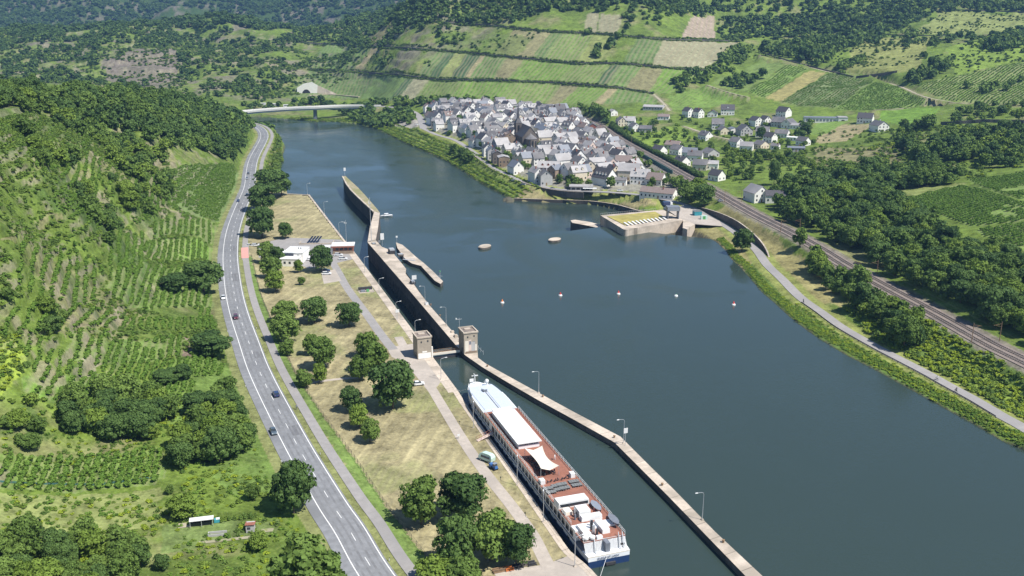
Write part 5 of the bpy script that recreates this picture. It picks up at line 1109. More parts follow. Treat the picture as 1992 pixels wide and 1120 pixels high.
# overhead line masts of the railway
for i,(px,py) in enumerate([(1920,662),(1703,536),(1439,391),(1229,279),(1552,450)]):
    X,Y=W(px,py,9.5); i_=int(np.argmin((RAIL[:,0]-X)**2+(RAIL[:,1]-Y)**2)); d=RAIL[i_+1,:2]-RAIL[i_-1,:2]; d/=np.linalg.norm(d); nn=np.array([d[1],-d[0]])
    for s_ in (-1,1):
        p=RAIL[i_,:2]+nn*5.6*s_; t=empty('catenary_mast',(p[0],p[1],RAIL[i_,2]-.1),math.atan2(-nn[1]*s_,-nn[0]*s_),'rusty overhead line mast %s the tracks, %s of the visible pairs'%('on the river side of' if s_<0 else 'on the hill side of',['nearest','second','fourth','farthest','third'][i]),'mast','overhead line masts')
        MB().cyl((0,0,0),(0,0,7.6),.16,.11,6).obj('post',M['wood'],t); mb=MB(); mb.path([(0,0,6.9),(3.2,0,6.3)],.06,4); mb.path([(0,0,5.6),(2.6,0,6.4)],.05,4); mb.obj('bracket',M['wood'],t)
for off in (-2.1,2.1):
    mb=MB(); L=RAIL[::3].copy(); Nn=normals(L); P=[Vector((L[i,0]+Nn[i,0]*off,L[i,1]+Nn[i,1]*off,L[i,2]+5.6)) for i in range(len(L))]; mb.path(P,.025,3); tag(mb.obj('overhead_wire',M['dark']),'thin overhead wire above the %s railway track'%('river side' if off<0 else 'hill side'),'wire')
# ---------------- people ----------------
def person(loc,rz,label,top='cloth_d',leg='cloth_d',pose='walk'):
    t=empty('person',loc,rz,label,'person')
    J={'pel':(0,0,.93),'ch':(0,.02,1.32),'nk':(0,.02,1.5),'hd':(0,.05,1.66),'sL':(-.19,0,1.42),'eL':(-.25,.05,1.13),'hL':(-.24,.2,.9),'sR':(.19,0,1.42),'eR':(.25,.0,1.13),'hR':(.25,.12,.88),
       'kL':(-.1,.16,.5),'fL':(-.1,.2,.06),'tL':(-.1,.34,.04),'kR':(.1,-.02,.5),'fR':(.1,-.24,.08),'tR':(.1,-.1,.03)}
    if pose=='ride': J.update({'ch':(0,.18,1.38),'nk':(0,.26,1.55),'hd':(0,.34,1.68),'sL':(-.18,.2,1.46),'eL':(-.22,.4,1.22),'hL':(-.24,.62,1.08),'sR':(.18,.2,1.46),'eR':(.22,.4,1.22),'hR':(.24,.62,1.08),'pel':(0,-.12,1.0),'kL':(-.1,.28,.75),'fL':(-.1,.16,.3),'tL':(-.1,.3,.26),'kR':(.1,.22,.62),'fR':(.1,.08,.12),'tR':(.1,.22,.1)})
    names=list(J); E=[('pel','ch'),('ch','nk'),('nk','hd'),('ch','sL'),('sL','eL'),('eL','hL'),('ch','sR'),('sR','eR'),('eR','hR'),('pel','kL'),('kL','fL'),('fL','tL'),('pel','kR'),('kR','fR'),('fR','tR')]
    rad=dict(pel=.15,ch=.16,nk=.06,hd=.11,sL=.07,sR=.07,eL=.05,eR=.05,hL=.04,hR=.04,kL=.075,kR=.075,fL=.05,fR=.05,tL=.04,tR=.04)
    me=bpy.data.meshes.new('person_body'); me.from_pydata([J[k] for k in names],[(names.index(a),names.index(b_)) for a,b_ in E],[]); me.materials.append(M[top])
    o=link('body',me,t); sk=o.modifiers.new('skin','SKIN'); 
    if not me.skin_vertices: me.skin_vertices.new()
    for i,k in enumerate(names): me.skin_vertices[0].data[i].radius=(rad[k],rad[k]); me.skin_vertices[0].data[i].use_root=(k=='pel')
    o.modifiers.new('sub','SUBSURF').levels=1
    MB().ball((J['hd'][0],J['hd'][1]-.02,J['hd'][2]+.05),.125,8,6).obj('hair',M['wood'],t)
    return t
def bike(loc,rz,label):
    t=empty('bicycle',loc,rz,label,'bicycle')
    for y in (-.5,.55):
        mb=MB(); P=[(0,y+.34*math.cos(a),.34+.34*math.sin(a)) for a in np.linspace(0,2*math.pi,13)]; mb.path(P,.035,4); mb.obj('wheel',M['black'],t)
    mb=MB(); mb.path([(0,-.5,.34),(0,-.15,.85),(0,.42,.85),(0,.05,.32),(0,-.5,.34)],.03,4); mb.path([(0,.55,.34),(0,.42,.95)],.03,4); mb.obj('frame',M['dark'],t); MB().box(-.25,.38,.98,.25,.44,1.02).obj('handlebar',M['dark'],t); MB().box(-.08,-.28,.9,.08,-.02,.96).obj('saddle',M['black'],t)
def rider(px,py,z,L,top,lab,rev=0):
    x,y,a=road_at(px,py,z,L); rz=a-math.pi/2+(math.pi if rev else 0); bike((x,y,z+.05),rz,'bicycle ridden by '+lab); person((x,y,z+.05),rz,lab,top,'cloth_d','ride')
rider(1822,739,3.3,STREET,'cloth_w','cyclist in white on the riverside road',1); rider(1859,762,3.3,STREET,'cloth_d','cyclist in dark clothes on the riverside road',1)
rider(1563,589,3.3,STREET,'cloth_d','lone cyclist in dark clothes farther along the riverside road'); rider(478,420,4,ROAD,'cloth_d','cyclist on the path beside the big roadside trees'); rider(473,454,4,ROAD,'cloth_d','cyclist on the path just above the red crossing')
x,y=W(577,796,4.0); person((x,y,4.05),R(200),'person walking on the cycle path beside the main road','slate_b')
x,y=W(1395,423,4.2); person((x,y,4.3),R(60),'person in white on the road below the dark retaining wall','cloth_w')
for x,y,lab,m in ((71,7.5,'person in dark clothes at the ship end of the gangway','cloth_d'),(44,-3.5,'person standing on the sundeck right of the awning','cloth_w'),(13,-1.9,'person by the engine hatch on the aft sundeck','maroon')):
    if x==71: continue
    p=sloc(x,y,6.06); person(p,R(30*x),lab,m)
# clutter by the lower plaza
for k,(px,py,l_,m,lab) in enumerate([(972,1111,3.4,'wood','brown stacked timber trestle at the plaza edge under the trees'),(990,1108,1.8,'orange','orange barrier frame leaning among the timber by the plaza'),(1006,1104,2.6,'dark','dark heap of steel frames by the plaza'),(1020,1099,1.6,'stone_d','dark machine part at the plaza edge'),(1034,1098,2,'dark','dark low trailer bed at the plaza corner')]):
    X,Y=W(px,py,3); t=empty('stored_material',(X,Y,3.04),R(20),lab,'stored material')
    for q in range(4):
        mb=MB(); mb.box(-l_/2,-.7+q*.4,.05+.12*(q%2),l_/2,-.45+q*.4,.3+.3*(q%2)); mb.obj('plank',M[m],t)
    mb=MB(); mb.path([(-l_/2,-.8,0),(-l_/2,-.8,.9),(l_/2,-.8,.9),(l_/2,-.8,0)],.05,4); mb.obj('frame',M['dark'] if m!='orange' else M['orange'],t)
# ---------------- garden plot at lower left ----------------
def gp(px,py): h=hit1(px,py); return h
h=gp(393,1022); t=empty('shelter',(h.x,h.y,h.z),R(14),'long white roofed open shelter in the garden plot','shelter')
bx('roof',t,'white',-2.9,-.9,1.8,2.9,1.0,1.95); bx('back_wall',t,'dark',-2.8,.8,0,2.8,.95,1.8); bx('bench',t,'dark',-2.5,-.1,.0,2.4,.6,.9)
for x in (-2.7,0,2.7): bx('post',t,'metal',x-.06,-.8,0,x+.06,-.7,1.8)
h=gp(423,1015); t=empty('water_tank',(h.x,h.y,h.z),.3,'small teal and white water container beside the shelter','container'); bx('tank',t,'teal',-.8,-.6,.1,.6,.6,.9,taper=.9); bx('lid',t,'white',-.3,-.5,.9,.6,.5,1.0)
h=gp(410,1012); t=empty('barrel',(h.x,h.y,h.z),0,'blue barrel at the right end of the white shelter','barrel'); MB().cyl((0,0,0),(0,0,1.1),.4,.4,10).obj('body',M['blue'],t); MB().cyl((0,0,1.1),(0,0,1.16),.42,.42,10).obj('rim',M['white'],t)
h=gp(488,1032); t=empty('garden_shed',(h.x,h.y,h.z),R(8),'small rusty roofed garden shed with pale panels','shed'); bx('wall',t,'wall_g',-1.0,-1.1,0,1.0,1.1,2.0); 
mb=MB(); mb.add([(-1.2,-1.3,2.3),(1.2,-1.3,2.3),(1.2,1.3,1.9),(-1.2,1.3,1.9),(-1.2,-1.3,2.2),(1.2,-1.3,2.2),(1.2,1.3,1.8),(-1.2,1.3,1.8)],[(0,1,2,3),(7,6,5,4),(0,4,5,1),(2,6,7,3),(1,5,6,2),(0,3,7,4)]); mb.obj('roof',M['brick'],t); bx('window',t,'glass',-.7,-1.15,1,.1,-1.1,1.6)
h=gp(423,1040); t=empty('raised_bed',(h.x,h.y,h.z),R(10),'grey raised bed frame in the middle of the garden plot','raised bed'); bx('side_board',t,'wall_g',-2.2,-.8,0,2.2,-.65,.6); bx('side_board',t,'wall_g',-2.2,.65,0,2.2,.8,.6); bx('end_board',t,'wall_g',-2.2,-.65,0,-2.05,.65,.6)
for px,py,l_,w_,lab,m in ((445,1050,14,1.2,'long strip of bare pale soil across the garden','lane'),(520,1032,3,1.6,'small patch of pale soil with sticks at the garden right end','lane'),(360,1022,3.2,2.2,'little pale soil patch left of the white shelter','lane')):
    h=gp(px,py); mb=MB(); nx=12; a_=R(13); P=[]
    for i in range(nx+1):
        for s_ in (-1,1):
            u=(i/nx-.5)*l_; v=s_*w_/2; X=h.x+u*math.cos(a_)-v*math.sin(a_); Y=h.y+u*math.sin(a_)+v*math.cos(a_); P.append((X,Y,float(gz(X,Y))+.12))
    mb.add(P,[(2*i,2*i+2,2*i+3,2*i+1) for i in range(nx)]); tag(mb.obj('soil_bed',M[m]),kind='structure')
t=empty('net_fence',(0,0,0),0,'low blue green net fence along the lower edge of the vineyard','fence'); xs=np.linspace(0,300,40); ys_=np.interp(xs,[0,60,190,300],[938,942,944,930]); hh=hit(xs,ys_); mb=MB(); hh[:,2]+=.55; strip(mb,hh,-.03,.03,0,0,.6); mb.obj('net',M['tealg'],t)
mb=MB(); [mb.box(p[0]-.05,p[1]-.05,p[2]-1,p[0]+.05,p[1]+.05,p[2]+.2) for p in hh[::3]]; mb.obj('post_row',M['wood'],t)
def ordw(i):
    if i<20: return ords[i]
    if i>=99: return 'hundredth' if i==99 else 'hundred-and-'+ordw(i-100)
    T=['twenty','thirty','forty','fifty','sixty','seventy','eighty','ninety'][(i+1)//10-2]
    return T[:-1]+'ieth' if (i+1)%10==0 else T+'-'+ords[(i+1)%10-1]
# ---------------- houses ----------------
WM=MB().box(-.5,-.06,0,.5,.02,1.25).mesh('window_pane',M['glass']); DM=MB().box(-.5,-.06,0,.5,.02,2.0).mesh('door_leaf',M['wood'])
_hm={}
def hmesh(w_,l_,h,p,wm,rm,hip=0):
    """gable house: ridge along local y"""
    k=(w_,l_,h,p,wm,rm,hip)
    if k in _hm: return _hm[k]
    a,b=w_/2,l_/2; r=h+a*p
    mb=MB(); mb.add([(-a,-b,-3),(a,-b,-3),(a,b,-3),(-a,b,-3),(-a,-b,h),(a,-b,h),(a,b,h),(-a,b,h),(0,-b+hip,r),(0,b-hip,r)],
      [(0,1,5,4),(1,2,6,5),(2,3,7,6),(3,0,4,7)]+([(4,5,8),(6,7,9)] if not hip else []),0); wl=mb.mesh('house_wall',M[wm])
    mb=MB(); o=.35; e=h-o*p; t=.22; y0,y1=-b-.3,b+.3
    if hip: y0+=0; 
    ry0,ry1=(y0,y1) if not hip else (-b+hip,b-hip)
    vs=[(-a-o,y0,e),(a+o,y0,e),(a+o,y1,e),(-a-o,y1,e),(0,ry0,r),(0,ry1,r)]; vs+=[(x,y,z+t) for x,y,z in vs]
    fs=[(6,10,11,9),(7,8,11,10),(0,3,5,4),(1,4,5,2),(0,6,9,3),(1,2,8,7)]
    fs+=[(0,4,10,6),(4,1,7,10),(3,9,11,5),(5,11,8,2)] if not hip else [(6,7,10),(8,9,11),(0,1,7,6),(2,3,9,8)]
    mb.add(vs,fs,0); rf=mb.mesh('house_roof',M[rm]); _hm[k]=(wl,rf,r); return _hm[k]
CHM=MB().box(-.35,-.35,-1.2,.35,.35,1.1).mesh('chimney',M['brick']); CHW=MB().box(-.35,-.35,-1.2,.35,.35,1.1).mesh('chimney_pale',M['wall_g'])
def dormer_mesh(wm,rm):
    mb=MB(); mb.add([(-.7,-1.1,0),(.7,-1.1,0),(.7,-1.1,1.2),(-.7,-1.1,1.2),(0,-1.1,1.8),(-.7,1,1.2),(.7,1,1.2),(0,1,1.8),(-.7,1,0),(.7,1,0)],[(0,1,2,4,3),(0,3,5,8),(1,9,6,2)],0)
    mb.add([(-.85,-1.25,1.15),(.85,-1.25,1.15),(0,-1.25,1.95),(-.85,1,1.15),(.85,1,1.15),(0,1,1.95)],[(0,2,5,3),(2,1,4,5)],1); return mb.mesh('dormer',[M[wm],M[rm]])
_dm={}
def house(x,y,rz,w_,l_,h,p,wm,rm,label,nwin=6,chim=True,dorm=0,hip=0,name='house',cat='house',group='houses of the riverside village'):
    z=float(min(gz(x+dx,y+dy) for dx,dy in ((0,0),(w_*.3,0),(-w_*.3,0),(0,-w_*.4))))+.3
    wl,rf,r=hmesh(w_,l_,h,p,wm,rm,hip); t=empty(name,(x,y,z),rz,label,cat,group)
    link('wall',wl,t); ro=link('roof',rf,t)
    if chim: c=link('chimney',CHM if rng.random()<.5 else CHW,ro,((-.15 if rng.random()<.5 else .15)*w_,l_*(rng.random()-.5)*.6,r-.2))
    # windows on the faces turned to the river / camera
    c_,s_=math.cos(rz),math.sin(rz); faces=[]
    for fx,fy,ang,wd in ((0,-1,0,w_),(1,0,math.pi/2,l_),(0,1,math.pi,w_),(-1,0,-math.pi/2,l_)):
        wx,wy=fx*c_-fy*s_,fx*s_+fy*c_; vis=-(wx*x+wy*y)/math.hypot(x,y)
        faces.append((vis,fx,fy,ang,wd))
    faces.sort(reverse=True); n=0
    for vis,fx,fy,ang,wd in faces[:2]:
        if vis<.15: continue
        cols=max(2,int(wd/2.8)); 
        for fl in range(2 if h>4.5 else 1):
            for k in range(cols):
                if n>=nwin: break
                u=(k+.5)/cols-.5; off=.03
                px_,py_=fx*(w_/2+off),fy*(l_/2+off)
                if fx==0: px_+=u*wd*(1 if fy<0 else -1)
                else: py_+=u*wd*fx
                isd=fl==0 and k==cols//2 and vis==faces[0][0]
                link('door' if isd else 'window',DM if isd else WM,t,(px_,py_,(.1 if isd else 1.1)+fl*2.7),ang); n+=1
        if fx==0 and h>4 and n<nwin+1 and not hip and p>.6: link('window',WM,t,(0,fy*(l_/2+.03),h+.8),ang)
    if dorm:
        k=(wm,rm)
        if k not in _dm: _dm[k]=dormer_mesh(*k)
        vis=[(-(sx*c_*x+sx*s_*y),sx) for sx in (1,-1)]; sx=max(vis)[1]
        for q in range(dorm): link('dormer',_dm[k],ro,(sx*w_*.27,l_*((q+.5)/dorm-.5)*.8,h+w_*.5*p*.32),math.pi/2*sx)
    return t
PLACED=[]
def H(px,py,w_,l_,h,p,rz,wm,rm,label,**k):
    hh=hit1(px,py); house(hh.x,hh.y,R(rz),w_,l_,h,p,wm,rm,label,**k); PLACED.append((hh.x,hh.y,max(w_,l_)/2+3))
g1=dict(group='houses on the hillside above the railway')
for a in [
 (1192,224,8,8,4,.6,20,'wall_w','slate_l','small white house alone above the village trees'),
 (1272,212,14,22,3.2,.25,70,'wall_g','slate_l','long low grey flat roofed house by the dirt track'),
 (1291,231,9,12,3.2,.5,75,'wall_w','tile','white house with brown roof below the dirt track'),
 (1208,244,9,10,5,.9,10,'wall_c','slate','tall cream gabled house at the left of a cluster over the railway'),
 (1224,244,10,12,5.5,.8,75,'wall_w','slate_l','white house with pale roof in the middle of the cluster over the railway'),
 (1234,254,9,10,4.5,.8,20,'wall_w','slate','white gabled house in front of the cluster over the railway'),
 (1256,256,11,12,3.5,.5,80,'wall_g','slate','grey wide roofed bungalow at the right of the cluster over the railway'),
 (1338,226,8,10,6,.9,30,'wall_w','slate_d','white dark roofed house, left twin on the meadow edge'),
 (1358,228,8,10,6,.9,30,'wall_w','slate_d','white dark roofed house, right twin on the meadow edge'),
 (1386,226,10,10,3.5,.6,-15,'wall_w','slate_d','dark roofed bungalow beside the white twin houses'),
 (1415,222,11,14,5.5,.9,80,'wall_w','slate_d','large dark roofed house with terrace at the top meadow'),
 (1396,250,11,12,5,.9,80,'wall_w','slate','steep grey roofed house behind the lower villa street'),
 (1406,260,9,11,4,.7,10,'wall_c','slate','cream house with grey roof in front of the steep roofed one'),
 (1426,258,8,8,4,.3,10,'wall_w','slate_b','small white house with blue grey flat roof'),
 (1447,262,12,13,5,.8,10,'wall_g','slate','broad grey gabled house in the middle of the villa street'),
 (1470,244,10,11,5.5,.7,25,'wall_w','slate_d','white two storey house with blue black roof at the meadow'),
 (1488,243,8,9,6,.8,25,'wall_w','slate_d','white tall gable attached right of the blue black roofed house'),
 (1524,226,10,13,5.5,.9,35,'wall_w','slate_d','white gabled house with dark roof left of the long hall'),
 (1514,246,10,12,5,.9,60,'wall_g','slate','grey slate roofed house left behind the white garden wall'),
 (1534,248,10,14,4.5,.8,-40,'wall_w','slate','white house with broad slate roof below the long hall'),
 (1550,250,9,12,3.5,.4,60,'wall_w','slate_l','low white annex right of the broad slate roof'),
 (1483,266,10,12,5.5,.8,70,'wall_w','slate','white two storey house on the bend of the villa street'),
 (1521,266,11,12,3.5,.6,60,'wall_w','slate','white bungalow with hipped roof over garden trees'),
 (1541,273,7,9,3,.15,60,'wall_w','white','small white flat roofed garden house'),
 (1480,288,10,10,3.5,.6,30,'wall_c','slate','cream bungalow with pyramid roof on the garden slope'),
 (1508,290,7,7,3,.5,60,'wall_w','slate','little house with grey roof beside the blue metal roof'),
 (1548,294,8,14,3,.25,78,'wall_g','slate_b','dark open barn with ribbed blue metal roof'),
 (1310,288,12,13,3.5,.5,60,'wall_c','tile','bungalow with brown red roof beside the bright meadow'),
 (1342,306,9,12,4.5,.8,70,'wall_w','slate_b','blue grey roofed white house with solar panels'),
 (1352,312,9,12,4.5,.8,72,'wall_w','slate','grey roofed white house in front of the solar roof'),
 (1381,304,11,12,3.5,.6,20,'wall_g','slate','grey broad roofed house on the left of the dark tall shrubs'),
 (1382,328,11,12,4.5,.35,75,'wall_w','slate_l','white house with very pale roof above the railway'),
 (1394,350,8,10,4,.9,35,'wall_w','slate_d','small white gable house with dark roof next to the railway'),
 (1470,390,11,13,6,.8,20,'wall_w','slate_l','large white house with pale roof right of the railway'),
 (1508,392,9,13,4.5,.6,80,'wall_w','slate_d','white house with dark roof attached right of the large one'),
 (1318,300,9,11,4.5,.8,35,'wall_w','slate','white gabled house left behind the solar roof house'),
 (1326,322,9,11,4,.8,30,'wall_w','slate_d','white house with dark roof between railway hedge and the grey roofs'),
 (1362,330,9,11,4.5,.8,70,'wall_c','slate','cream house left of the very pale roof above the railway'),
 (1432,284,9,11,4.5,.8,30,'wall_w','slate','white gable house at the lower end of the villa street'),
 (1452,292,9,11,4,.7,70,'wall_w','slate_l','white house with pale roof under the broad grey gabled house'),
 (1372,270,9,11,4.5,.8,30,'wall_w','slate','white gable house beside the lane bend under the twin houses'),
 (1498,276,8,10,5,.9,35,'wall_w','slate_d','narrow white dark roofed house at the bend of the villa street'),
 (1562,282,8,10,4,.8,35,'wall_w','slate','white gable house at the right end of the villa gardens'),
 (1282,300,9,11,4,.8,35,'wall_w','slate_d','small white dark roofed house nearest the railway hedge'),
 (1607,354,4,4,2.5,1.2,30,'wall_w','slate_d','tiny white gabled hut in the scrub'),
 (1683,238,11,14,5,.8,60,'wall_w','slate_d','white house with blue black roof at the tan field'),
 (1709,254,11,15,5.5,.7,12,'wall_w','slate','big grey roofed barn house on a terrace at the tan field')]:
    H(*a,chim=a[6]%3==0,dorm=1 if a[1]==222 else 0,nwin=7,**g1)
# village front
g2=dict(group='houses of the riverside village')
for a,k in [
 ((1281,384,11,24,4,.5,62,'wall_w','tile','long low white building with brown roof and white gable at the street'),dict(nwin=12)),
 ((1246,356,11,14,5.5,.9,72,'wall_w','slate_l','white house with light roof and wide dormer'),dict(dorm=2,nwin=9)),
 ((1224,348,14,16,7,.7,76,'wall_c','slate_l','big house with large plain pale roof'),dict(nwin=4)),
 ((1213,326,11,13,6,.7,76,'wall_p','tile','brown roofed house behind the large pale roof'),{}),
 ((1176,358,12,16,5.5,1.1,38,'wall_w','slate_d','white gabled house with dark steep roof and row of dormers'),dict(dorm=4,nwin=6)),
 ((1208,360,6,8,4,.6,76,'wall_w','slate','low white link house beside the red gate'),{}),
 ((1276,358,11,12,4,.8,62,'wall_w','tile','dark brown roofed house by the hedge near the railway'),{}),
 ((1060,358,9,12,7.5,.8,10,'wall_g','slate','grey slate clad gabled house at the street'),dict(nwin=2)),
 ((1043,354,8,13,8,.9,22,'wall_w','slate_l','tall narrow white gable at the riverside street'),dict(nwin=3)),
 ((1003,336,9,12,6,1.0,25,'wall_w','slate_b','white gable house above the promenade garden'),dict(nwin=3)),
 ((979,322,9,11,8,.25,8,'stone','slate_l','flat fronted brown stone house at the promenade'),dict(nwin=9)),
 ((966,316,8,11,9,.5,8,'stone_d','slate','dark stone tall house left of the brown one'),dict(nwin=9)),
 ((956,308,8,10,8,.8,10,'wall_g','slate_b','tall dark gabled house on the promenade corner'),dict(nwin=6)),
 ((948,300,8,10,7,.9,12,'wall_w','slate_d','white house with dark roof on the promenade row'),{}),
 ((1068,336,12,17,5,.7,80,'brick','slate_l','brick house with very large pale roof and dormers'),dict(dorm=3,nwin=8)),
 ((1126,328,9,12,6,.9,28,'wall_w','slate','white gable with slate roof left of a garden'),dict(nwin=4)),
 ((1146,336,9,10,6,.9,10,'wall_c','slate','cream tall house with grey roof by the garden'),dict(nwin=5)),
 ((990,284,11,11,9,.8,10,'stone','tile','old brown stone house with three dormers next to the church'),dict(dorm=3,nwin=12)),
 ((1182,306,9,14,7,.9,35,'wall_w','slate','white gable in a row facing the river, right part of the village'),{}),
 ((1200,316,9,13,7,.9,32,'wall_w','slate_d','white dark roofed house near the railway garden'),{}),
 ((1152,262,8,14,9,.6,0,'brick','slate','tall red brick house among white ones'),{}),
 ((924,282,9,11,6,.9,25,'wall_w','slate','white gable with grey roof above the riverside trees'),{}),
 ((985,220,10,13,8,1.1,30,'wall_w','slate_d','large dark gabled house at the upper village edge'),{}),
 ((843,216,9,12,5,.9,30,'wall_w','slate_b','white house with blue grey roof at the far end of the village'),{}),
 ((868,216,11,12,4.5,1.0,70,'wall_w','slate_d','white house with dark steep roof beside the far one'),{}),
 ((851,245,8,11,6,.8,60,'wall_p','slate_l','pinkish house with pale roof near the road ramp'),{})]:
    H(*a,**{**dict(nwin=6),**g2,**k})
h=hit1(1030,287); CHX,CHY=h.x,h.y; PLACED.append((CHX,CHY,22)); PLACED.append((CHX-2,CHY+14,16))
t=empty('church',(CHX-3,CHY+4,float(gz(CHX,CHY))),R(14),'dark stone village church with steep slate roof, apse and thin pointed spire','church')
a,b,h_,r=7.5,15,11,20
mb=MB(); mb.add([(-a,-b,-2),(a,-b,-2),(a,b,-2),(-a,b,-2),(-a,-b,h_),(a,-b,h_),(a,b,h_),(-a,b,h_),(0,-b,r),(0,b,r)],[(0,1,5,4),(1,2,6,5),(2,3,7,6),(3,0,4,7),(4,5,8),(6,7,9)]); mb.obj('nave_wall',M['stone_d'],t)
wl,rf,_=hmesh(15,30,11,1.2,'stone_d','slate_d'); link('nave_roof',rf,t)
mb=MB(); P=[(5*math.cos(q),-b-3.5+5*math.sin(q)) for q in np.linspace(math.pi,2*math.pi,6)]; P=[(5,-b),]+P[::-1]+[(-5,-b)]; mb.prism([(5,-b+.1),(5,-b-3.5)]+[(5*math.cos(q),-b-3.5+5*math.sin(q)) for q in np.linspace(0,-math.pi,6)][1:]+[(-5,-b+.1)],-2,10,0); mb.obj('apse',M['stone_d'],t)
mb=MB(); Q=[(5.3,-b+.1),(5.3,-b-3.5)]+[(5.3*math.cos(q),-b-3.5+5.3*math.sin(q)) for q in np.linspace(0,-math.pi,6)][1:]+[(-5.3,-b+.1)]; vs=[(x,y,10) for x,y in Q]+[(0,-b,14.5)]; mb.add(vs,[(i,(i+1)%len(Q),len(Q)) for i in range(len(Q))]); mb.obj('apse_roof',M['slate'],t)
for k in range(4):
    for sx in (1,-1): MB().box(sx*7.5-.1,-11+k*6.5,3,sx*7.5+.1,-9.4+k*6.5,8.5).obj('arched_window',M['glass'],t)
    for sx in (1,-1): MB().box(sx*8-.7,-13.6+k*7,-1,sx*8+.7,-12.6+k*7,9,taper=.8).obj('buttress',M['stone'],t)
for q in (-2.2,-1.57,-.95): MB().box(5.05*math.cos(q)-.5,-b-3.5+5.05*math.sin(q)-.15,3,5.05*math.cos(q)+.5,-b-3.5+5.05*math.sin(q)+.15,8.5).obj('arched_window',M['glass'],t)
tw=MB().box(-7.2,b-5,-2,-1.6,b+.6,21).obj('tower',M['stone_d'],t)
mb=MB(); cx,cy=-4.4,b-2.2; vs=[(cx-3,cy-3,21),(cx+3,cy-3,21),(cx+3,cy+3,21),(cx-3,cy+3,21)]; k=1.6; vs+=[(cx+k*math.cos(q),cy+k*math.sin(q),25) for q in (-2.356,-.785,.785,2.356)]+[(cx,cy,40)]; mb.add(vs,[(0,1,5,4),(1,2,6,5),(2,3,7,6),(3,0,4,7),(4,5,8),(5,6,8),(6,7,8),(7,4,8)]); mb.obj('spire',M['slate_d'],tw)
for dx,dy in ((0,-2.85),(2.85,0),(-2.85,0)): MB().box(cx+dx-.6,cy+dy-.6 if dx==0 else cy-.6,14,cx+dx+.6,(cy+dy+.1) if dx==0 else cy+.6,19).obj('belfry_window',M['black'],tw)
# long white hall and restaurant
h=hit1(1604,236); t=empty('hall',(h.x,h.y,h.z-.5),R(-10),'long white flat roofed hall on the meadow above the villas','hall'); bx('wall',t,'wall_w',-20,-6,-1,18,6,4.6); bx('wing_wall',t,'white',12,-8,-1,21,5.5,5.4); bx('roof',t,'slate_b',-20.4,-6.4,4.6,12,6.4,4.9); bx('wing_roof',t,'slate_l',11.8,-8.3,5.4,21.3,5.8,5.7)
for k in range(9): bx('window',t,'slate_b',-19+k*3.3,-6.08,1.2,-16.6+k*3.3,-6,3.4)
bx('door',t,'glass',15,-8.08,0,18,-8,3.2)
h=hit1(1131,370); t=empty('restaurant',(h.x,h.y,h.z),R(-4),'low flat roofed riverside restaurant with white awning and terrace','restaurant'); bx('wall',t,'wall_g',-8,-4,0,8,5,3.2); bx('roof',t,'slate_l',-9,-5,3.2,8.5,5.5,3.7); bx('awning',t,'white',1,-8,2.7,11,-4.2,2.85)
for k in range(4): bx('window',t,'glass',-7+k*3.4,-4.07,.8,-4.6+k*3.4,-4,2.6)
PLACED.append((h.x,h.y,15))
# the rest of the old village: closely packed houses on its two street directions
VP=wpoly([(826,214),(880,206),(990,206),(1090,214),(1128,226),(1160,250),(1195,275),(1235,315),(1262,345),(1240,362),(1150,356),(1085,348),(1030,338),(1005,325),(985,322),(955,296),(925,272),(885,258),(846,250)])
cand=[]
x0,y0=VP.min(0);x1,y1=VP.max(0)
for j,Y in enumerate(np.arange(y0,y1,13.2)):
    for i,X in enumerate(np.arange(x0,x1,11.2)):
        cand.append((X+(j%2)*5+rng.normal(0,1.6),Y+rng.normal(0,1.6)))
cand=np.array(cand); cand=cand[inpoly(cand[:,0],cand[:,1],VP)]
D3,_=segdist(cand[:,0],cand[:,1],STREET,False,30); D4,_=segdist(cand[:,0],cand[:,1],RAIL,False,30); cand=cand[(D3>10)&(D4>14)]
cand=[c for c in cand if all((c[0]-a_)**2+(c[1]-b_)**2>(r_+2.5)**2 for a_,b_,r_ in PLACED)]
cand=[c for c in cand if rng.random()>.26]
walls=['wall_w']*9+['wall_c']*3+['wall_g']*2+['wall_p','stone','wall_w']; roofs=['slate']*5+['slate_l']*6+['slate_d']*2+['tile','slate_b']
wn_={'wall_w':'white','wall_c':'cream','wall_g':'grey','wall_p':'pinkish','stone':'brown'}; rn_={'slate':'grey','slate_l':'pale','slate_d':'dark','slate_b':'bluish','tile':'brown'}
cp=[]
for X,Y in cand:
    px,py,_=PX(X,Y,float(gz(X,Y))); cp.append((py,px,X,Y))
cp.sort(); rows={}
for py,px,X,Y in cp: rows.setdefault(int((py-200)//9),[]).append((px,py,X,Y))
rk_=sorted(rows); CARDN=['nearest','second','third','fourth','fifth','sixth','seventh','eighth','ninth','tenth','eleventh','twelfth','thirteenth','fourteenth','fifteenth','sixteenth','seventeenth','eighteenth','nineteenth','twentieth']
for ri,rk in enumerate(rk_):
    L=sorted(rows[rk]); 
    for i,(px,py,X,Y) in enumerate(L):
        wm=walls[rng.integers(len(walls))]; rm=roofs[rng.integers(len(roofs))]
        w_=float(rng.choice([8,9,9.5,10.5])); l_=float(rng.choice([9,10.5,12,13.5])); hh_=float(rng.choice([4.6,5.6,6.4,7.2])); p=float(rng.choice([.75,.9,1.05]))
        base=24 if (px<1080) else 32; rz=R(base+(90 if rng.random()<.45 else 0)+rng.normal(0,6))
        oi=ordw(i)
        house(X,Y,rz,w_,l_,hh_,p,wm,rm,'%s house with %s roof, %s from left in the %s row above the river'%(wn_[wm],rn_[rm],oi,ordw(len(rk_)-ri-1)),nwin=5 if py>270 else 3,chim=rng.random()<.6,dorm=int(rng.random()<.2)*2)
print('village houses',len(cp))
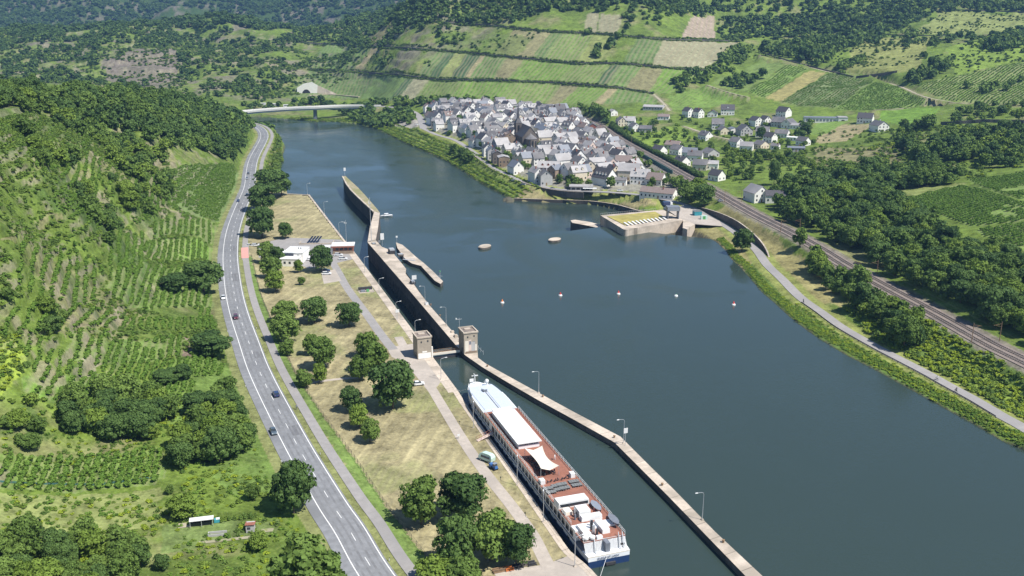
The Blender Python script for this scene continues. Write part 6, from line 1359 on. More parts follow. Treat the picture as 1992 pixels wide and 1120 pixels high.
# village cars and garden walls
for k,(px,py,rz,c_,s_) in enumerate([(1018,360,-30,'scar','silver car on the promenade street, farther one'),(1000,352,-35,'wcar','white car on the promenade street by the garden'),(1206,372,0,'wcar','white car before the hedge by the street'),(1075,368,0,'gcar','grey car left of the restaurant'),(812,243,20,'wcar','white car at the gravel lot by the ramp'),(1726,250,10,'wcar','white car on the terrace beside the barn house'),(1401,392,30,'scar','silver car right of the railway by the white house')]):
    h=hit1(px,py); car(h.x,h.y,h.z+.1,R(rz),c_,s_,'car','cars parked in the village')
for k,(px,py,s_) in enumerate([(512,205,'left'),(532,206,'middle'),(557,208,'right')]):
    h=hit1(px,py); t=empty('camper',(h.x,h.y,h.z),R(10),'white camper on the far meadow behind the bridge, %s of three'%s_,'camper','campers behind the bridge'); bx('body',t,'white',-4,-1.4,.5,4,1.4,3.6); bx('window',t,'glass',-3,-1.45,1.8,2,-1.4,2.8)
VLIST=[([(330,332),(455,322),(470,345),(440,422),(362,426),(332,402)],[(345,345),(440,400)],3.0),([(300,432),(430,433),(425,470),(288,468)],[(320,435),(318,468)],2.8),([(285,472),(425,474),(420,500),(255,490)],[(320,473),(316,498)],2.6),
 ([(235,505),(425,512),(430,592),(250,602),(205,560)],[(320,530),(300,598)],2.6),([(140,642),(356,655),(358,694),(128,690)],[(240,650),(228,690)],2.6),([(40,732),(190,728),(385,742),(380,778),(45,765)],[(200,730),(180,770)],2.3),
 ([(0,882),(320,868),(312,936),(0,946)],[(200,875),(180,940)],2.2),([(195,700),(430,700),(440,735),(200,728)],[(300,702),(290,730)],2.3),([(20,500),(120,480),(200,520),(190,580),(100,600),(20,560)],[(100,500),(80,580)],2.6),([(230,620),(420,615),(415,640),(240,638)],[(300,618),(296,638)],2.5),
 ([(255,345),(330,335),(335,400),(290,425),(250,380)],[(290,345),(285,410)],2.6),([(40,640),(130,692),(190,725),(60,728)],[(90,660),(80,720)],2.5),([(100,400),(160,385),(230,420),(200,440),(130,430)],[(130,395),(160,430)],2.6),([(240,395),(300,385),(310,425),(260,440)],[(260,395),(280,435)],2.6),([(140,340),(200,350),(195,370),(110,362)],[(150,345),(140,365)],2.6),
 ([(1752,388),(1870,361),(1992,396),(1992,430),(1890,441),(1800,408)],[(1800,405),(1900,372)],3.4),([(1882,350),(1992,338),(1992,388),(1932,372)],[(1900,362),(1992,350)],3.4),([(1905,447),(1992,432),(1992,482),(1932,470)],[(1930,465),(1992,448)],3.4),
 ([(380,598),(432,596),(438,640),(380,640)],[(405,600),(402,638)],2.5),([(0,650),(0,600),(100,600),(205,600),(235,640),(110,640),(60,645)],[(120,605),(100,640)],2.7),([(60,300),(190,300),(205,336),(70,330)],[(130,303),(120,332)],2.8),([(205,440),(285,440),(280,520),(225,560),(200,500)],[(245,445),(240,540)],2.7)]
# ---------------- vegetation ----------------
def crown_mesh(name,mat_,seed,nc,nl,ls,shape='round',spread=.70,rc=(.20,.48)):
    r=np.random.default_rng(seed); V=[];F=[];A=[]
    cs=[]
    for i in range(nc):
        a=r.random()*2*math.pi; u=r.random()**.6; z=r.random()
        if shape=='round': zz=z; w_=math.sqrt(max(0,1-(abs(zz-.48)/.56)**2.2))
        elif shape=='tall': zz=z; w_=(1-.75*zz**1.5)*.75
        else: zz=z*.75; w_=math.sqrt(max(0,1-(zz/.95)**2))
        rr=u*spread*w_; cs.append((rr*math.cos(a)/1.75,rr*math.sin(a)/1.75,.22+.61*zz,r.uniform(*rc)/1.6*(.65 if shape=='tall' else 1),r.random()))
    n=nc*nl; ci=np.repeat(np.arange(nc),nl); cs=np.array(cs)
    d=r.normal(size=(n,3)); d/=np.linalg.norm(d,axis=1)[:,None]; d[:,2]=np.where(d[:,2]<-.35,-d[:,2],d[:,2])
    rad=cs[ci,3]*(.72+.34*r.random(n)); P=cs[ci,:3]+d*rad[:,None]*np.array([1,1,.9])
    nn=d+r.normal(size=(n,3))*.45; nn/=np.linalg.norm(nn,axis=1)[:,None]
    t1=np.cross(nn,r.normal(size=(n,3))); t1/=np.linalg.norm(t1,axis=1)[:,None]; t2=np.cross(nn,t1)
    s=(ls/1.45*(.6+.8*r.random(n)))[:,None]
    q=np.stack([P-t1*s-t2*s*.6,P+t1*s*.7-t2*s,P+t1*s+t2*s*.7,P-t1*s*.6+t2*s],1).reshape(-1,3); q[:,2]=np.maximum(q[:,2],.01)
    me=npmesh(name,q,np.arange(4*n).reshape(-1,4),mat_); lv=np.clip(cs[ci,4]*.55+r.random(n)*.45,0,1); vflt(me,'lv',np.repeat(lv,4)); return me
def trunk_mesh(seed,h=.5,r0=.026):
    r=np.random.default_rng(seed); mb=MB(); mb.cyl((0,0,-.08),(0.01,0,h*.5),r0,r0*.75,7); mb.cyl((.01,0,h*.5),(.0,.01,h*1.2),r0*.75,r0*.3,6)
    for k in range(5):
        a=k*1.26+r.random(); z=h*(.45+.12*k); mb.cyl((0,0,z),(.2*math.cos(a),.2*math.sin(a),z+.2),r0*.45,r0*.15,5)
    return mb.mesh('trunk_mesh',M['trunk'])
TR=[trunk_mesh(i) for i in range(3)]
NEAR=[crown_mesh('crown_near',LF[m],10+i,nc,nl,ls,rc=(.13,.32)) for i,(m,nc,nl,ls) in enumerate([('mid',62,110,.036),('mid',70,95,.035),('dark',64,110,.036),('dark',58,120,.036),('lite',56,110,.036)])]
MIDP=[crown_mesh('crown_mid',LF[m],40+i,26,34,.075,sh,rc=(.16,.38)) for i,(m,sh) in enumerate([('mid','round'),('dark','round'),('dark','round'),('lite','round'),('mid','bush'),('dark','tall')])]
FARP=[crown_mesh('crown_far',LF[m],70+i,9,20,.15,sh) for i,(m,sh) in enumerate([('mid','round'),('dark','round'),('dark','bush'),('lite','bush')])]
VINEP=[crown_mesh('vine_bush',LF['vine'],90+i,6,16,.16,'bush') for i in range(2)]
LOWP=[crown_mesh('low_growth',LF[m],95+i,7,16,.13,'bush') for i,m in enumerate(['lite','mid','yel','vine'])]
def tree(x,y,z,w_,h,proto,ti,label,name='tree',cat='tree',group=None,sc=None):
    t=empty(name,(x,y,z),float(rng.random()*6.28),label,cat,group,(w_*1.12,w_*1.12*float(rng.uniform(.92,1.08)),h))
    link('trunk',TR[ti%3],t); link('crown',proto,t); return t
def treepx(px,py,wpx,hpx,kind,label,proto=None,z=None,**k):
    """base pixel, crown width and total height in photo pixels"""
    if z is None: h=hit1(px,py); 
    else: X,Y=W(px,py,z); h=Vector((X,Y,z))
    d=PX(h.x,h.y,h.z)[2]; s=d/FPX
    return tree(h.x,h.y,h.z-.1,wpx*s,hpx*s/.97,proto or NEAR[kind],kind,label,**k)
OB=[]
gl_='trees on the lock lawn'
LT=[(529,385,60,58,2,'dark round tree at the head of the row beside the far lawn'),(548,380,40,50,3,'dark tree behind the head of the row, nearer the river'),(513,412,56,56,2,'second big dark tree of the row beside the far lawn'),(510,462,56,62,3,'last big dark tree of the row, before the lock entrance'),(556,464,28,34,3,'small dark tree alone on the far dry lawn'),
(541,513,28,36,3,'dark tree against the left end of the white service building'),(520,512,34,44,0,'tree left of the service building, topmost of the fence row'),(528,540,40,44,0,'second tree of the fence row below the service building'),(537,568,38,44,4,'third tree of the fence row, bright green'),
(626,528,48,52,3,'dense round yard tree beside the parked cars'),(581,530,18,26,4,'small airy young tree below the service building'),(587,554,14,18,1,'tiny young tree on the dry lawn'),
(556,628,48,46,1,'bright tree above the middle of the fence row'),(612,627,56,52,2,'wide dark lawn tree right of the fence row'),(679,635,48,50,2,'round lone lawn tree next to the service lane'),(556,667,58,60,0,'broad tree at the middle of the fence row'),(560,693,34,36,1,'small tree just below the broad fence row tree'),
(606,690,30,44,1,'left half of the airy pair on the middle lawn'),(628,716,52,66,1,'tall airy lawn tree, right of the pair'),(592,756,36,42,1,'small tree beside the lawn footpath, left one'),(622,745,28,42,4,'slim tree beside the lawn footpath, right one'),
(714,694,46,56,1,'back tree of the big lawn group by the plaza'),(725,725,62,70,0,'middle tree of the big lawn group by the plaza'),(764,795,92,100,2,'largest front tree of the lawn group beside the quay path'),(700,740,40,50,0,'left tree of the big lawn group'),
(684,800,42,52,2,'upper tree of the three small lawn trees'),(700,832,40,50,4,'middle tree of the three small lawn trees'),(720,860,42,50,0,'lower tree of the three small lawn trees'),
(820,1020,84,104,1,'left tree of the large group at the lower lawn'),(900,1010,100,96,2,'back right tree of the large group at the lower lawn'),(890,1105,92,112,3,'front dark tree of the large group at the lower lawn'),(955,1090,90,110,0,'tree in the middle of the large group by the quay path'),(1004,1098,70,90,2,'right dark tree of the large group by the quay path'),(845,1140,80,60,4,'bright tree at the bottom edge between lawn and plaza'),(900,1150,80,70,0,'tree at the bottom edge under the large lawn group'),
(572,998,84,112,3,'tall dark tree leaning over the left edge of the main road'),(605,1180,150,150,0,'huge spreading tree at the bottom edge left of the road'),
(397,568,74,66,3,'large round dark tree standing in the left vineyards'),(340,566,58,36,2,'lower dark tree left of the large round one'),(412,690,76,46,2,'wide dark bush tree by the road at the dark vine rows'),(358,738,34,32,3,'small round tree below the vineyards beside the road field'),(325,742,54,24,2,'low dark bush left of the small round tree'),
(433,800,42,46,3,'bluish dark round tree on top of the roadside thicket'),
(1443,490,38,48,3,'round tree between the riverside road and the water'),(1505,360,22,48,2,'tall narrow dark conifer like tree on the scrub slope'),(1340,396,42,42,0,'left willow at the street before the railway'),(1368,402,48,46,2,'right willow at the street before the railway'),(1356,385,40,40,4,'back willow between street and railway'),
(1480,270,18,24,3,'dark tree in the villa gardens'),(1566,262,24,26,2,'dark tree at the right end of the villa gardens'),(1557,268,20,16,3,'purple dark bush tree at the white garden wall'),(1480,312,28,24,2,'dark round tree on the slope under the villas'),
(493,972,28,36,0,'small green tree in the dry meadow above the garden'),(356,1005,58,48,4,'yellow green tree left of the white shelter'),(330,960,18,20,0,'small bush at the meadow corner left of the garden'),(505,1068,40,38,4,'yellow green small tree below the garden soil bed'),(316,1108,30,34,2,'dark bush at the bottom left garden corner')]
for i,(px,py,wp_,hp_,k,lab) in enumerate(LT):
    inl=i<35; treepx(px,py,wp_,hp_,k,lab,z=3.0 if inl and py>360 else None,group=gl_ if inl else None)
# cypress-like poplars get the tall shape
def fill(poly,sp,dens=1.0,noisek=None,world=False,seed=0):
    P=np.array(poly,float) if world else wpoly(poly); r=np.random.default_rng(seed+int(abs(P[:,0].sum()*10))%1000)
    x0,y0=P.min(0);x1,y1=P.max(0); xs=np.arange(x0,x1,sp);ys_=np.arange(y0,y1,sp)
    if len(xs)*len(ys_)>400000: return np.zeros((0,2))
    X,Y=np.meshgrid(xs,ys_); X=X.ravel()+r.uniform(-.45,.45,X.size)*sp; Y=Y.ravel()+r.uniform(-.45,.45,Y.size)*sp
    m=inpoly(X,Y,P)&(r.random(X.size)<dens)
    if noisek is not None: m&=noise(X,Y,noisek[0],noisek[2] if len(noisek)>2 else 11,3)>noisek[1]
    return np.stack([X[m],Y[m]],1)
KEEP=[(ROAD,11),(RAIL,6.6),(STREET,4.5),(RAMP,6)]+[(L,hw+1.5) for L,hw in LANES]
RIVA=np.array(RIV)
HS=np.array([(o.location.x,o.location.y) for o in bpy.data.objects if o.get('category') in('house','hall','church','restaurant')])
def clean(P,rad=0,house=7):
    if not len(P): return P
    m=~inpoly(P[:,0],P[:,1],RIVA)
    for L,dmin in KEEP:
        D,_=segdist(P[:,0],P[:,1],L,False,dmin+rad+4); m&=D>dmin+rad
    if house:
        d=np.full(len(P),1e9)
        for i in range(0,len(P),4000): d[i:i+4000]=(((P[i:i+4000,None]-HS[None])**2).sum(-1)).min(1)
        m&=d>(house)**2
    return P[m]
# zones: (name phrase, poly, spacing, density, noise, width range, height ratio, proto set weights, label adjective)
TZ=[
('the wooded ridge top on the left',[(0,176),(60,178),(100,180),(200,186),(300,194),(400,206),(460,226),(497,248),(499,262),(485,300),(474,335),(455,322),(420,305),(330,290),(270,285),(220,260),(150,240),(100,225),(0,225)],7.5,.93,None,(7,12),1.05,[0,1,2,1],),
('the left hillside wood',[(0,225),(150,240),(260,285),(330,300),(335,400),(300,430),(250,420),(200,330),(100,320),(0,330)],7.5,.75,(40,.46),(5.5,9.5),1.0,[0,1,0,3]),
('the slope left of the vineyards',[(0,330),(100,330),(180,380),(230,410),(240,500),(180,480),(110,410),(0,450)],6,.8,(30,.48),(4,8),.95,[0,1,2,4]),
('the hedges in the left vineyards',[(0,560),(60,590),(130,620),(110,655),(40,640),(0,610)],5,.9,None,(4,7),.9,[1,2,4]),
('the thicket above the near vineyard',[(80,800),(120,785),(200,775),(300,785),(330,800),(330,850),(230,862),(135,846)],5,.97,None,(5,8.5),1.15,[1,2,1]),
('the roadside thicket on the left',[(335,870),(360,830),(400,785),(450,775),(500,810),(520,870),(500,890),(420,900),(380,905),(335,925)],5,.97,None,(5,8),1.1,[1,2,0]),
('the bottom left wood',[(0,1030),(60,1020),(110,1040),(160,1050),(300,1075),(300,1190),(0,1190)],5.0,.9,None,(4,7),1.25,[0,2,1,3]),
('the scrub at the left edge',[(0,770),(60,765),(70,800),(100,850),(60,875),(0,870)],5,.75,None,(4,6.5),.9,[0,3,4]),
('the wood above the railway',[(1500,385),(1560,362),(1640,352),(1730,388),(1800,432),(1850,455),(1905,490),(1960,505),(1992,512),(2100,560),(2200,760),(2060,700),(1992,668),(1900,625),(1800,572),(1700,515),(1620,468),(1520,425)],7,.97,None,(7,12),1.05,[1,2,0,1]),
('the thicket between riverside road and railway',[(1550,485),(1590,478),(1640,510),(1690,560),(1720,592),(1800,640),(1805,665),(1760,680),(1700,650),(1650,600),(1600,560),(1555,515)],6,.9,None,(5,9),1.1,[0,1,4,2]),
('the wood beside the right hand vineyard',[(1590,345),(1640,330),(1740,330),(1830,340),(1870,345),(1850,358),(1740,372),(1690,375),(1620,360)],7,.95,None,(7,11),1.0,[0,1,2]),
('the scrub slope right of the villas',[(1740,280),(1760,250),(1850,262),(1992,262),(1992,335),(1870,345),(1780,335)],8,.9,(45,.45),(7,12),1.0,[1,0,2]),
('the gardens of the hillside villas',[(1190,232),(1330,232),(1580,232),(1585,300),(1520,335),(1420,350),(1380,330),(1300,290),(1220,262)],8,.30,None,(3.5,6),1.0,[0,1,4,3]),
('the shrubs under the villas',[(1400,300),(1560,300),(1590,330),(1560,365),(1440,375),(1400,345)],7,.6,(30,.46),(4,7),1.0,[0,4,1,3]),
('the village gardens and streets',[(822,208),(1000,204),(1130,222),(1175,245),(1250,300),(1330,360),(1300,385),(1240,370),(1100,366),(1010,345),(940,305),(880,272),(830,250)],9,.6,None,(4,7),1.0,[0,1,4]),
('the trees at the lower village corner',[(1220,322),(1260,320),(1330,360),(1345,378),(1300,365),(1270,345)],7,.9,None,(5,9),1.0,[0,1,3]),
('the garden strip before the village street',[(1070,350),(1165,352),(1165,366),(1080,362)],6,.7,None,(4,6),.9,[0,4]),
('the bank in front of the promenade',[(870,290),(915,285),(945,318),(965,335),(930,335),(890,310)],9,.9,None,(6,10),1.05,[1,0,1]),
('the grove below the bridge ramp',[(690,214),(790,214),(808,226),(800,242),(750,250),(700,240),(660,222)],9,.9,None,(8,12),.95,[0,1,2]),
('the tree belt behind the village',[(600,196),(780,196),(980,204),(1120,210),(1180,218),(1192,240),(1165,240),(1130,222),(1000,206),(860,207),(780,206),(600,204)],9,.9,None,(8,13),.95,[1,2,0]),
('the trees beyond the bridge end',[(440,240),(480,226),(525,236),(532,250),(505,250),(470,246)],8,1,None,(9,13),.9,[1,2]),
('the meadow behind the bridge',[(470,205),(560,200),(640,203),(620,212),(560,214),(480,214)],11,.6,None,(7,11),.8,[0,1]),
('the tree line on the slope right of the vineyards',[(1470,100),(1560,80),(1690,62),(1720,72),(1640,95),(1600,130),(1570,128),(1540,118)],10,.9,None,(8,13),1.1,[1,2,0]),
('the hedges on the right slope',[(1620,138),(1680,110),(1690,115),(1640,145)],8,.95,None,(6,10),1.0,[1,0]),
('the wood edge at the upper right vineyard',[(1770,150),(1850,120),(1858,132),(1790,165),(1740,166)],9,.9,None,(7,11),1.1,[1,2]),
('the copse at the top right corner',[(1900,85),(1985,60),(1992,90),(1960,100),(1910,100)],10,.95,None,(9,14),1.0,[1,2]),
('the copse in the right meadow',[(1405,165),(1480,135),(1490,150),(1440,180)],10,.6,None,(8,13),.95,[1,2]),
('the wood corner left of the pale fields',[(1300,160),(1380,135),(1440,95),(1470,100),(1440,130),(1370,165),(1320,185)],10,.85,None,(7,12),.95,[1,0]),
('the grass bank hedges by the left road',[(520,280),(545,275),(548,300),(542,345),(515,345)],5,.8,None,(3.5,6),.9,[0,3,4]),
('the scrub above the right field',[(1840,215),(1992,200),(1992,238),(1850,240)],11,.6,None,(6,9),.9,[0,1]),
('the right edge wood beyond the field',[(1870,170),(1992,150),(1992,185),(1900,200)],11,.3,None,(7,10),1,[1,0]),
('the upper vineyard copses',[(1140,112),(1165,88),(1195,84),(1180,112)],9,.9,None,(7,11),1.0,[1,2]),
('the scrub band under the upper wall',[(700,88),(800,52),(1050,64),(1010,108),(900,98),(800,90)],11,.55,(60,.48),(6,10),.8,[0,1,2]),
]
# wide background woods (counted as masses)
BZ=[([(700,40),(760,22),(860,0),(1992,0),(1992,20),(1830,16),(1745,60),(1600,70),(1480,78),(1392,28),(1300,22),(1160,18),(1100,20),(1000,45),(860,36),(820,60),(760,80),(720,70)],7.5,.95,None),
 ([(1210,30),(1330,28),(1320,74),(1210,64)],11,.7,(50,.5)),([(1392,30),(1480,78),(1400,78)],11,.8,None),
 ([(0,60),(250,50),(400,45),(560,55),(700,40),(720,80),(640,80),(560,90),(420,70),(250,80),(0,95)],8.5,.85,(90,.38)),
 ([(0,95),(250,80),(420,70),(560,90),(700,90),(600,180),(480,200),(200,165),(0,160)],9,.6,(60,.48)),
 ([(700,92),(840,98),(840,148),(780,144),(720,138)],10,.5,(60,.5)),
 ([(1700,78),(1780,60),(1992,70),(1992,110),(1850,100),(1790,140),(1700,120)],12,.35,(60,.5)),
 ([(1000,52),(1200,66),(1210,80),(1150,100),(1100,75)],11,.35,(60,.5))]
pts=[];
for zi,(nm,poly,sp,dn,nk,wr,hr,ks) in enumerate(TZ):
    ks=list(ks)+[0,4]+([3] if zi%2 else [])
    P=clean(fill(poly,sp,dn,nk,seed=zi),1.5,6.5 if 'village' in nm or 'villas' in nm else 7)
    for X,Y in P:
        z=float(gz(X,Y)); w_=rng.uniform(*wr)*(1.25 if rng.random()<.12 else 1); px,py,d=PX(X,Y,z+w_*hr*.5)
        vis=-20<px<2012 and -10<py<1150
        pts.append((w_/d if vis else 0,zi,X,Y,z,w_,w_*hr*rng.uniform(.9,1.15),int(ks[rng.integers(len(ks))]),px,py))
print('zone trees',len(pts))
pts.sort(key=lambda a:-a[0]); NI=242
ind=pts[:NI]; rest=pts[NI:]
byz={}
for p in ind: byz.setdefault(p[1],[]).append(p)
KN={0:'mid green',1:'dark green',2:'dark dense',3:'bright green',4:'bushy green',5:'tall narrow'}
ordn=ordw
for zi,L in byz.items():
    L.sort(key=lambda a:a[8])
    for i,p in enumerate(L):
        _,_,X,Y,z,w_,h,k,px,py=p
        proto=MIDP[k]; 
        if p[0]>0.018: proto=NEAR[{0:0,1:2,2:3,3:1,4:4,5:2}[k]]
        tree(X,Y,z-.3,w_,h,proto,i,'%s tree in %s, %s from the left'%(KN[k],TZ[zi][0],ordn(i)),group='trees of '+TZ[zi][0][4:] if TZ[zi][0].startswith('the ') else None)
# geometry-node scatter for the masses
def scatter(name,P,Z,S,protos,pid,rot=None,kind='stuff'):
    n=len(P)
    if n==0: return
    me=bpy.data.meshes.new(name); me.vertices.add(n); me.vertices.foreach_set('co',np.column_stack([P,Z]).astype(np.float32).ravel())
    a=me.attributes.new('scl','FLOAT_VECTOR','POINT'); a.data.foreach_set('vector',np.asarray(S,np.float32).ravel())
    vflt(me,'rz',rng.random(n)*6.283 if rot is None else rot); b_=me.attributes.new('pid','INT','POINT'); b_.data.foreach_set('value',np.asarray(pid,np.int32))
    me.update(); o=link(name,me); ng=bpy.data.node_groups.new(name,'GeometryNodeTree')
    ng.interface.new_socket('Geometry',in_out='INPUT',socket_type='NodeSocketGeometry'); ng.interface.new_socket('Geometry',in_out='OUTPUT',socket_type='NodeSocketGeometry')
    gi_=ng.nodes.new('NodeGroupInput'); go=ng.nodes.new('NodeGroupOutput'); jn=ng.nodes.new('GeometryNodeJoinGeometry')
    def na(nm,ty): q=ng.nodes.new('GeometryNodeInputNamedAttribute'); q.data_type=ty; q.inputs[0].default_value=nm; return q.outputs[0]
    s_=na('scl','FLOAT_VECTOR'); r_=na('rz','FLOAT'); p_=na('pid','INT'); cx=ng.nodes.new('ShaderNodeCombineXYZ'); ng.links.new(r_,cx.inputs[2])
    e2r=ng.nodes.new('FunctionNodeEulerToRotation'); ng.links.new(cx.outputs[0],e2r.inputs[0])
    for i,pr in enumerate(protos):
        po=PROTO(pr); oi=ng.nodes.new('GeometryNodeObjectInfo'); oi.inputs[0].default_value=po; oi.inputs['As Instance'].default_value=True
        cmp_=ng.nodes.new('FunctionNodeCompare'); cmp_.data_type='INT'; cmp_.operation='EQUAL'; ng.links.new(p_,cmp_.inputs[2]); cmp_.inputs[3].default_value=i
        ip=ng.nodes.new('GeometryNodeInstanceOnPoints'); ng.links.new(gi_.outputs[0],ip.inputs['Points']); ng.links.new(cmp_.outputs[0],ip.inputs['Selection']); ng.links.new(oi.outputs['Geometry'],ip.inputs['Instance'])
        ng.links.new(e2r.outputs[0],ip.inputs['Rotation']); ng.links.new(s_,ip.inputs['Scale']); ng.links.new(ip.outputs[0],jn.inputs[0])
    ng.links.new(jn.outputs[0],go.inputs[0]); md=o.modifiers.new('scatter','NODES'); md.node_group=ng
    return tag(o,kind=kind)
_po={}
def PROTO(me):
    if me.name not in _po: _po[me.name]=bpy.data.objects.new('prototype_'+me.name,me)
    return _po[me.name]
def addmass(name,L,protos):
    """L rows X,Y,z,w,h,k"""
    L=np.array(L,float); 
    if not len(L): return
    scatter(name,L[:,:2],L[:,2],np.stack([L[:,3],L[:,3],L[:,4]],1),protos,L[:,5].astype(int)%len(protos))
nearr=[(p[2],p[3],p[4]-.3,p[5],p[6],p[7]) for p in rest if p[3]<900]; farr=[(p[2],p[3],p[4]-.3,p[5],p[6],p[7]) for p in rest if p[3]>=900]
o=addmass('hillside_woodland',nearr,MIDP)
bg_=[]
for i,(poly,sp,dn,nk) in enumerate(BZ):
    P=clean(fill(poly,sp,dn,nk,seed=100+i),2,8)
    z=gz(P[:,0],P[:,1]) if len(P) else []
    for (X,Y),zz in zip(P,z): w_=4.5+9*rng.random()**1.5; bg_.append((X,Y,zz-.5,w_,w_*rng.uniform(.7,1.05),rng.integers(3)))
# far ridges: sparse world grid
X=rng.uniform(-2300,2600,80000); Y=rng.uniform(2000,5200,80000); m=(np.abs(X/Y)<.62)&(noise(X,Y,260,77,3)>.33)
X,Y=X[m],Y[m]; px,py,d=PX(X,Y,gz(X,Y)); m=(py<75)&(py>-60); X,Y=X[m],Y[m]; Z=gz(X,Y)
for a_,b_,c_ in zip(X,Y,Z): w_=rng.uniform(11,20); bg_.append((a_,b_,c_-1,w_,w_*.8,1+rng.integers(2)))
X=rng.uniform(-300,1500,9000); Y=rng.uniform(1250,2050,9000); px,py,d=PX(X,Y,gz(X,Y)); m=(py<24)&(py>-40)&(px>820)&(px<2050); X,Y=X[m],Y[m]
for a_,b_,c_ in zip(X,Y,gz(X,Y)): w_=rng.uniform(8,13); bg_.append((a_,b_,c_-.5,w_,w_*.9,rng.integers(3)))
RK=wpoly([(205,118),(340,95),(350,150),(320,163),(235,163)]); bq=np.array(bg_); bg_=[tuple(r_) for r_ in bq[~inpoly(bq[:,0],bq[:,1],RK)]]
print('far',len(farr),len(bg_))
addmass('distant_woodland',farr+bg_,FARP)
# shrubs and undergrowth on the open slopes
def shrubs(name,poly,sp,dn,nk,wr,hr,protos,seed=0,rail=2):
    P=clean(fill(poly,sp,dn,nk,seed=seed),0,6)
    if name=='hillside_scrub':
        for v_ in VLIST: P=P[~inpoly(P[:,0],P[:,1],wpoly(v_[0]))]
    if not len(P): return
    z=gz(P[:,0],P[:,1]); w_=rng.uniform(*wr,len(P)); scatter(name,P,z-.15,np.stack([w_,w_,w_*hr*rng.uniform(.7,1.2,len(P))],1),protos,rng.integers(len(protos),size=len(P)))
shrubs('hillside_scrub',[(0,225),(150,240),(330,300),(330,430),(420,500),(430,590),(300,600),(360,640),(420,640),(420,730),(300,735),(120,640),(60,730),(0,760)],1.9,.9,(18,.34),(1.1,3.2),.6,[LOWP[0],LOWP[1],LOWP[1],LOWP[3],LOWP[3],LOWP[0],MIDP[4]],1)
shrubs('left_meadow_undergrowth',[(0,765),(380,775),(500,760),(530,880),(560,1000),(640,1120),(300,1190),(0,1190)],1.9,.85,(9,.40),(.9,2.4),.55,[LOWP[0],LOWP[1],LOWP[2],LOWP[3]],2)
shrubs('yellow_brambles',[(0,630),(35,655),(48,720),(0,765)],1.5,.9,None,(1.5,3),.5,[LOWP[2],LOWP[0]],3)
shrubs('right_bank_scrub',[(1580,285),(1740,250),(1992,250),(1992,340),(1870,350),(1730,380),(1600,350)],4,.5,(30,.48),(2.5,5),.7,[LOWP[0],LOWP[1],MIDP[4],LOWP[2]],4)
shrubs('railway_embankment_growth',[(1640,600),(1720,585),(1860,650),(1992,735),(2100,800),(2100,880),(1992,815),(1850,745),(1700,660)],1.6,.92,(14,.28),(1.6,3.2),.6,[LOWP[2],LOWP[0],LOWP[1],LOWP[2]],5)
shrubs('river_bank_growth',[(1536,612),(1600,658),(1700,714),(1800,769),(1900,824),(1992,872),(2200,985),(2200,960),(1992,845),(1850,762),(1750,710),(1660,655),(1580,600),(1545,590)],1.5,.95,None,(1.3,2.4),.42,[LOWP[0],LOWP[3],LOWP[3],LOWP[2]],6)
i0,i1=sorted((near(STREET,2100,900,2.1),near(STREET,1480,500,3.3))); Ls=STREET[i0:i1+1]; Nn=normals(Ls)
def alongline(name,L,offs,sp,wr,hr,protos,zoff=0,terr=True):
    P=[]
    s_=cum(L)
    for off in offs:
        Q=sub(L,0,s_[-1]); Nn=normals(Q); q=Q[:,:2]+Nn*off
        t_=np.arange(0,cum(Q)[-1],sp); c=cum(Q); X=np.interp(t_,c,q[:,0])+rng.normal(0,.35,len(t_)); Y=np.interp(t_,c,q[:,1])+rng.normal(0,.35,len(t_)); P.append(np.stack([X,Y,np.interp(t_,c,Q[:,2])],1))
    P=np.vstack(P); P=P[~inpoly(P[:,0],P[:,1],RIVA)]; z=gz(P[:,0],P[:,1]) if terr else P[:,2]
    w_=rng.uniform(*wr,len(P)); scatter(name,P[:,:2],z-.2+zoff,np.stack([w_,w_,w_*hr],1),protos,rng.integers(len(protos),size=len(P)))
sgn=-1
rs=np.array([W(x,y,0) for x,y in SH_R[:-2]]); rs=np.column_stack([rs,np.zeros(len(rs))]); rsl=smoothline(rs,2,1)
alongline('waterside_growth',rsl,[.2,1.2,2.2,3.2],.9,(1.3,2.2),.5,[LOWP[0],LOWP[3],LOWP[2]])
rd=np.array([W(x,y,ZD) for x,y in SH_D[4:18]]); rd=smoothline(np.column_stack([rd,np.zeros(len(rd))]),3,1)
alongline('lower_waterside_growth',rd,[1.5,5,9,14,20],2.4,(2,4),.5,[LOWP[0],LOWP[3],LOWP[2]])
shrubs('promenade_bank_growth',[(650,236),(760,262),(845,300),(925,346),(985,376),(1005,368),(955,332),(900,296),(850,272),(790,252),(700,236)],3.0,.85,(25,.38),(1.6,4),.5,[LOWP[0],LOWP[3],LOWP[2],LOWP[1]],8)
shrubs('left_road_bank_growth',[(522,262),(546,262),(548,300),(543,348),(510,348)],2.5,.9,None,(2,3.6),.7,[LOWP[0],LOWP[1],LOWP[2]],9)
shrubs('vineyard_scrub',[(560,88),(700,92),(840,100),(845,145),(700,138),(600,132)],6,.5,(40,.47),(3,6),.7,[FARP[2],FARP[3],FARP[0]],10)
shrubs('hill_scrub',[(0,100),(200,90),(420,75),(560,92),(700,90),(690,140),(600,180),(500,200),(250,170),(0,160)],6.5,.6,(35,.45),(3,7),.7,[FARP[2],FARP[0],FARP[3]],11)
shrubs('upper_slope_scrub',[(700,52),(860,40),(1050,63),(1000,106),(800,92)],6.5,.5,(30,.47),(2.2,5.5),.75,[FARP[2],FARP[0]],12)
shrubs('right_slope_scrub',[(1400,95),(1480,78),(1600,70),(1745,60),(1830,20),(1992,22),(1992,125),(1790,165),(1700,150),(1550,120)],6,.5,(35,.50),(2,4.5),.75,[FARP[2],FARP[0],FARP[3],FARP[1]],13)
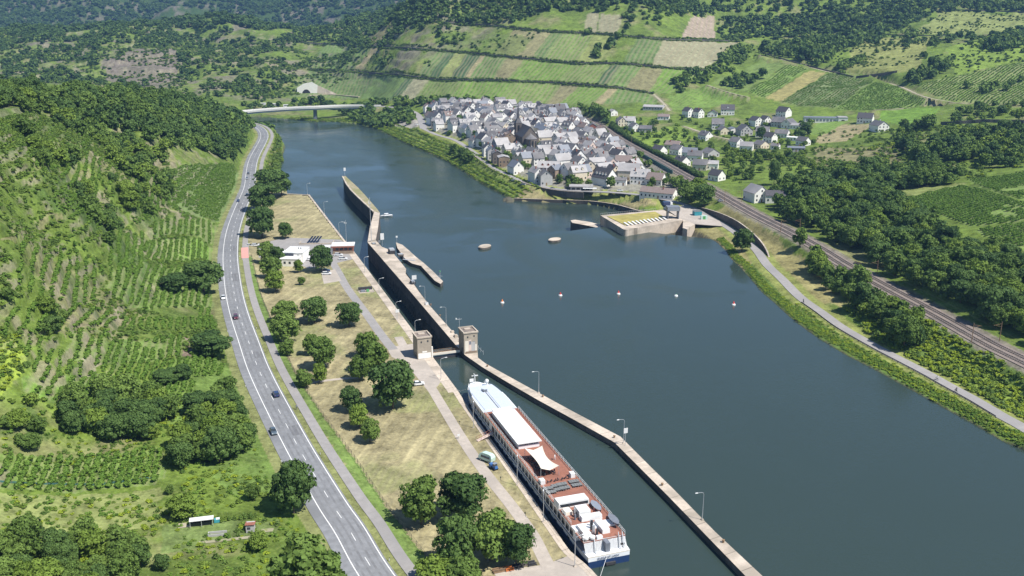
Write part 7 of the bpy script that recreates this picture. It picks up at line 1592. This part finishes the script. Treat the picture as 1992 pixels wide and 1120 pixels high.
shrubs('villa_slope_scrub',[(1560,262),(1700,242),(1740,250),(1740,285),(1590,335),(1440,375),(1400,345),(1500,300)],5,.4,(25,.5),(2,4.5),.75,[LOWP[0],LOWP[1],MIDP[4]],14)
# railway hedge
i0,i1=sorted((near(RAIL,1340,343,9.5),near(RAIL,1172,246,12)))
alongline('railway_hedge',RAIL[i0:i1+1],[8.2,9.6,11],1.6,(3.2,4.6),1.0,[MIDP[1],MIDP[2]])
for h in TLW:
    for o_ in (1.5,-4):
        q=h.copy(); q[:,2]-=2; alongline('terrace_wall_growth',q,[o_],3.2,(1.8,4.2),.8,[FARP[2],FARP[0],FARP[3]])
# rows of vines
def vines(name,poly,rd,sp=2.4,al=.95,wr=(1.5,2.2),keep=.98,h=.8):
    P=wpoly(poly); a,b_=wpoly(rd); d=(b_-a)/np.linalg.norm(b_-a); n=np.array([-d[1],d[0]]); c=P.mean(0); q=(P-c); u0,u1=(q@d).min(),(q@d).max(); v0,v1=(q@n).min(),(q@n).max()
    U_,V_=np.meshgrid(np.arange(u0,u1,al),np.arange(v0,v1,sp)); U_=U_+rng.uniform(-.3,.3,U_.shape); V_=V_+rng.normal(0,.08,V_.shape)
    X=c[0]+U_*d[0]+V_*n[0]; Y=c[1]+U_*d[1]+V_*n[1]; X,Y=X.ravel(),Y.ravel(); m=inpoly(X,Y,P)&(rng.random(X.size)<keep)&(noise(X,Y,14,61,3)>.24)
    P2=clean(np.stack([X[m],Y[m]],1),0,0)
    if not len(P2): return
    w_=rng.uniform(*wr,len(P2)); scatter(name,P2,gz(P2[:,0],P2[:,1])-.05,np.stack([w_,w_,w_*h],1),VINEP,rng.integers(2,size=len(P2)))
for poly,rd,sp in VLIST:
    vines('vineyard_rows',poly,rd,sp)
for poly,rd in [([(1520,198),(1612,142),(1700,158),(1625,211)],[(1540,200),(1640,150)]),([(1627,211),(1703,160),(1755,173),(1792,190),(1822,206),(1750,213)],[(1660,205),(1740,172)]),([(1780,166),(1860,148),(1992,122),(1992,200),(1900,202),(1830,193)],[(1850,196),(1960,128)]),([(1455,179),(1530,125),(1575,134),(1485,190)],[(1460,180),(1545,128)])]:
    vines('upper_vineyard_rows',poly,rd,3.6,1.8,(1.7,2.4),.9,.6)
# garden hedge row
h=hit([415,500],[1012,1003]); L=np.array(h); alongline('raspberry_row',L,[0,.9],.8,(1.1,1.6),.9,[LOWP[1],LOWP[0]])
# ---------------- air: one pale volume of even density ----------------
mb=MB(); mb.box(-5200,-60,-14,5200,6600,900); hz=mb.obj('haze',[])
zmax=900
hm_=bpy.data.materials.new('haze_air'); hm_.use_nodes=True; t=hm_.node_tree; t.nodes.remove(t.nodes['Principled BSDF'])
pv=t.nodes.new('ShaderNodeVolumePrincipled'); pv.inputs['Color'].default_value=(.30,.56,1,1); pv.inputs['Density'].default_value=8.5e-5; pv.inputs['Anisotropy'].default_value=.2
t.links.new(pv.outputs[0],t.nodes['Material Output'].inputs['Volume']); hz.data.materials.append(hm_); tag(hz,kind='stuff')
